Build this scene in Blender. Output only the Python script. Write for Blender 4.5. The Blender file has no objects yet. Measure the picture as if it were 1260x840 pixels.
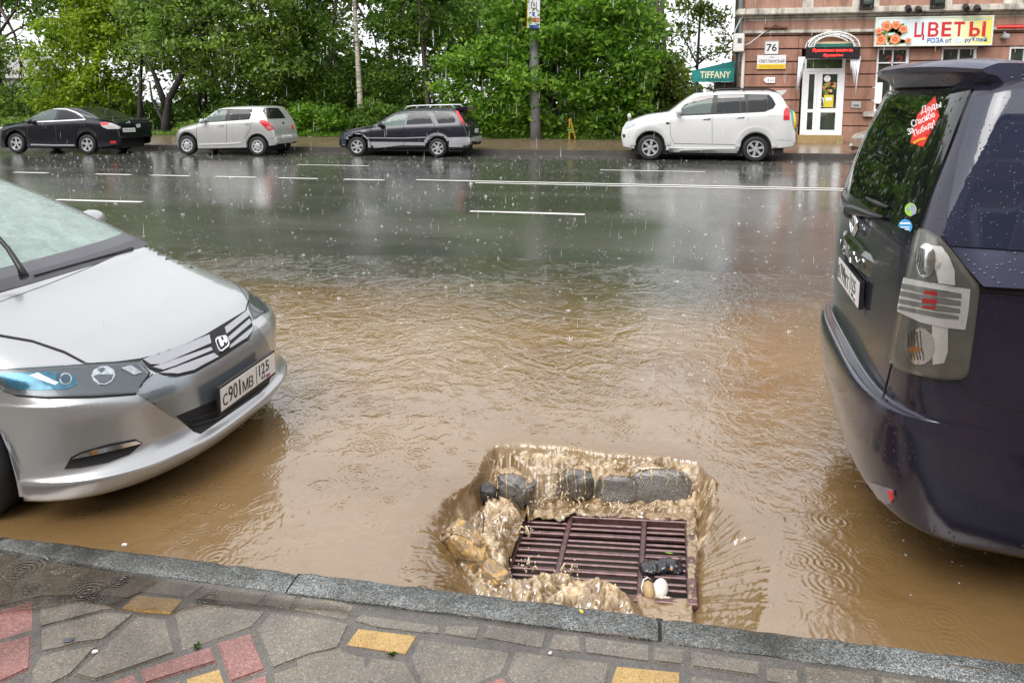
import bpy, bmesh, math, random
import numpy as np
from mathutils import Vector, Matrix, noise
from mathutils.bvhtree import BVHTree

SC = bpy.context.scene
COL = SC.collection
R = math.radians

# ------------------------------------------------------------ camera
CAM_H, PITCH, YAW = 1.75, R(7.56), R(10.3)
cam_d = bpy.data.cameras.new('camera')
cam = bpy.data.objects.new('camera', cam_d)
COL.objects.link(cam)
cam.location = (0, 0, CAM_H)
cam.rotation_euler = (R(90) - PITCH, 0, YAW)
cam_d.sensor_width = 36
cam_d.lens = 900 / 1260 * 36
cam_d.shift_y = -(420 - 238.5) / 1260
cam_d.clip_start, cam_d.clip_end = 0.05, 2000
SC.camera = cam

# ------------------------------------------------------------ overcast sky, soft sun, exposure
SUN_EL, SUN_AZ = R(50), R(205)
w = bpy.data.worlds.new('World')
SC.world = w
w.use_nodes = True
nt = w.node_tree
nt.nodes.clear()
sky = nt.nodes.new('ShaderNodeTexSky')
sky.sky_type = 'NISHITA'
sky.sun_disc = False
sky.sun_elevation = SUN_EL
sky.sun_rotation = SUN_AZ
sky.air_density, sky.dust_density, sky.ozone_density = 1.0, 4.0, 1.0
hs = nt.nodes.new('ShaderNodeHueSaturation')
hs.inputs['Saturation'].default_value = 0.12
bg = nt.nodes.new('ShaderNodeBackground')
bg.inputs['Strength'].default_value = 0.15
wo = nt.nodes.new('ShaderNodeOutputWorld')
nt.links.new(sky.outputs[0], hs.inputs['Color'])
mixc = nt.nodes.new('ShaderNodeMix')      # even cloud deck in front of the clear sky
mixc.data_type = 'RGBA'
mixc.inputs[0].default_value = 0.62
mixc.inputs[7].default_value = (7.3, 7.4, 7.7, 1)
nt.links.new(hs.outputs[0], mixc.inputs[6])
nt.links.new(mixc.outputs[2], bg.inputs['Color'])
nt.links.new(bg.outputs[0], wo.inputs['Surface'])
sl = bpy.data.lights.new('sun', 'SUN')
sl.energy, sl.angle, sl.color = 1.5, R(45), (1.0, 0.97, 0.92)
so = bpy.data.objects.new('sun', sl)
COL.objects.link(so)
sd = Vector((math.sin(SUN_AZ) * math.cos(SUN_EL), math.cos(SUN_AZ) * math.cos(SUN_EL), math.sin(SUN_EL)))
so.rotation_euler = sd.to_track_quat('Z', 'Y').to_euler()
so.location = (0, -5, 20)

SC.view_settings.view_transform = 'Standard'
SC.view_settings.look = 'None'
SC.view_settings.gamma = 1
SC.view_settings.exposure = 0.81
SC.render.engine = 'CYCLES'
SC.cycles.use_denoising = True
SC.cycles.max_bounces = 10
SC.cycles.diffuse_bounces = 6
SC.cycles.transparent_max_bounces = 12
SC.cycles.caustics_reflective = False
SC.cycles.caustics_refractive = False

# ------------------------------------------------------------ camera geometry used to survey the photograph
_fw = np.array([-math.sin(YAW) * math.cos(PITCH), math.cos(YAW) * math.cos(PITCH), -math.sin(PITCH)])
_rt = np.array([math.cos(YAW), math.sin(YAW), 0.0])
_up = np.cross(_rt, _fw)
CO = np.array([0, 0, CAM_H])

def ray(x, y):
    return _fw * 900 + _rt * (x - 630) - _up * (y - 238.5)
def onz(x, y, z=0.0):
    d = ray(x, y)
    return CO + d * ((z - CAM_H) / d[2])
def ony(x, y, Y):
    d = ray(x, y)
    return CO + d * (Y / d[1])

# ------------------------------------------------------------ object helpers
ROOT = {}

def tag(o, label=None, cat=None, group=None, kind=None):
    if label: o['label'] = label
    if cat: o['category'] = cat
    if group: o['group'] = group
    if kind: o['kind'] = kind
    return o

def empty(name, loc, label, cat, group=None):
    o = bpy.data.objects.new(name, None)
    o.empty_display_size = 0.2
    COL.objects.link(o)
    o.location = loc
    ROOT[o.name] = Vector(loc)
    return tag(o, label, cat, group)

def link(name, me, parent=None, origin=None):
    o = bpy.data.objects.new(name, me)
    COL.objects.link(o)
    if parent is not None:
        o.parent = parent
        ROOT[o.name] = ROOT[parent.name]
    else:
        ROOT[o.name] = Vector((0, 0, 0))
        if origin is not None:
            ov = Vector(origin)
            me.transform(Matrix.Translation(-ov))
            o.location = ov
            ROOT[o.name] = ov
    return o

def mk(name, verts, faces, mat, parent=None, smooth=False, mats=None, fmat=None, origin=None, flat_angle=None):
    """one mesh object from world coordinates"""
    me = bpy.data.meshes.new(name)
    off = ROOT[parent.name] if parent is not None else Vector((0, 0, 0))
    vs = [(v[0] - off[0], v[1] - off[1], v[2] - off[2]) for v in verts]
    me.from_pydata(vs, [], [tuple(int(i) for i in f) for f in faces])
    for m in (mats or [mat]): me.materials.append(m)
    if fmat is not None: me.polygons.foreach_set('material_index', list(fmat))
    if smooth:
        me.polygons.foreach_set('use_smooth', [True] * len(me.polygons))
        if flat_angle: me.set_sharp_from_angle(angle=R(flat_angle))
    me.validate()
    me.update()
    return link(name, me, parent, origin)

class MB:
    """gathers shapes that make ONE part"""
    def __init__(s):
        s.v, s.f, s.m = [], [], []
    def add(s, v, f, mi=0):
        o = len(s.v)
        s.v += [tuple(p) for p in v]
        s.f += [tuple(i + o for i in q) for q in f]
        s.m += [mi] * len(f)
        return s
    def box(s, a, b, mi=0, bev=0.0):
        x0, y0, z0 = a; x1, y1, z1 = b
        if bev <= 0:
            v = [(x0, y0, z0), (x1, y0, z0), (x1, y1, z0), (x0, y1, z0), (x0, y0, z1), (x1, y0, z1), (x1, y1, z1), (x0, y1, z1)]
            return s.add(v, [(3, 2, 1, 0), (4, 5, 6, 7), (0, 1, 5, 4), (1, 2, 6, 5), (2, 3, 7, 6), (3, 0, 4, 7)], mi)
        bm = bmesh.new()
        bmesh.ops.create_cube(bm, size=1)
        bmesh.ops.scale(bm, vec=(x1 - x0, y1 - y0, z1 - z0), verts=bm.verts)
        bmesh.ops.translate(bm, vec=((x0 + x1) / 2, (y0 + y1) / 2, (z0 + z1) / 2), verts=bm.verts)
        bmesh.ops.bevel(bm, geom=bm.edges, offset=bev, segments=2, affect='EDGES')
        return s.addbm(bm, mi)
    def addbm(s, bm, mi=0):
        bm.verts.index_update()
        v = [tuple(p.co) for p in bm.verts]
        f = [[p.index for p in q.verts] for q in bm.faces]
        bm.free()
        return s.add(v, f, mi)
    def obox(s, c, ax, ay, az, mi=0):
        """oriented box: centre and three half-axis vectors"""
        c, ax, ay, az = map(np.array, (c, ax, ay, az))
        v = [c + i * ax + j * ay + k * az for k in (-1, 1) for i, j in ((-1, -1), (1, -1), (1, 1), (-1, 1))]
        return s.add(v, [(3, 2, 1, 0), (4, 5, 6, 7), (0, 1, 5, 4), (1, 2, 6, 5), (2, 3, 7, 6), (3, 0, 4, 7)], mi)
    def tube(s, pts, rad, n=8, mi=0, cap=True):
        pts = [Vector(p) for p in pts]
        if not hasattr(rad, '__len__'): rad = [rad] * len(pts)
        rings = []
        for i, p in enumerate(pts):
            d = (pts[min(i + 1, len(pts) - 1)] - pts[max(i - 1, 0)]).normalized()
            a = d.cross(Vector((0, 0, 1)))
            if a.length < 1e-3: a = d.cross(Vector((1, 0, 0)))
            a.normalize(); b = d.cross(a)
            rings.append([p + (a * math.cos(2 * math.pi * k / n) + b * math.sin(2 * math.pi * k / n)) * rad[i] for k in range(n)])
        v = [q for r in rings for q in r]
        f = [(i * n + k, i * n + (k + 1) % n, (i + 1) * n + (k + 1) % n, (i + 1) * n + k) for i in range(len(pts) - 1) for k in range(n)]
        if cap: f += [tuple(range(n))[::-1], tuple((len(pts) - 1) * n + k for k in range(n))]
        return s.add(v, f, mi)
    def lathe(s, prof, c, axis, n=32, mi=0):
        """profile of (radius, along) swept about axis through c"""
        ax = Vector(axis).normalized()
        a = ax.cross(Vector((0, 0, 1)))
        if a.length < 1e-3: a = Vector((1, 0, 0))
        a.normalize(); b = ax.cross(a); c = Vector(c)
        v = [c + ax * h + (a * math.cos(2 * math.pi * k / n) + b * math.sin(2 * math.pi * k / n)) * r for r, h in prof for k in range(n)]
        f = [(i * n + k, i * n + (k + 1) % n, (i + 1) * n + (k + 1) % n, (i + 1) * n + k) for i in range(len(prof) - 1) for k in range(n)]
        return s.add(v, f, mi)
    def prism(s, poly, ex, mi=0):
        """planar polygon of 3-D points extruded along the vector ex"""
        n = len(poly); ex = np.array(ex)
        v = [np.array(p, float) for p in poly] + [np.array(p, float) + ex for p in poly]
        f = [tuple(range(n))[::-1], tuple(range(n, 2 * n))] + [(i, (i + 1) % n, n + (i + 1) % n, n + i) for i in range(n)]
        return s.add(v, f, mi)
    def build(s, name, mat, parent=None, smooth=False, mats=None, origin=None, flat_angle=None):
        return mk(name, s.v, s.f, mat, parent, smooth, mats, s.m if mats else None, origin, flat_angle)

SAME_SHAPE = str.maketrans('АЕКНОРСТХаеорсух', 'AEKHOPCTXaeopcyx')   # letters drawn alike in both alphabets
def text_mesh(body, size=1.0, bold=0.0, align='LEFT', spacing=1.0, shear=0.0):
    """2-D outline of a word as (verts, faces), baseline at v = 0"""
    c = bpy.data.curves.new('lettering', 'FONT')
    c.body = body.translate(SAME_SHAPE); c.size = size; c.offset = bold; c.align_x = align; c.space_character = spacing; c.shear = shear
    c.resolution_u = 3
    o = bpy.data.objects.new('lettering', c)
    COL.objects.link(o)
    me = bpy.data.meshes.new_from_object(o.evaluated_get(bpy.context.evaluated_depsgraph_get()))
    v = [(p.co.x, p.co.y) for p in me.vertices]
    f = [tuple(p.vertices) for p in me.polygons]
    bpy.data.objects.remove(o); bpy.data.curves.remove(c); bpy.data.meshes.remove(me)
    return v, f

def fit_text(mb, body, o, ex, ey, width, height, nrm, off=0.004, bold=0.0, mi=0, spacing=1.0, shear=0.0, deep=0.003, keep=True):
    """lettering fitted into width x height on a plane with origin o (lower left), unit axes ex, ey, raised along nrm"""
    v, f = text_mesh(body, 1.0, bold, spacing=spacing, shear=shear)
    xs = [p[0] for p in v]; ys = [p[1] for p in v]
    x0, x1, y0, y1 = min(xs), max(xs), min(ys), max(ys)
    o, ex, ey, nrm = (np.array(q, float) for q in (o, ex, ey, nrm))
    nat = (x1 - x0) / (y1 - y0) * height
    if keep and nat < width: o = o + ex * (width - nat) / 2; width = nat
    P = [o + ex * ((x - x0) / (x1 - x0) * width) + ey * ((y - y0) / (y1 - y0) * height) + nrm * off for x, y in v]
    n = len(P)
    mb.add(P, f, mi)
    # give the letters a rim so that they are not paper-thin
    cnt = {}
    for q in f:
        for a, b in zip(q, q[1:] + q[:1]):
            k = (min(a, b), max(a, b)); cnt[k] = cnt.get(k, 0) + 1
    rim = [k for k, c in cnt.items() if c == 1]
    mb.add(P + [p - nrm * deep for p in P], [(a, b, b + n, a + n) for a, b in rim], mi)

# ------------------------------------------------------------ materials
MATS = {}
def nodes(m):
    m.use_nodes = True
    t = m.node_tree
    return t, t.nodes['Principled BSDF']
def N(t, kind, **kw):
    n = t.nodes.new(kind)
    for k, v in kw.items():
        if k in n.inputs: n.inputs[k].default_value = v
        else: setattr(n, k, v)
    return n
def ramp(t, stops):
    r = t.nodes.new('ShaderNodeValToRGB')
    el = r.color_ramp.elements
    while len(el) < len(stops): el.new(0.5)
    for e, (p, c) in zip(el, stops):
        e.position = p
        e.color = tuple(c) + (1,) if len(c) == 3 else c
    return r
def coords(t, scale=(1, 1, 1)):
    g = N(t, 'ShaderNodeNewGeometry')
    mp = N(t, 'ShaderNodeMapping')
    mp.inputs['Scale'].default_value = scale
    t.links.new(g.outputs['Position'], mp.inputs['Vector'])
    return mp.outputs[0]
def pm(name, col, rough=0.5, metal=0.0, coat=0.0, spec=0.5, var=0.0, vscale=8.0, bump=0.0, bscale=40.0, emit=None, estr=0.0, trans=0.0, ior=1.45, dirt=0.0):
    """principled material with procedural colour variation and bump"""
    if name in MATS: return MATS[name]
    m = bpy.data.materials.new(name)
    t, b = nodes(m)
    b.inputs['Base Color'].default_value = tuple(col) + (1,)
    b.inputs['Roughness'].default_value = rough
    b.inputs['Metallic'].default_value = metal
    b.inputs['Coat Weight'].default_value = coat
    b.inputs['Coat Roughness'].default_value = 0.04
    b.inputs['Specular IOR Level'].default_value = spec
    b.inputs['IOR'].default_value = ior
    b.inputs['Transmission Weight'].default_value = trans
    if emit:
        b.inputs['Emission Color'].default_value = tuple(emit) + (1,)
        b.inputs['Emission Strength'].default_value = estr
    co = None
    if var > 0:
        co = coords(t)
        n = N(t, 'ShaderNodeTexNoise', Scale=vscale, Detail=6.0, Roughness=0.65)
        t.links.new(co, n.inputs['Vector'])
        lo = [max(0, c * (1 - var)) for c in col]; hi = [min(1, c * (1 + var)) for c in col]
        r = ramp(t, [(0.3, lo), (0.7, hi)])
        t.links.new(n.outputs[0], r.inputs[0])
        t.links.new(r.outputs[0], b.inputs['Base Color'])
    if bump > 0:
        co = co or coords(t)
        n2 = N(t, 'ShaderNodeTexNoise', Scale=bscale, Detail=5.0, Roughness=0.6)
        t.links.new(co, n2.inputs['Vector'])
        bp = N(t, 'ShaderNodeBump', Strength=1.0, Distance=bump)
        t.links.new(n2.outputs[0], bp.inputs['Height'])
        t.links.new(bp.outputs[0], b.inputs['Normal'])
    MATS[name] = m
    return m

def add_streaks(m, lo=.55, hi=1.08):
    """rain-washed vertical staining over a wall colour"""
    t = m.node_tree; b = t.nodes['Principled BSDF']
    src = b.inputs['Base Color'].links[0].from_socket
    n = N(t, 'ShaderNodeTexNoise', Scale=1.0, Detail=6.0, Roughness=.7); t.links.new(coords(t, (3.2, 3.2, .35)), n.inputs['Vector'])
    r = ramp(t, [(.36, (lo, lo * .98, lo * .95)), (.52, (1, 1, 1)), (.7, (hi, hi, hi))]); t.links.new(n.outputs[0], r.inputs[0])
    mx = N(t, 'ShaderNodeMix', data_type='RGBA', blend_type='MULTIPLY'); mx.inputs[0].default_value = 1
    t.links.new(src, mx.inputs[6]); t.links.new(r.outputs[0], mx.inputs[7]); t.links.new(mx.outputs[2], b.inputs['Base Color'])
    return m

def add_drops(m, scale=90.0, dist=0.0015, keep=0.35, size=0.3, streak=1.0):
    """beads of rain water standing on a wet surface (bump only)"""
    t = m.node_tree; b = t.nodes['Principled BSDF']
    co = coords(t, (1, 1, streak))
    vo = N(t, 'ShaderNodeTexVoronoi', Scale=scale)
    t.links.new(co, vo.inputs['Vector'])
    mr = N(t, 'ShaderNodeMapRange', interpolation_type='SMOOTHSTEP')
    for k, v in (('From Min', 0.0), ('From Max', size), ('To Min', 1.0), ('To Max', 0.0)): mr.inputs[k].default_value = v
    t.links.new(vo.outputs['Distance'], mr.inputs['Value'])
    sp = N(t, 'ShaderNodeSeparateColor')
    t.links.new(vo.outputs['Color'], sp.inputs[0])
    lt = N(t, 'ShaderNodeMath', operation='LESS_THAN')
    lt.inputs[1].default_value = keep
    t.links.new(sp.outputs[0], lt.inputs[0])
    mu = N(t, 'ShaderNodeMath', operation='MULTIPLY')
    t.links.new(mr.outputs[0], mu.inputs[0]); t.links.new(lt.outputs[0], mu.inputs[1])
    bp = N(t, 'ShaderNodeBump', Strength=1.0, Distance=dist)
    t.links.new(mu.outputs[0], bp.inputs['Height'])
    for inp in ('Normal', 'Coat Normal'): t.links.new(bp.outputs[0], b.inputs[inp])
    return m

def glass(name, tint, film, rough=0.02, film_col=(0.6, 0.68, 0.66), spec=1.0, drops=0.0):
    """car glass: a glossy tinted pane; film = how much rain mist hides what is behind it"""
    if name in MATS: return MATS[name]
    m = bpy.data.materials.new(name)
    t, b = nodes(m)
    b.inputs['Base Color'].default_value = tuple(film_col) + (1,)
    b.inputs['Roughness'].default_value = 0.6
    b.inputs['Specular IOR Level'].default_value = 0.2
    tr = N(t, 'ShaderNodeBsdfTransparent'); tr.inputs[0].default_value = tuple(tint) + (1,)
    gl = N(t, 'ShaderNodeBsdfGlossy'); gl.inputs['Roughness'].default_value = rough
    m1 = N(t, 'ShaderNodeMixShader'); m1.inputs[0].default_value = film
    t.links.new(tr.outputs[0], m1.inputs[1]); t.links.new(b.outputs[0], m1.inputs[2])
    fr = N(t, 'ShaderNodeFresnel', IOR=1.5)
    mm = N(t, 'ShaderNodeMath', operation='MULTIPLY'); mm.inputs[1].default_value = spec
    t.links.new(fr.outputs[0], mm.inputs[0])
    m2 = N(t, 'ShaderNodeMixShader')
    t.links.new(mm.outputs[0], m2.inputs[0]); t.links.new(m1.outputs[0], m2.inputs[1]); t.links.new(gl.outputs[0], m2.inputs[2])
    t.links.new(m2.outputs[0], t.nodes['Material Output'].inputs['Surface'])
    if drops:
        # running rain: uneven mist and beads
        co = coords(t, (1, 1, .55))
        n = N(t, 'ShaderNodeTexNoise', Scale=9.0, Detail=6.0, Roughness=.7, Distortion=.8); t.links.new(co, n.inputs['Vector'])
        mr = N(t, 'ShaderNodeMapRange'); mr.inputs['From Min'].default_value = .3; mr.inputs['From Max'].default_value = .7; mr.inputs['To Min'].default_value = film * .72; mr.inputs['To Max'].default_value = min(1, film * 1.22)
        t.links.new(n.outputs[0], mr.inputs['Value']); t.links.new(mr.outputs[0], m1.inputs[0])
        vo = N(t, 'ShaderNodeTexVoronoi', Scale=75.0); t.links.new(co, vo.inputs['Vector'])
        ad = N(t, 'ShaderNodeMath', operation='MULTIPLY_ADD'); ad.inputs[1].default_value = .6; t.links.new(n.outputs[0], ad.inputs[0]); t.links.new(vo.outputs['Distance'], ad.inputs[2])
        bp = N(t, 'ShaderNodeBump', Strength=1.0, Distance=drops); t.links.new(ad.outputs[0], bp.inputs['Height'])
        t.links.new(bp.outputs[0], gl.inputs['Normal']); t.links.new(bp.outputs[0], fr.inputs['Normal']); t.links.new(bp.outputs[0], b.inputs['Normal'])
    MATS[name] = m
    return m

black_pl = pm('black_plastic', (0.018, 0.018, 0.02), 0.35, var=0.2)
dark_rub = pm('tyre_rubber', (0.012, 0.012, 0.013), 0.6, var=0.3, vscale=20)
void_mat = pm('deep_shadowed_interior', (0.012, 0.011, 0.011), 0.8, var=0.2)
chrome = pm('chrome', (0.75, 0.76, 0.78), 0.12, 1.0)
alloy = pm('alloy_rim', (0.62, 0.63, 0.65), 0.3, 0.7, var=0.08)
plate_w = pm('plate_white', (0.72, 0.72, 0.70), 0.4, var=0.06, vscale=30)
plate_k = pm('plate_black', (0.02, 0.02, 0.022), 0.4, var=0.1)
red_m = pm('red_print', (0.6, 0.03, 0.03), 0.45, var=0.08)
blue_m = pm('blue_print', (0.03, 0.08, 0.4), 0.45, var=0.08)
white_m = pm('white_print', (0.78, 0.78, 0.78), 0.45, var=0.05)

# ------------------------------------------------------------ curved car surfaces
def pchip(xk, yk, x):
    """monotone cubic interpolation"""
    xk = np.asarray(xk, float); yk = np.asarray(yk, float); x = np.clip(np.asarray(x, float), xk[0], xk[-1])
    h = np.diff(xk); d = np.diff(yk) / h
    m = np.zeros_like(yk)
    for i in range(1, len(xk) - 1):
        if d[i - 1] * d[i] > 0:
            w1 = 2 * h[i] + h[i - 1]; w2 = h[i] + 2 * h[i - 1]
            m[i] = (w1 + w2) / (w1 / d[i - 1] + w2 / d[i])
    m[0], m[-1] = d[0], d[-1]
    i = np.clip(np.searchsorted(xk, x) - 1, 0, len(h) - 1)
    t = (x - xk[i]) / h[i]
    return ((1 + 2 * t) * (1 - t) ** 2) * yk[i] + t * (1 - t) ** 2 * h[i] * m[i] + t * t * (3 - 2 * t) * yk[i + 1] + t * t * (t - 1) * h[i] * m[i + 1]

class Shell:
    """the skin of a car end: horizontal plan curves (superellipse nose, straight flanks) stacked by rows of (z, x_end, half_width, depth, power)"""
    def __init__(s, rows, yc, direction, x_back):
        s.r = np.array(rows, float); s.yc = yc; s.dir = direction; s.xb = x_back
    def par(s, v):
        k = np.arange(len(s.r))
        return [pchip(k, s.r[:, j], v) for j in range(5)]
    def pt(s, t, v):
        """t in [-1,1] runs round the nose (negative = near side), |t| in (1,2] along the flank"""
        z, xe, W, D, p = s.par(np.atleast_1d(v))
        z, xe, W, D, p = z[0], xe[0], W[0], D[0], p[0]
        a = min(abs(t), 1.0) * math.pi / 2
        y = W * math.sin(a) ** (2 / p)
        x = xe - s.dir * D * (1 - max(0.0, math.cos(a)) ** (2 / p))
        if abs(t) > 1: x = x + (s.xb - x) * (abs(t) - 1)
        return (x, s.yc + math.copysign(y, t) if t != 0 else s.yc, z)
    def grid(s, ts, vs, zmin=None, zx=None):
        P = [[s.pt(t, v) for t in ts] for v in vs]
        if zmin:
            P = [[(x, y, max(z, zmin(x))) for x, y, z in r] for r in P]
        n = len(ts)
        v = [p for r in P for p in r]
        f = []
        for i in range(len(vs) - 1):
            for j in range(n - 1):
                q = (i * n + j, i * n + j + 1, (i + 1) * n + j + 1, (i + 1) * n + j)
                if zmin and max(abs(v[q[3]][2] - v[q[0]][2]), abs(v[q[2]][2] - v[q[1]][2])) < 1e-5: continue
                f.append(q if s.dir > 0 else q[::-1])
        return v, f
    def vz(s, z):
        vv = np.linspace(0, len(s.r) - 1, 2000)
        zz = s.par(vv)[0]
        return float(vv[np.argmax(zz >= z)])
    def patch(s, name, mat, parent, ts, vs, off, thick=0.012):
        """a pane or panel lying on the skin, set proud of it by off, with a rim"""
        n = len(ts); P = []
        for v in vs:
            for t in ts:
                e = 1e-3
                a = np.array(s.pt(t, v)); du = np.array(s.pt(t + e, v)) - np.array(s.pt(t - e, v))
                dv = np.array(s.pt(t, min(v + e * 5, len(s.r) - 1))) - np.array(s.pt(t, max(v - e * 5, 0)))
                nn = np.cross(du, dv); nn = nn / (np.linalg.norm(nn) + 1e-12)
                out = np.array([s.dir * 1.0, (a[1] - s.yc), 0.2])
                if nn @ out < 0: nn = -nn
                P.append((a + nn * off, a + nn * (off - thick)))
        m = len(vs); A = [p[0] for p in P]; B = [p[1] for p in P]
        f = [(i * n + j, i * n + j + 1, (i + 1) * n + j + 1, (i + 1) * n + j) for i in range(m - 1) for j in range(n - 1)]
        if s.dir < 0: f = [q[::-1] for q in f]
        o = n * m
        ring = list(range(n)) + [i * n + n - 1 for i in range(1, m)] + [(m - 1) * n + j for j in range(n - 2, -1, -1)] + [i * n for i in range(m - 2, 0, -1)]
        idx = {r: o + k for k, r in enumerate(ring)}
        V = A + [B[r] for r in ring]
        f += [(ring[k], ring[(k + 1) % len(ring)], idx[ring[(k + 1) % len(ring)]], idx[ring[k]]) for k in range(len(ring))]
        return mk(name, V, f, mat, parent, smooth=True, flat_angle=40)

def bvh_of(*vf):
    V, F = [], []
    for v, f in vf:
        o = len(V); V += [Vector(p) for p in v]; F += [[i + o for i in q] for q in f]
    return BVHTree.FromPolygons(V, F)

def cast_eye(bvh, pivot=None, turn=0.0):
    """survey a photograph point onto a body (which may be built unturned and turned about pivot afterwards)"""
    o = Vector(CO); Ri = Matrix.Rotation(-turn, 3, 'Z')
    if pivot is not None: o = Vector(pivot) + Ri @ (o - Vector(pivot))
    def c(u, v):
        d = Ri @ Vector(ray(u, v)).normalized()
        p, n, i, dist = bvh.ray_cast(o, d)
        if p is None: return None
        return p, (n if n.dot(d) < 0 else -n)
    return c

def cast_y(bvh, y0, sgn=1):
    """side elevation (x, z) onto a body"""
    def c(u, v):
        d = Vector((0, sgn, 0))
        p, n, i, dist = bvh.ray_cast(Vector((u, y0, v)), d)
        if p is None: return None
        return p, (n if n.dot(d) < 0 else -n)
    return c

def cast_x(bvh, x0, sgn=-1):
    """end elevation (y, z) onto a body"""
    def c(u, v):
        d = Vector((sgn, 0, 0))
        p, n, i, dist = bvh.ray_cast(Vector((x0, u, v)), d)
        if p is None: return None
        return p, (n if n.dot(d) < 0 else -n)
    return c

def patch2d(poly, step):
    """triangulated, grid-cut 2-D polygon"""
    bm = bmesh.new()
    vs = [bm.verts.new((p[0], p[1], 0)) for p in poly]
    f = bm.faces.new(vs)
    bmesh.ops.triangulate(bm, faces=[f], ngon_method='EAR_CLIP')
    for ax in (0, 1):
        lo = min(p[ax] for p in poly); hi = max(p[ax] for p in poly)
        k = max(1, int((hi - lo) / step))
        for i in range(1, k):
            co = [0, 0, 0]; co[ax] = lo + (hi - lo) * i / k
            no = [0, 0, 0]; no[ax] = 1
            bmesh.ops.bisect_plane(bm, geom=bm.verts[:] + bm.edges[:] + bm.faces[:], plane_co=co, plane_no=no)
    bm.verts.index_update()
    v = [(p.co.x, p.co.y) for p in bm.verts]; fc = [tuple(q.index for q in g.verts) for g in bm.faces]
    bm.free()
    return v, fc

def lay(mb, v2, f2, caster, off=0.003, rim=0.006, mi=0, bulge=None):
    """lay a 2-D shape on a body surface with a thickness"""
    pts, ok = [], {}
    for i, (x, y) in enumerate(v2):
        h = caster(x, y)
        if h is None: continue
        ok[i] = len(pts); pts.append(h)
    F = [tuple(ok[i] for i in q) for q in f2 if all(i in ok for i in q)]
    if not F: return
    src = [i for i in range(len(v2)) if i in ok]
    offs = [off(*v2[i]) if callable(off) else off for i in src]
    top = [tuple(p + n * o_) for (p, n), o_ in zip(pts, offs)]
    bot = [tuple(p + n * (o_ - rim)) for (p, n), o_ in zip(pts, offs)]
    # orient towards the outside
    out = []
    for q in F:
        a, b, c = (Vector(top[k]) for k in q[:3])
        nn = (b - a).cross(c - a)
        out.append(q if nn.dot(pts[q[0]][1]) > 0 else q[::-1])
    cnt = {}
    for q in out:
        for a, b in zip(q, q[1:] + q[:1]):
            k = (min(a, b), max(a, b)); cnt.setdefault(k, []).append((a, b))
    n = len(top)
    edge = [c[0] for c in cnt.values() if len(c) == 1]
    mb.add(top + bot, out + [(b, a, a + n, b + n) for a, b in edge], mi)

ONE_PRINT = ('plate_lettering', 'emblem_letter', 'sticker_print', 'reflector_rib', 'bumper_gap')
def decal(name, poly, mat, parent, caster, off=0.003, step=4.0, rim=0.006, smooth=True):
    first = None
    polys = poly if isinstance(poly[0][0], (tuple, list)) else [poly]
    groups = [polys] if name in ONE_PRINT else [[p] for p in polys]
    for g in groups:
        mb = MB()
        for p in g:
            v, f = patch2d(p, step)
            lay(mb, v, f, caster, off, rim)
        if mb.f:
            o = mb.build(name, mat, parent, smooth=smooth, flat_angle=35)
            first = first or o
    return first

def ribbon(pts, wd):
    """2-D polyline of width wd as a list of quads-polygons"""
    pts = [np.array(p, float) for p in pts]
    L, Rr = [], []
    for i, p in enumerate(pts):
        d = pts[min(i + 1, len(pts) - 1)] - pts[max(i - 1, 0)]
        d = d / (np.linalg.norm(d) + 1e-9); n = np.array([-d[1], d[0]])
        ww = wd[i] if hasattr(wd, '__len__') else wd
        L.append(tuple(p + n * ww / 2)); Rr.append(tuple(p - n * ww / 2))
    return L + Rr[::-1]

def oval(cx, cy, rx, ry, n=20, rot=0.0):
    c, s = math.cos(rot), math.sin(rot)
    return [(cx + rx * math.cos(a) * c - ry * math.sin(a) * s, cy + rx * math.cos(a) * s + ry * math.sin(a) * c) for a in [2 * math.pi * k / n for k in range(n)]]

def zz(pts, ox, oy, k):
    """points read on an enlargement back to photograph units"""
    return [(ox + x / k, oy + y / k) for x, y in pts]

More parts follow.
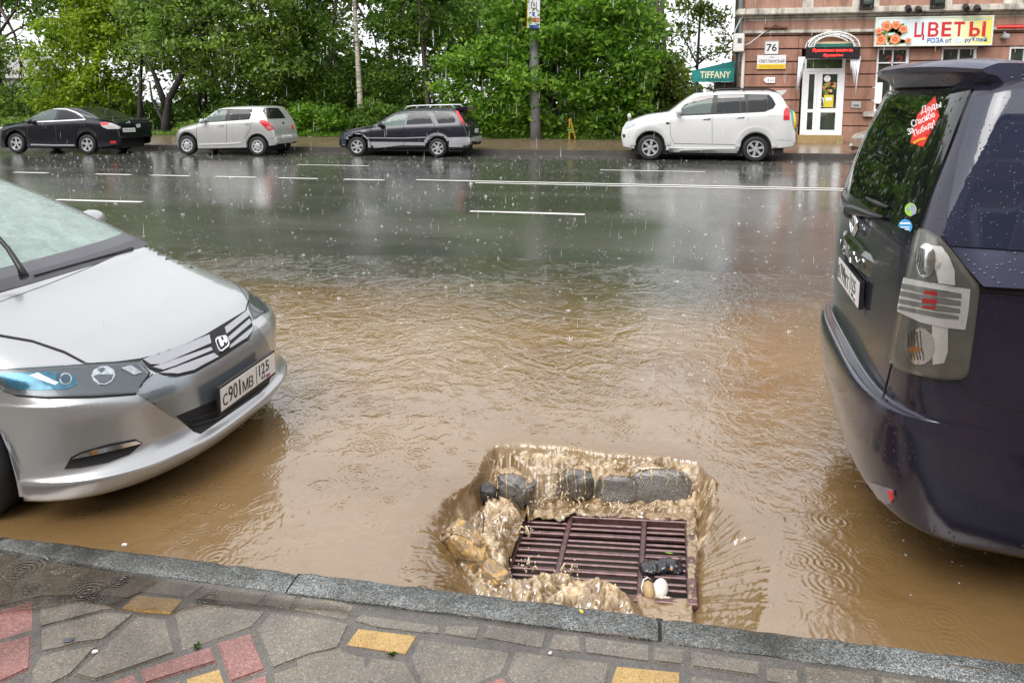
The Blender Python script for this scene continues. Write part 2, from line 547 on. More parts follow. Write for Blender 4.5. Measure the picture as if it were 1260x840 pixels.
def wheel(parent, c, rad, width, side, spokes=6, rim_r=0.66, rim_mat=None, style='spoke', n=36):
    """wheel > tyre, rim; axle along Y, outer face towards side (-1 near, +1 far)"""
    cx, cy, cz = c
    wr = MB()
    hw = width / 2
    rr = rad * rim_r
    prof = [(rr, -hw * .8), (rad * .86, -hw), (rad * .97, -hw * .85), (rad, -hw * .6), (rad, hw * .6), (rad * .97, hw * .85), (rad * .86, hw), (rr, hw * .86), (rr * .97, hw * .3)]
    wr.lathe(prof, c, (0, side, 0), n)
    ty = wr.build('tyre', dark_rub, parent, smooth=True, flat_angle=50)
    rb = MB()
    rb.lathe([(rr, hw * .84), (rr * .93, hw * .9), (rr * .88, hw * .7), (rr * .86, -hw * .2), (rr * .3, -hw * .25), (0.001, -hw * .25)], c, (0, side, 0), n, 1)
    rb.lathe([(rr * 1.0, hw * .85), (rr * .97, hw * .93), (rr * .89, hw * .9), (rr * .87, hw * .5)], c, (0, side, 0), n, 0)
    def P(r, a, h): return (cx + r * math.cos(a), cy + side * h, cz + r * math.sin(a))
    if style == 'spoke':
        for k in range(spokes):
            a = 2 * math.pi * k / spokes + 0.3
            w0, w1 = 0.30 * 6 / spokes * .8, 0.20 * 6 / spokes
            top = [P(rr * .14, a - 1.0, hw * .75), P(rr * .9, a - w1, hw * .82), P(rr * .9, a + w1, hw * .82), P(rr * .14, a + 1.0, hw * .75)]
            rb.prism(top if side < 0 else top[::-1], (0, -side * hw * .35, 0), 0)
        rb.lathe([(0.001, hw * .85), (rr * .17, hw * .83), (rr * .2, hw * .7), (rr * .22, hw * .3)], c, (0, side, 0), 16, 0)
    else:   # hub cap with a ring of openings
        rb.lathe([(0.001, hw * .95), (rr * .3, hw * .92), (rr * .52, hw * .84)], c, (0, side, 0), n, 0)
        rb.lathe([(rr * .74, hw * .84), (rr * .9, hw * .86)], c, (0, side, 0), n, 0)
        for k in range(spokes):
            a = 2 * math.pi * k / spokes
            w0 = math.pi / spokes * .55
            top = [P(rr * .5, a - w0, hw * .84), P(rr * .76, a - w0 * .8, hw * .84), P(rr * .76, a + w0 * .8, hw * .84), P(rr * .5, a + w0, hw * .84)]
            rb.prism(top if side < 0 else top[::-1], (0, -side * hw * .3, 0), 0)
    rb.build('rim', None, parent, smooth=False, mats=[rim_mat or alloy, pm('rim_shadow', (0.03, 0.03, 0.032), 0.5, var=0.1)])

def add_wheel(car, c, rad, width, side, **kw):
    e = bpy.data.objects.new('wheel', None)
    COL.objects.link(e); e.empty_display_size = .1
    e.parent = car; e.location = Vector(c) - ROOT[car.name]; ROOT[e.name] = Vector(c)
    wheel(e, c, rad, width, side, **kw)
    return e

# ============================================================ NEAR SILVER CAR (nose into the frame from the left)
YI = 3.28
paint_si = pm('silver_paint', (0.43, 0.435, 0.44), 0.31, 0.68, 1.0, var=0.02, vscale=3)
add_drops(paint_si, 120, 0.0010, 0.22, 0.27)
insert_m = pm('steel_grey_trim', (0.24, 0.27, 0.29), 0.25, 0.6, 0.8, var=0.05)
cowl_m = pm('dark_grey_cowl', (0.06, 0.06, 0.068), 0.45, var=0.12)
lamp_in = pm('lamp_housing', (0.12, 0.125, 0.135), 0.25, 0.5, var=0.1)
lamp_blue = pm('blue_lamp_bezel', (0.02, 0.15, 0.24), 0.2, 0.4, 0.3, var=0.5, vscale=55)
lens = glass('clear_lens', (0.92, 0.95, 0.96), 0.03, 0.02, spec=.45)
wind = glass('misted_windscreen', (0.66, 0.82, 0.76), 0.50, 0.03, (0.46, 0.60, 0.54), 1.0, drops=.0016)
side_gl = glass('tinted_side_glass', (0.10, 0.13, 0.12), 0.1, 0.02, (0.1, 0.12, 0.12), 1.2)
seam = pm('panel_gap', (0.01, 0.01, 0.011), 0.7, var=0.1)
amber = pm('amber_lamp', (0.30, 0.14, 0.05), 0.3, var=0.1)

def near_car():
    car = empty('car', (-4.1, YI, -0.11), 'silver car with blue tinted headlamp standing nose-on in muddy water left of the drain', 'car')
    rows = [  # z, x at centre, half width, depth of the rounding, power
        (0.055, -2.10, .80, .52, 2.5), (0.075, -2.015, .825, .56, 2.5), (0.10, -1.985, .835, .58, 2.5), (0.158, -1.948, .846, .60, 2.5),
        (0.168, -1.950, .846, .60, 2.5), (0.190, -1.982, .838, .60, 2.5), (0.235, -2.005, .832, .60, 2.5), (0.32, -2.015, .834, .58, 2.55), (0.43, -2.025, .840, .54, 2.6),
        (0.485, -2.05, .842, .52, 2.6), (0.505, -2.075, .836, .51, 2.6), (0.55, -2.14, .828, .50, 2.5), (0.60, -2.215, .82, .46, 2.4),
        (0.645, -2.33, .805, .42, 2.3), (0.685, -2.45, .78, .36, 2.3), (0.72, -2.57, .755, .30, 2.3), (0.76, -2.70, .735, .25, 2.3),
        (0.80, -2.81, .72, .22, 2.4), (0.84, -2.90, .70, .19, 2.4), (0.862, -2.98, .68, .18, 2.4)]
    sh = Shell(rows, YI, 1, -4.6)
    wc, wz, ar = -2.90, 0.195, 0.365
    def arch(x):
        d = abs(x - wc)
        return wz + math.sqrt(ar * ar - d * d) if d < ar else 0.055
    ts = list(np.linspace(-2, -1, 60)[:-1]) + list(np.linspace(-1, 1, 121)) + list(np.linspace(1, 2, 60)[1:])
    vs = np.linspace(0, len(rows) - 1, 130)
    bv, bf = sh.grid(ts, vs, arch)
    body = mk('body', bv, bf, paint_si, car, smooth=True, flat_angle=60)
    bvh = bvh_of((bv, bf))
    E_ = cast_eye(bvh)
    # rear half of the body, beyond the frame: plain continuation of the flanks
    rb = MB()
    secs = [(-4.6, .84, .862), (-5.3, .84, .90), (-6.0, .80, .98), (-6.3, .70, .95), (-6.36, .6, .7)]
    ring = lambda x, wd, zt: [(x, YI - wd, .09), (x, YI - wd, .5), (x, YI - wd * .93, zt), (x, YI, zt + .02), (x, YI + wd * .93, zt), (x, YI + wd, .5), (x, YI + wd, .09)]
    V = [p for s_ in secs for p in ring(*s_)]
    F = [(i * 7 + k, (i + 1) * 7 + k, (i + 1) * 7 + k + 1, i * 7 + k + 1) for i in range(len(secs) - 1) for k in range(6)]
    F.append(tuple((len(secs) - 1) * 7 + k for k in range(7)))
    rb.add(V, F)
    rb.build('rear_body', paint_si, car, smooth=True, flat_angle=40)
    ub = MB()
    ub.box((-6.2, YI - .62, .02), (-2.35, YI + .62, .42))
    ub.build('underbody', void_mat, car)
    # greenhouse as a second stack of plan curves
    gr = [(0.835, -2.93, .735, .16, 2.4), (0.93, -3.13, .715, .15, 2.4), (1.05, -3.40, .69, .14, 2.4), (1.17, -3.70, .655, .13, 2.4), (1.27, -4.0, .61, .12, 2.4), (1.315, -4.25, .55, .12, 2.4), (1.33, -4.5, .40, .1, 2.4)]
    gs = Shell(gr, YI, 1, -6.2)
    gs.patch('windscreen', wind, car, np.linspace(-.80, .80, 41), np.linspace(.0, 4.05, 30), .006, .006)
    gs.patch('dash_shade', pm('dash_shade', (.085, .085, .095), .35, 0, 0, .5, var=.15, vscale=6, bump=.0015, bscale=90), car, np.linspace(-.79, .79, 41), np.linspace(.1, .80, 10), .010, .008)
    for s_ in (-1, 1):
        gs.patch('a_pillar', paint_si, car, [s_ * q for q in np.linspace(.80, .99, 8)][::s_], np.linspace(0.0, 4.2, 30), .010, .03)
        gs.patch('pillar_trim', black_pl, car, [s_ * q for q in np.linspace(.765, .80, 4)][::s_], np.linspace(0.0, 4.1, 30), .008, .02)
        gs.patch('side_window', side_gl, car, [s_ * q for q in np.linspace(1.0, 1.9, 12)][::s_], np.linspace(0.3, 4.0, 20), .002, .008)
    rv, rf = gs.grid(list(np.linspace(-2, 2, 61)), np.linspace(3.95, 6, 14))
    gp = [gs.pt(t, 6) for t in np.linspace(-2, 2, 61)]
    o = len(rv); rv += gp; rf.append(tuple(range(o, o + 61)))
    mk('roof', rv, rf, paint_si, car, smooth=True, flat_angle=50)
    ib = MB()   # cabin: dashboard, seats, headlining edge
    ib.prism([(-2.95, YI - .66, .80), (-3.25, YI - .66, .865), (-3.55, YI - .66, .85), (-3.6, YI - .66, .5), (-2.95, YI - .66, .5)], (0, 1.32, 0))
    ib.build('dashboard', cowl_m, car)
    for yy in (-.36, .36):
        sb = MB()
        sb.box((-4.75, YI + yy - .24, .35), (-4.55, YI + yy + .24, 1.02), bev=.05)
        sb.box((-4.74, YI + yy - .13, 1.04), (-4.62, YI + yy + .13, 1.2), bev=.04)
        sb.build('seat', cowl_m, car, smooth=True, flat_angle=40)
    cb = MB()
    st = MB()
    st.lathe([(.19 + .016 * math.cos(a), .016 * math.sin(a)) for a in np.linspace(0, 2 * math.pi, 9)], (-3.75, YI - .36, .86), (-.9, 0, .45), 28)
    st.build('steering_wheel', black_pl, car, smooth=True)
    # cowl strip at the foot of the windscreen
    gs.patch('cowl', cowl_m, car, np.linspace(-.95, .95, 41), np.linspace(0.0, .40, 5), .016, .06)
    # wipers
    def gpt(t, v, off): 
        p = gs.pt(t, v); return (p[0] + off * .45, p[1], p[2] + off * .9)
    for t0, t1 in ((-.43, .08),):
        wm = MB()
        wm.tube([tuple(ony(30, 341, 2.93)), tuple(ony(24, 328, 2.95)), tuple(ony(10, 306, 2.96)), tuple(ony(-30, 262, 3.0)), tuple(ony(-80, 225, 3.05))], [.022, .014, .011, .010, .008], 8)
        wm.build('wiper', black_pl, car, smooth=True)
    w2 = MB()
    w2.tube([gpt(.42, .08, .02), gpt(.2, .16, .022), gpt(-.15, .2, .022)], [.014, .009, .006], 6)
    w2.build('wiper', cowl_m, car, smooth=True)
    # bonnet lid lying on the skin with its shut lines
    hood = [(-70, 402), (0, 412.5), (40, 419.5), (80, 433), (107, 447.5), (140, 446), (171, 442), (204, 434.5), (251, 413), (301, 383), (304, 371), (293, 354), (267, 334), (233, 318), (197, 306), (184, 301), (150, 313), (105, 333), (55, 353), (0, 373), (-90, 400)]
    big = [(-74, 405), (0, 414.3), (40, 421.3), (79, 434.8), (106.5, 449.3), (140, 448), (172, 444), (205, 436.5), (252, 415), (302.5, 384.2), (306, 371), (294.5, 352.8), (268, 332.6), (233.5, 316.6), (197, 304.6), (184, 299.5), (150, 311), (105, 331), (55, 351), (0, 371), (-94, 398)]
    decal('bonnet_gap', big, seam, car, E_, .0012, 6, .004)
    decal('bonnet', hood, paint_si, car, E_, .0065, 5, .008)
    # headlamps
    def zl(p): return zz(p, 0, 420, 3.5)
    hl = zl([(-40, 150), (0, 128), (100, 126), (200, 125), (300, 118), (390, 107), (520, 97), (600, 91), (640, 138), (632, 152), (580, 224), (500, 230), (400, 236), (200, 240), (80, 230), (20, 207), (-20, 180)])
    rim_ = zl([(-46, 150), (0, 122), (100, 120), (200, 119), (300, 112), (390, 101), (520, 90), (603, 84), (648, 137), (638, 156), (584, 231), (500, 238), (400, 244), (200, 248), (76, 237), (14, 213), (-26, 184)])
    lamp = decal('headlight', rim_, seam, car, E_, .003, 5, .01)
    decal('housing', hl, lamp_in, lamp, E_, .0055, 5, .006)
    decal('bezel', [zl([(0, 140), (120, 137), (230, 134), (322, 150), (334, 186), (290, 208), (180, 212), (90, 208), (34, 190)])], lamp_blue, lamp, E_, .008, 5, .005)
    decal('reflector', [zl(oval(283, 165, 26, 24)), zl([(392, 150), (402, 128), (430, 113), (462, 112), (488, 128), (494, 152), (482, 176), (456, 192), (426, 190), (402, 174)]), zl([(130, 150), (165, 140), (255, 180), (240, 192)]), zl([(520, 120), (560, 108), (610, 140), (575, 150)])], pm('bowl_chrome', (.62, .63, .65), .18, .9, var=.35, vscale=60), lamp, E_, .011, 4, .006)
    decal('bulb_cover', [zl(oval(283, 166, 22, 20)), zl([(240, 150), (262, 140), (262, 160), (246, 172)])], pm('lamp_dark', (.012, .06, .10), .08, .3, .6, var=.3, vscale=60), lamp, E_, .0135, 4, .005)
    decal('bulb_shade', [zl([(398, 156), (420, 148), (452, 152), (486, 150), (478, 172), (452, 186), (424, 184)]), zl([(418, 128), (440, 118), (452, 126), (436, 142)])], pm('dim_chrome', (.14, .145, .16), .2, .8, var=.3, vscale=50), lamp, E_, .0135, 4, .005)
    decal('lens', hl, lens, lamp, E_, .022, 6, .012)
    far = [(304, 354), (312, 360), (320, 370), (327, 383), (319, 385), (312, 393), (306, 378)]
    fl = decal('headlight', ribbon([(303, 353), (312, 359), (321, 370), (328, 384)], 6), lamp_in, car, E_, .004, 3, .006)
    decal('lens', far, glass('lens_grey', (.45, .5, .5), .2, .05, (.3, .35, .35), 1.0), car, E_, .008, 3, .01) if fl is None else decal('lens', far, glass('lens_grey', (.45, .5, .5), .2, .05, (.3, .35, .35), 1.0), fl, E_, .008, 3, .01)
    # steel-grey insert between grille and lower intake
    z6 = lambda p: zz(p, 0, 400, 3.0)
    decal('bumper_insert', z6([(499, 247), (530, 212), (560, 186), (600, 196), (640, 200), (700, 190), (800, 150), (900, 100), (932, 70), (930, 10), (942, 0), (960, 20), (985, 60), (1000, 105), (1010, 150), (1003, 190), (985, 215), (860, 290), (760, 325), (650, 345), (600, 300), (555, 262), (525, 252)]), insert_m, car, E_, .003, 5, .008)
    decal('bumper_gap', [ribbon(z6([(497, 250), (530, 209), (563, 182)]), 1.3)], seam, car, E_, .004, 4, .006)
    # grille
    z2 = lambda p: zz(p, 180, 340, 4.2)
    g = decal('grille', z2([(-36, 430), (0, 417), (100, 398), (300, 308), (510, 179), (541, 218), (552, 282), (520, 334), (400, 414), (250, 500), (160, 520), (88, 514), (0, 468)]), seam, car, E_, .0045, 4, .008)
    decal('slat', [z2(q) for q in (
        [(-20, 433), (10, 428), (110, 407), (322, 306), (332, 350), (130, 438), (70, 460), (20, 460)],
        [(30, 474), (75, 470), (125, 453), (330, 371), (340, 386), (150, 466), (85, 488)],
        [(66, 504), (90, 498), (155, 478), (345, 402), (368, 418), (240, 486), (160, 507)],
        [(402, 268), (511, 185), (526, 210), (412, 302)], [(418, 320), (529, 224), (541, 245), (428, 339)], [(430, 360), (546, 264), (547, 284), (515, 320), (425, 376)])], pm('grille_silver', (.36, .36, .38), .3, .6, .6, var=.06), g, E_, .0095, 4, .008)
    eb = lambda q: [(386 + (x - 386) * .84, 355 + (y - 355) * .84) for x, y in q]
    em = decal('emblem', z2(eb([(344, 330), (356, 318), (400, 307), (412, 312), (430, 352), (424, 372), (384, 402), (370, 404), (356, 384), (342, 342)])), chrome, car, E_, .016, 3, .012)
    decal('emblem_field', z2(eb([(352, 334), (362, 324), (398, 314), (406, 318), (422, 352), (416, 368), (384, 393), (374, 394), (362, 378), (350, 344)])), pm('emblem_black', (.006, .006, .007), .5, var=.1), em, E_, .019, 2, .006)
    decal('emblem_letter', [z2(eb([(358, 332), (370, 325), (392, 372), (380, 384), (370, 374)])), z2(eb([(386, 319), (399, 316), (414, 350), (406, 362), (398, 352)])), z2(eb([(372, 352), (398, 338), (403, 350), (379, 364)]))], pm('emblem_silver', (.8, .8, .82), .35, .3, var=.05), em, E_, .0225, 2, .006)
    # lower intake, fog lamp
    it = decal('lower_intake', z6([(648, 335), (700, 322), (790, 300), (900, 255), (996, 193), (992, 216), (960, 250), (870, 312), (742, 400), (716, 392), (690, 365)]), seam, car, E_, .004, 5, .008)
    decal('intake_bar', [ribbon(z6([(700, 372), (800, 345), (900, 288), (985, 222)]), 1.6), ribbon(z6([(690, 352), (800, 318), (900, 268), (985, 208)]), 1.2)], black_pl, it, E_, .012, 4, .01)
    fg = decal('fog_lamp', z6([(238, 530), (250, 508), (262, 486), (300, 466), (400, 438), (500, 420), (526, 434), (486, 456), (478, 476), (400, 506), (300, 524)]), seam, car, E_, .004, 4, .008)
    decal('lens', z6([(268, 490), (300, 470), (400, 444), (500, 424), (520, 434), (420, 458), (340, 476)]), chrome, fg, E_, .010, 4, .008)
    decal('indicator', z6([(338, 460), (358, 454), (360, 470), (340, 475)]), amber, fg, E_, .013, 3, .004)
    # number plate on its frame
    pr = MB()
    def PP(y, z, x=0.0): return (-1.968 + x - .06 * abs(y / .26) ** 2 * 0, YI + y, .315 + z)
    pr.obox(PP(0, 0), (.008, 0, 0), (0, .266, 0), (0, 0, .067))
    pr.obox(PP(0, 0, -.02), (.02, 0, 0), (0, .2, 0), (0, 0, .04))
    pl = pr.build('number_plate', black_pl, car)
    pw = MB()
    pw.obox(PP(0, .002, .010), (.002, 0, 0), (0, .258, 0), (0, 0, .054))
    pw.build('plate_face', plate_w, pl)
    ch = MB(); ey = (0, 1, 0); ez = (0, 0, 1); nx = (1, 0, 0)
    for c_, y0, w_, h_ in (('С', -.245, .040, .058), ('9', -.195, .036, .078), ('0', -.153, .036, .078), ('1', -.108, .026, .078), ('М', -.070, .052, .058), ('В', -.010, .040, .058)):
        fit_text(ch, c_, PP(y0, -.036, .012), ey, ez, w_, h_, nx, .0015, .004)
    for c_, y0, w_ in (('1', .085, .02), ('2', .115, .034), ('5', .158, .034)):
        fit_text(ch, c_, PP(y0, -.014, .012), ey, ez, w_, .058, nx, .0015, .008)
    fit_text(ch, 'RUS', PP(.108, -.040, .012), ey, ez, .045, .017, nx, .0015)
    ch.obox(PP(.064, .002, .0125), (.001, 0, 0), (0, .0018, 0), (0, 0, .05))
    ch.build('plate_lettering', plate_k, pl)
    fm = MB()
    for k, mi in ((0, 0), (1, 1), (2, 2)):
        fm.obox(PP(.178, -.027 - .0075 * k, .0135), (.001, 0, 0), (0, .018, 0), (0, 0, .0037), mi)
    fm.build('plate_flag', None, pl, mats=[white_m, blue_m, red_m])
    # far door mirror
    mm = MB()
    bm = bmesh.new(); bmesh.ops.create_icosphere(bm, subdivisions=3, radius=1)
    c = ony(112, 271, 4.2)
    bmesh.ops.scale(bm, vec=(.075, .11, .07), verts=bm.verts); bmesh.ops.translate(bm, vec=c, verts=bm.verts)
    mm.addbm(bm); mm.tube([c, (c[0] - .02, c[1] - .17, c[2] - .05)], .03, 8)
    mm.build('door_mirror', paint_si, car, smooth=True)
    mm = MB()
    bm = bmesh.new(); bmesh.ops.create_icosphere(bm, subdivisions=3, radius=1)
    bmesh.ops.scale(bm, vec=(.075, .11, .07), verts=bm.verts); bmesh.ops.translate(bm, vec=(c[0], 2 * YI - c[1], c[2]), verts=bm.verts)
    mm.addbm(bm); mm.tube([(c[0], 2 * YI - c[1], c[2]), (c[0] - .02, 2 * YI - c[1] + .17, c[2] - .05)], .03, 8)
    mm.build('door_mirror', paint_si, car, smooth=True)
    for x in (wc, wc - 2.5):
        for s_ in (-1, 1):
            add_wheel(car, (x, YI + s_ * .735, wz), .305, .19, s_, spokes=5)
near_car()

# ============================================================ NEAR DARK MINIVAN (tail into the frame from the right)
YV = 3.44
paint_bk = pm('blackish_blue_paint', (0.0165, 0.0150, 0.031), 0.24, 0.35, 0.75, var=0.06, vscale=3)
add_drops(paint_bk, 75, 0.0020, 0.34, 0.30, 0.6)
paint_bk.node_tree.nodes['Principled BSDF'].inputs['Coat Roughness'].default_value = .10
roofp = pm('skylit_wet_paint', (0.050, 0.052, 0.090), 0.42, 0.3, 0.35, var=0.06, vscale=3)  # body paint lightened for up-facing parts, sky brightness put into the colour
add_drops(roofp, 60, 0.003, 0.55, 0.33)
van_gl = pm('black_privacy_glass', (0.006, 0.007, 0.008), 0.03, 0.0, 0.0, 0.8)
add_drops(van_gl, 55, 0.0018, 0.5, 0.3, 0.35)
van_sg = pm('blue_black_side_glass', (0.020, 0.025, 0.048), 0.05, 0.0, 0.0, 1.0)
add_drops(van_sg, 110, 0.0016, 0.35, 0.25, 0.8)
clear_pl = pm('clear_grey_plastic', (0.21, 0.21, 0.19), 0.15, 0.3, 0.6, var=0.12, vscale=30)
silver_pl = pm('silvered_plastic', (0.93, 0.93, 0.92), 0.3, 0.0, 0.6, var=0.1, vscale=40)
lamp_red = pm('red_reflector', (0.62, 0.02, 0.03), 0.2, 0.0, 0.6, var=0.15)

def minivan():
    PV, TURN = (0.95, 2.62, -0.09), R(-5.0)
    van = empty('minivan', PV, 'dark blue-black minivan seen from behind, with stickers on its rear window', 'van')
    rows = [  # z, x at centre, half width, depth, power
        (.17, .93, .79, .40, 3.2), (.20, .865, .82, .42, 3.4), (.24, .845, .83, .43, 3.4), (.34, .818, .838, .43, 3.4), (.46, .795, .84, .42, 3.4),
        (.575, .79, .842, .40, 3.5), (.625, .797, .842, .39, 3.6), (.640, .815, .842, .37, 3.8), (.645, .855, .842, .34, 4.2), (.665, .868, .842, .33, 4.4),
        (.80, .868, .843, .30, 4.9), (.95, .872, .843, .28, 5.2), (1.10, .876, .842, .27, 5.4), (1.22, .884, .838, .27, 5.4), (1.27, .897, .834, .27, 5.4),
        (1.42, .940, .812, .27, 5.4), (1.58, .992, .782, .27, 5.4), (1.70, 1.032, .752, .27, 5.4), (1.765, 1.058, .728, .27, 5.4), (1.80, 1.085, .705, .29, 4.6), (1.835, 1.15, .665, .32, 3.6), (1.855, 1.24, .60, .32, 3.4)]
    sh = Shell(rows, YV, -1, 5.1)
    wc, wz, ar = 1.78, .23, .37
    def arch(x):
        d = abs(x - wc)
        return wz + math.sqrt(ar * ar - d * d) if d < ar else .17
    ts = [-1 - q for q in np.linspace(0, 1, 90) ** 1.3][::-1][:-1] + [2 / math.pi * math.asin(abs(q) ** 2.3) * (1 if q > 0 else -1) for q in np.linspace(-1, 1, 161)] + [1 + q for q in np.linspace(0, 1, 60) ** 1.3][1:]
    vs = np.linspace(0, len(rows) - 1, 150)
    bv, bf = sh.grid(ts, vs, arch)
    gp = [sh.pt(t, len(rows) - 1) for t in ts]
    # roof: cap rising slightly to the centre line
    n = len(ts); half = n // 2
    o = len(bv); rv, rf = [], []
    for k in range(9):
        q = k / 8.0
        for p in gp: rv.append((p[0] + (1.9 - p[0]) * 0 , YV + (p[1] - YV) * (1 - q), p[2] + .022 * (1 - (1 - q) ** 2)))
    for k in range(8):
        rf += [(k * n + j + 1, k * n + j, (k + 1) * n + j, (k + 1) * n + j + 1) for j in range(n - 1)]
    body = mk('body', bv, bf, paint_bk, van, smooth=True, flat_angle=50)
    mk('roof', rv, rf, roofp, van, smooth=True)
    bvh = bvh_of((bv, bf))
    van.rotation_euler = (0, 0, TURN)
    E_ = cast_eye(bvh, PV, TURN)
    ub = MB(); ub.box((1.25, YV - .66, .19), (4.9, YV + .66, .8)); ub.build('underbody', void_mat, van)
    nose = MB()
    rr = lambda x, wd, zt: [(x, YV - wd, .2), (x, YV - wd, .8), (x, YV - wd * .93, zt), (x, YV, zt + .02), (x, YV + wd * .93, zt), (x, YV + wd, .8), (x, YV + wd, .2)]
    secs = [(5.1, .62, 1.83), (5.3, .60, 1.15), (5.55, .5, 1.0), (5.62, .45, .6)]
    nose.add([p for s_ in secs for p in rr(*s_)], [(i * 7 + k, i * 7 + k + 1, (i + 1) * 7 + k + 1, (i + 1) * 7 + k) for i in range(3) for k in range(6)] + [tuple(21 + k for k in range(7))[::-1]])
    nose.build('front_body', paint_bk, van, smooth=True, flat_angle=40)
    # rear window
    v0, v1 = sh.vz(1.275), sh.vz(1.775)
    tg = list(2 / math.pi * np.arcsin(np.clip(np.abs(np.linspace(-.875, .875, 61)), 0, 1) ** 2.7) * np.sign(np.linspace(-.875, .875, 61)))
    rw = sh.patch('rear_window', van_gl, van, tg, np.linspace(v0, v1, 24), .006, .012)
    # spoiler: a wing blade over the rear window
    sp = MB()
    ny = 40
    def wing(s, u):   # s across -1..1, u round the section 0..1
        y = .685 * s
        tip = .95 + .15 * abs(s) ** 2.6
        fr = 1.27 + .0 * s
        e = 1 - abs(s) ** 6 * .35
        sect = [(fr, 1.884), (1.21, 1.892), (1.15, 1.894), (tip + .03, 1.884), (tip, 1.864), (tip + .008, 1.846), (tip + .05, 1.826), (tip + .07, 1.79), (1.17, 1.772), (1.22, 1.778), (fr, 1.82)]
        x, z = sect[u]
        z = z - .02 * abs(s) ** 4
        return (x, YV + y, 1.84 + (z - 1.84) * e)
    V = [wing(-1 + 2 * i / ny, u) for i in range(ny + 1) for u in range(11)]
    F = [(i * 11 + u, (i + 1) * 11 + u, (i + 1) * 11 + (u + 1) % 11, i * 11 + (u + 1) % 11) for i in range(ny) for u in range(11)]
    F += [tuple(range(11)), tuple(ny * 11 + u for u in range(11))[::-1]]
    sp.add(V, F)
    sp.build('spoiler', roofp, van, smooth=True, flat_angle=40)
    # side window and the shelf / rail under it
    win = [(1201, 120), (1262, 109), (1330, 98), (1430, 84), (1430, 318), (1330, 313), (1262, 308.5), (1168, 302), (1163, 290), (1170, 246), (1182, 186)]
    decal('side_window', win, van_sg, van, E_, .005, 7, .01)
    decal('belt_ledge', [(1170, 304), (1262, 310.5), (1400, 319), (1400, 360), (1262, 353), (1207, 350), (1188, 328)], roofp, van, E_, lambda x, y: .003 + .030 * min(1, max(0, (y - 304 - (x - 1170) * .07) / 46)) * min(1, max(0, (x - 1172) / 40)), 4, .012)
    decal('door_rail', [(1206, 351.5), (1262, 354), (1400, 362), (1400, 371), (1262, 362), (1206, 357)], seam, van, E_, .010, 6, .012)
    # shut lines
    decal('panel_gap', [ribbon([(1184, 118), (1160, 200), (1129, 284)], 3), ribbon([(1097, 447), (1092, 468), (1086, 490)], 1.4),
                        ribbon([(1098, 447), (1130, 462), (1180, 468)], 2.4), ribbon([(1180, 468), (1188, 482), (1198, 493), (1260, 504), (1330, 512)], 1.6)], seam, van, E_, .0025, 5, .005)
    # tail lamp
    z5 = lambda p: zz(p, 1080, 250, 3.65)
    lo = z5([(182, 112), (215, 118), (240, 127), (270, 146), (300, 174), (335, 215), (370, 259), (410, 310), (452, 362), (456, 385), (444, 490), (430, 600), (407, 755), (395, 778), (372, 790), (310, 793), (250, 786), (185, 774), (130, 760), (85, 738), (64, 715), (60, 690), (76, 600), (95, 500), (112, 410), (130, 330), (148, 255), (165, 195)])
    lamp = decal('tail_light', ribbon(lo + lo[:2], 6) if False else lo, pm('lamp_edge', (.10, .10, .085), .3, .2, .4, var=.2), van, E_, .004, 5, .01)
    cx = sum(p[0] for p in lo) / len(lo); cy = sum(p[1] for p in lo) / len(lo)
    li = [(cx + (x - cx) * .95, cy + (y - cy) * .965) for x, y in lo]
    decal('housing', li, clear_pl, lamp, E_, .0055, 5, .005)
    decal('light_band', z5([(130, 335), (200, 356), (300, 376), (412, 384), (405, 470), (390, 564), (300, 556), (200, 532), (102, 486), (104, 458), (116, 395)]), silver_pl, lamp, E_, .011, 4, .008)
    def slot(y0, xl, xr, dy): return z5([(xl, y0), (270, y0 + 34), (xr, y0 + 42), (xr, y0 + 42 + dy), (270, y0 + 34 + dy), (xl - 4, y0 + dy)])
    decal('light_slot', [slot(360, 124, 372, 22), slot(393, 118, 370, 22), slot(428, 112, 366, 20), slot(460, 108, 360, 16)], pm('slot_glass', (.34, .34, .33), .15, .3, .5, var=.15), lamp, E_, .0125, 4, .004)
    decal('stop_lamp', [z5([(222, 388), (270, 394), (270, 414), (214, 405)]), z5([(212, 424), (268, 428), (268, 450), (206, 444)]), z5([(214, 456), (264, 460), (262, 474), (208, 468)])], lamp_red, lamp, E_, .014, 4, .004)
    decal('lamp_column', [z5([(240, 190), (290, 196), (318, 240), (342, 300), (344, 366), (274, 358), (292, 270)]), z5([(246, 545), (312, 560), (312, 660), (296, 712), (250, 722), (244, 640)])], silver_pl, lamp, E_, .009, 4, .006)
    decal('reflector', [z5(oval(225, 258, 40, 76, 22, .08)), z5(oval(196, 640, 62, 82, 22, .05))], chrome, lamp, E_, .0115, 4, .008)
    decal('bulb', [z5(oval(176, 655, 26, 16, 14)), ], pm('orange_bulb', (.5, .2, .06), .3, var=.3, vscale=60), lamp, E_, .0135, 3, .004)
    decal('reflector_rib', [ribbon(z5([(200 + k * 6, 200 + k * 3), (190 + k * 8, 270 + k * 8), (205 + k * 6, 320)]), 1.1) for k in range(4)] + [ribbon(z5([(150 + k * 12, 585 - k * 4), (148 + k * 14, 640), (165 + k * 12, 700)]), 1.1) for k in range(5)], clear_pl, lamp, E_, .0135, 3, .004)
    decal('lens', li, glass('lamp_lens', (.97, .97, .95), .01, .03, (.5, .5, .46), .8), lamp, E_, .018, 6, .010)
    # handle garnish with spaced letters, emblem, plate
    hz, hx = 1.06, .855
    gm = MB()
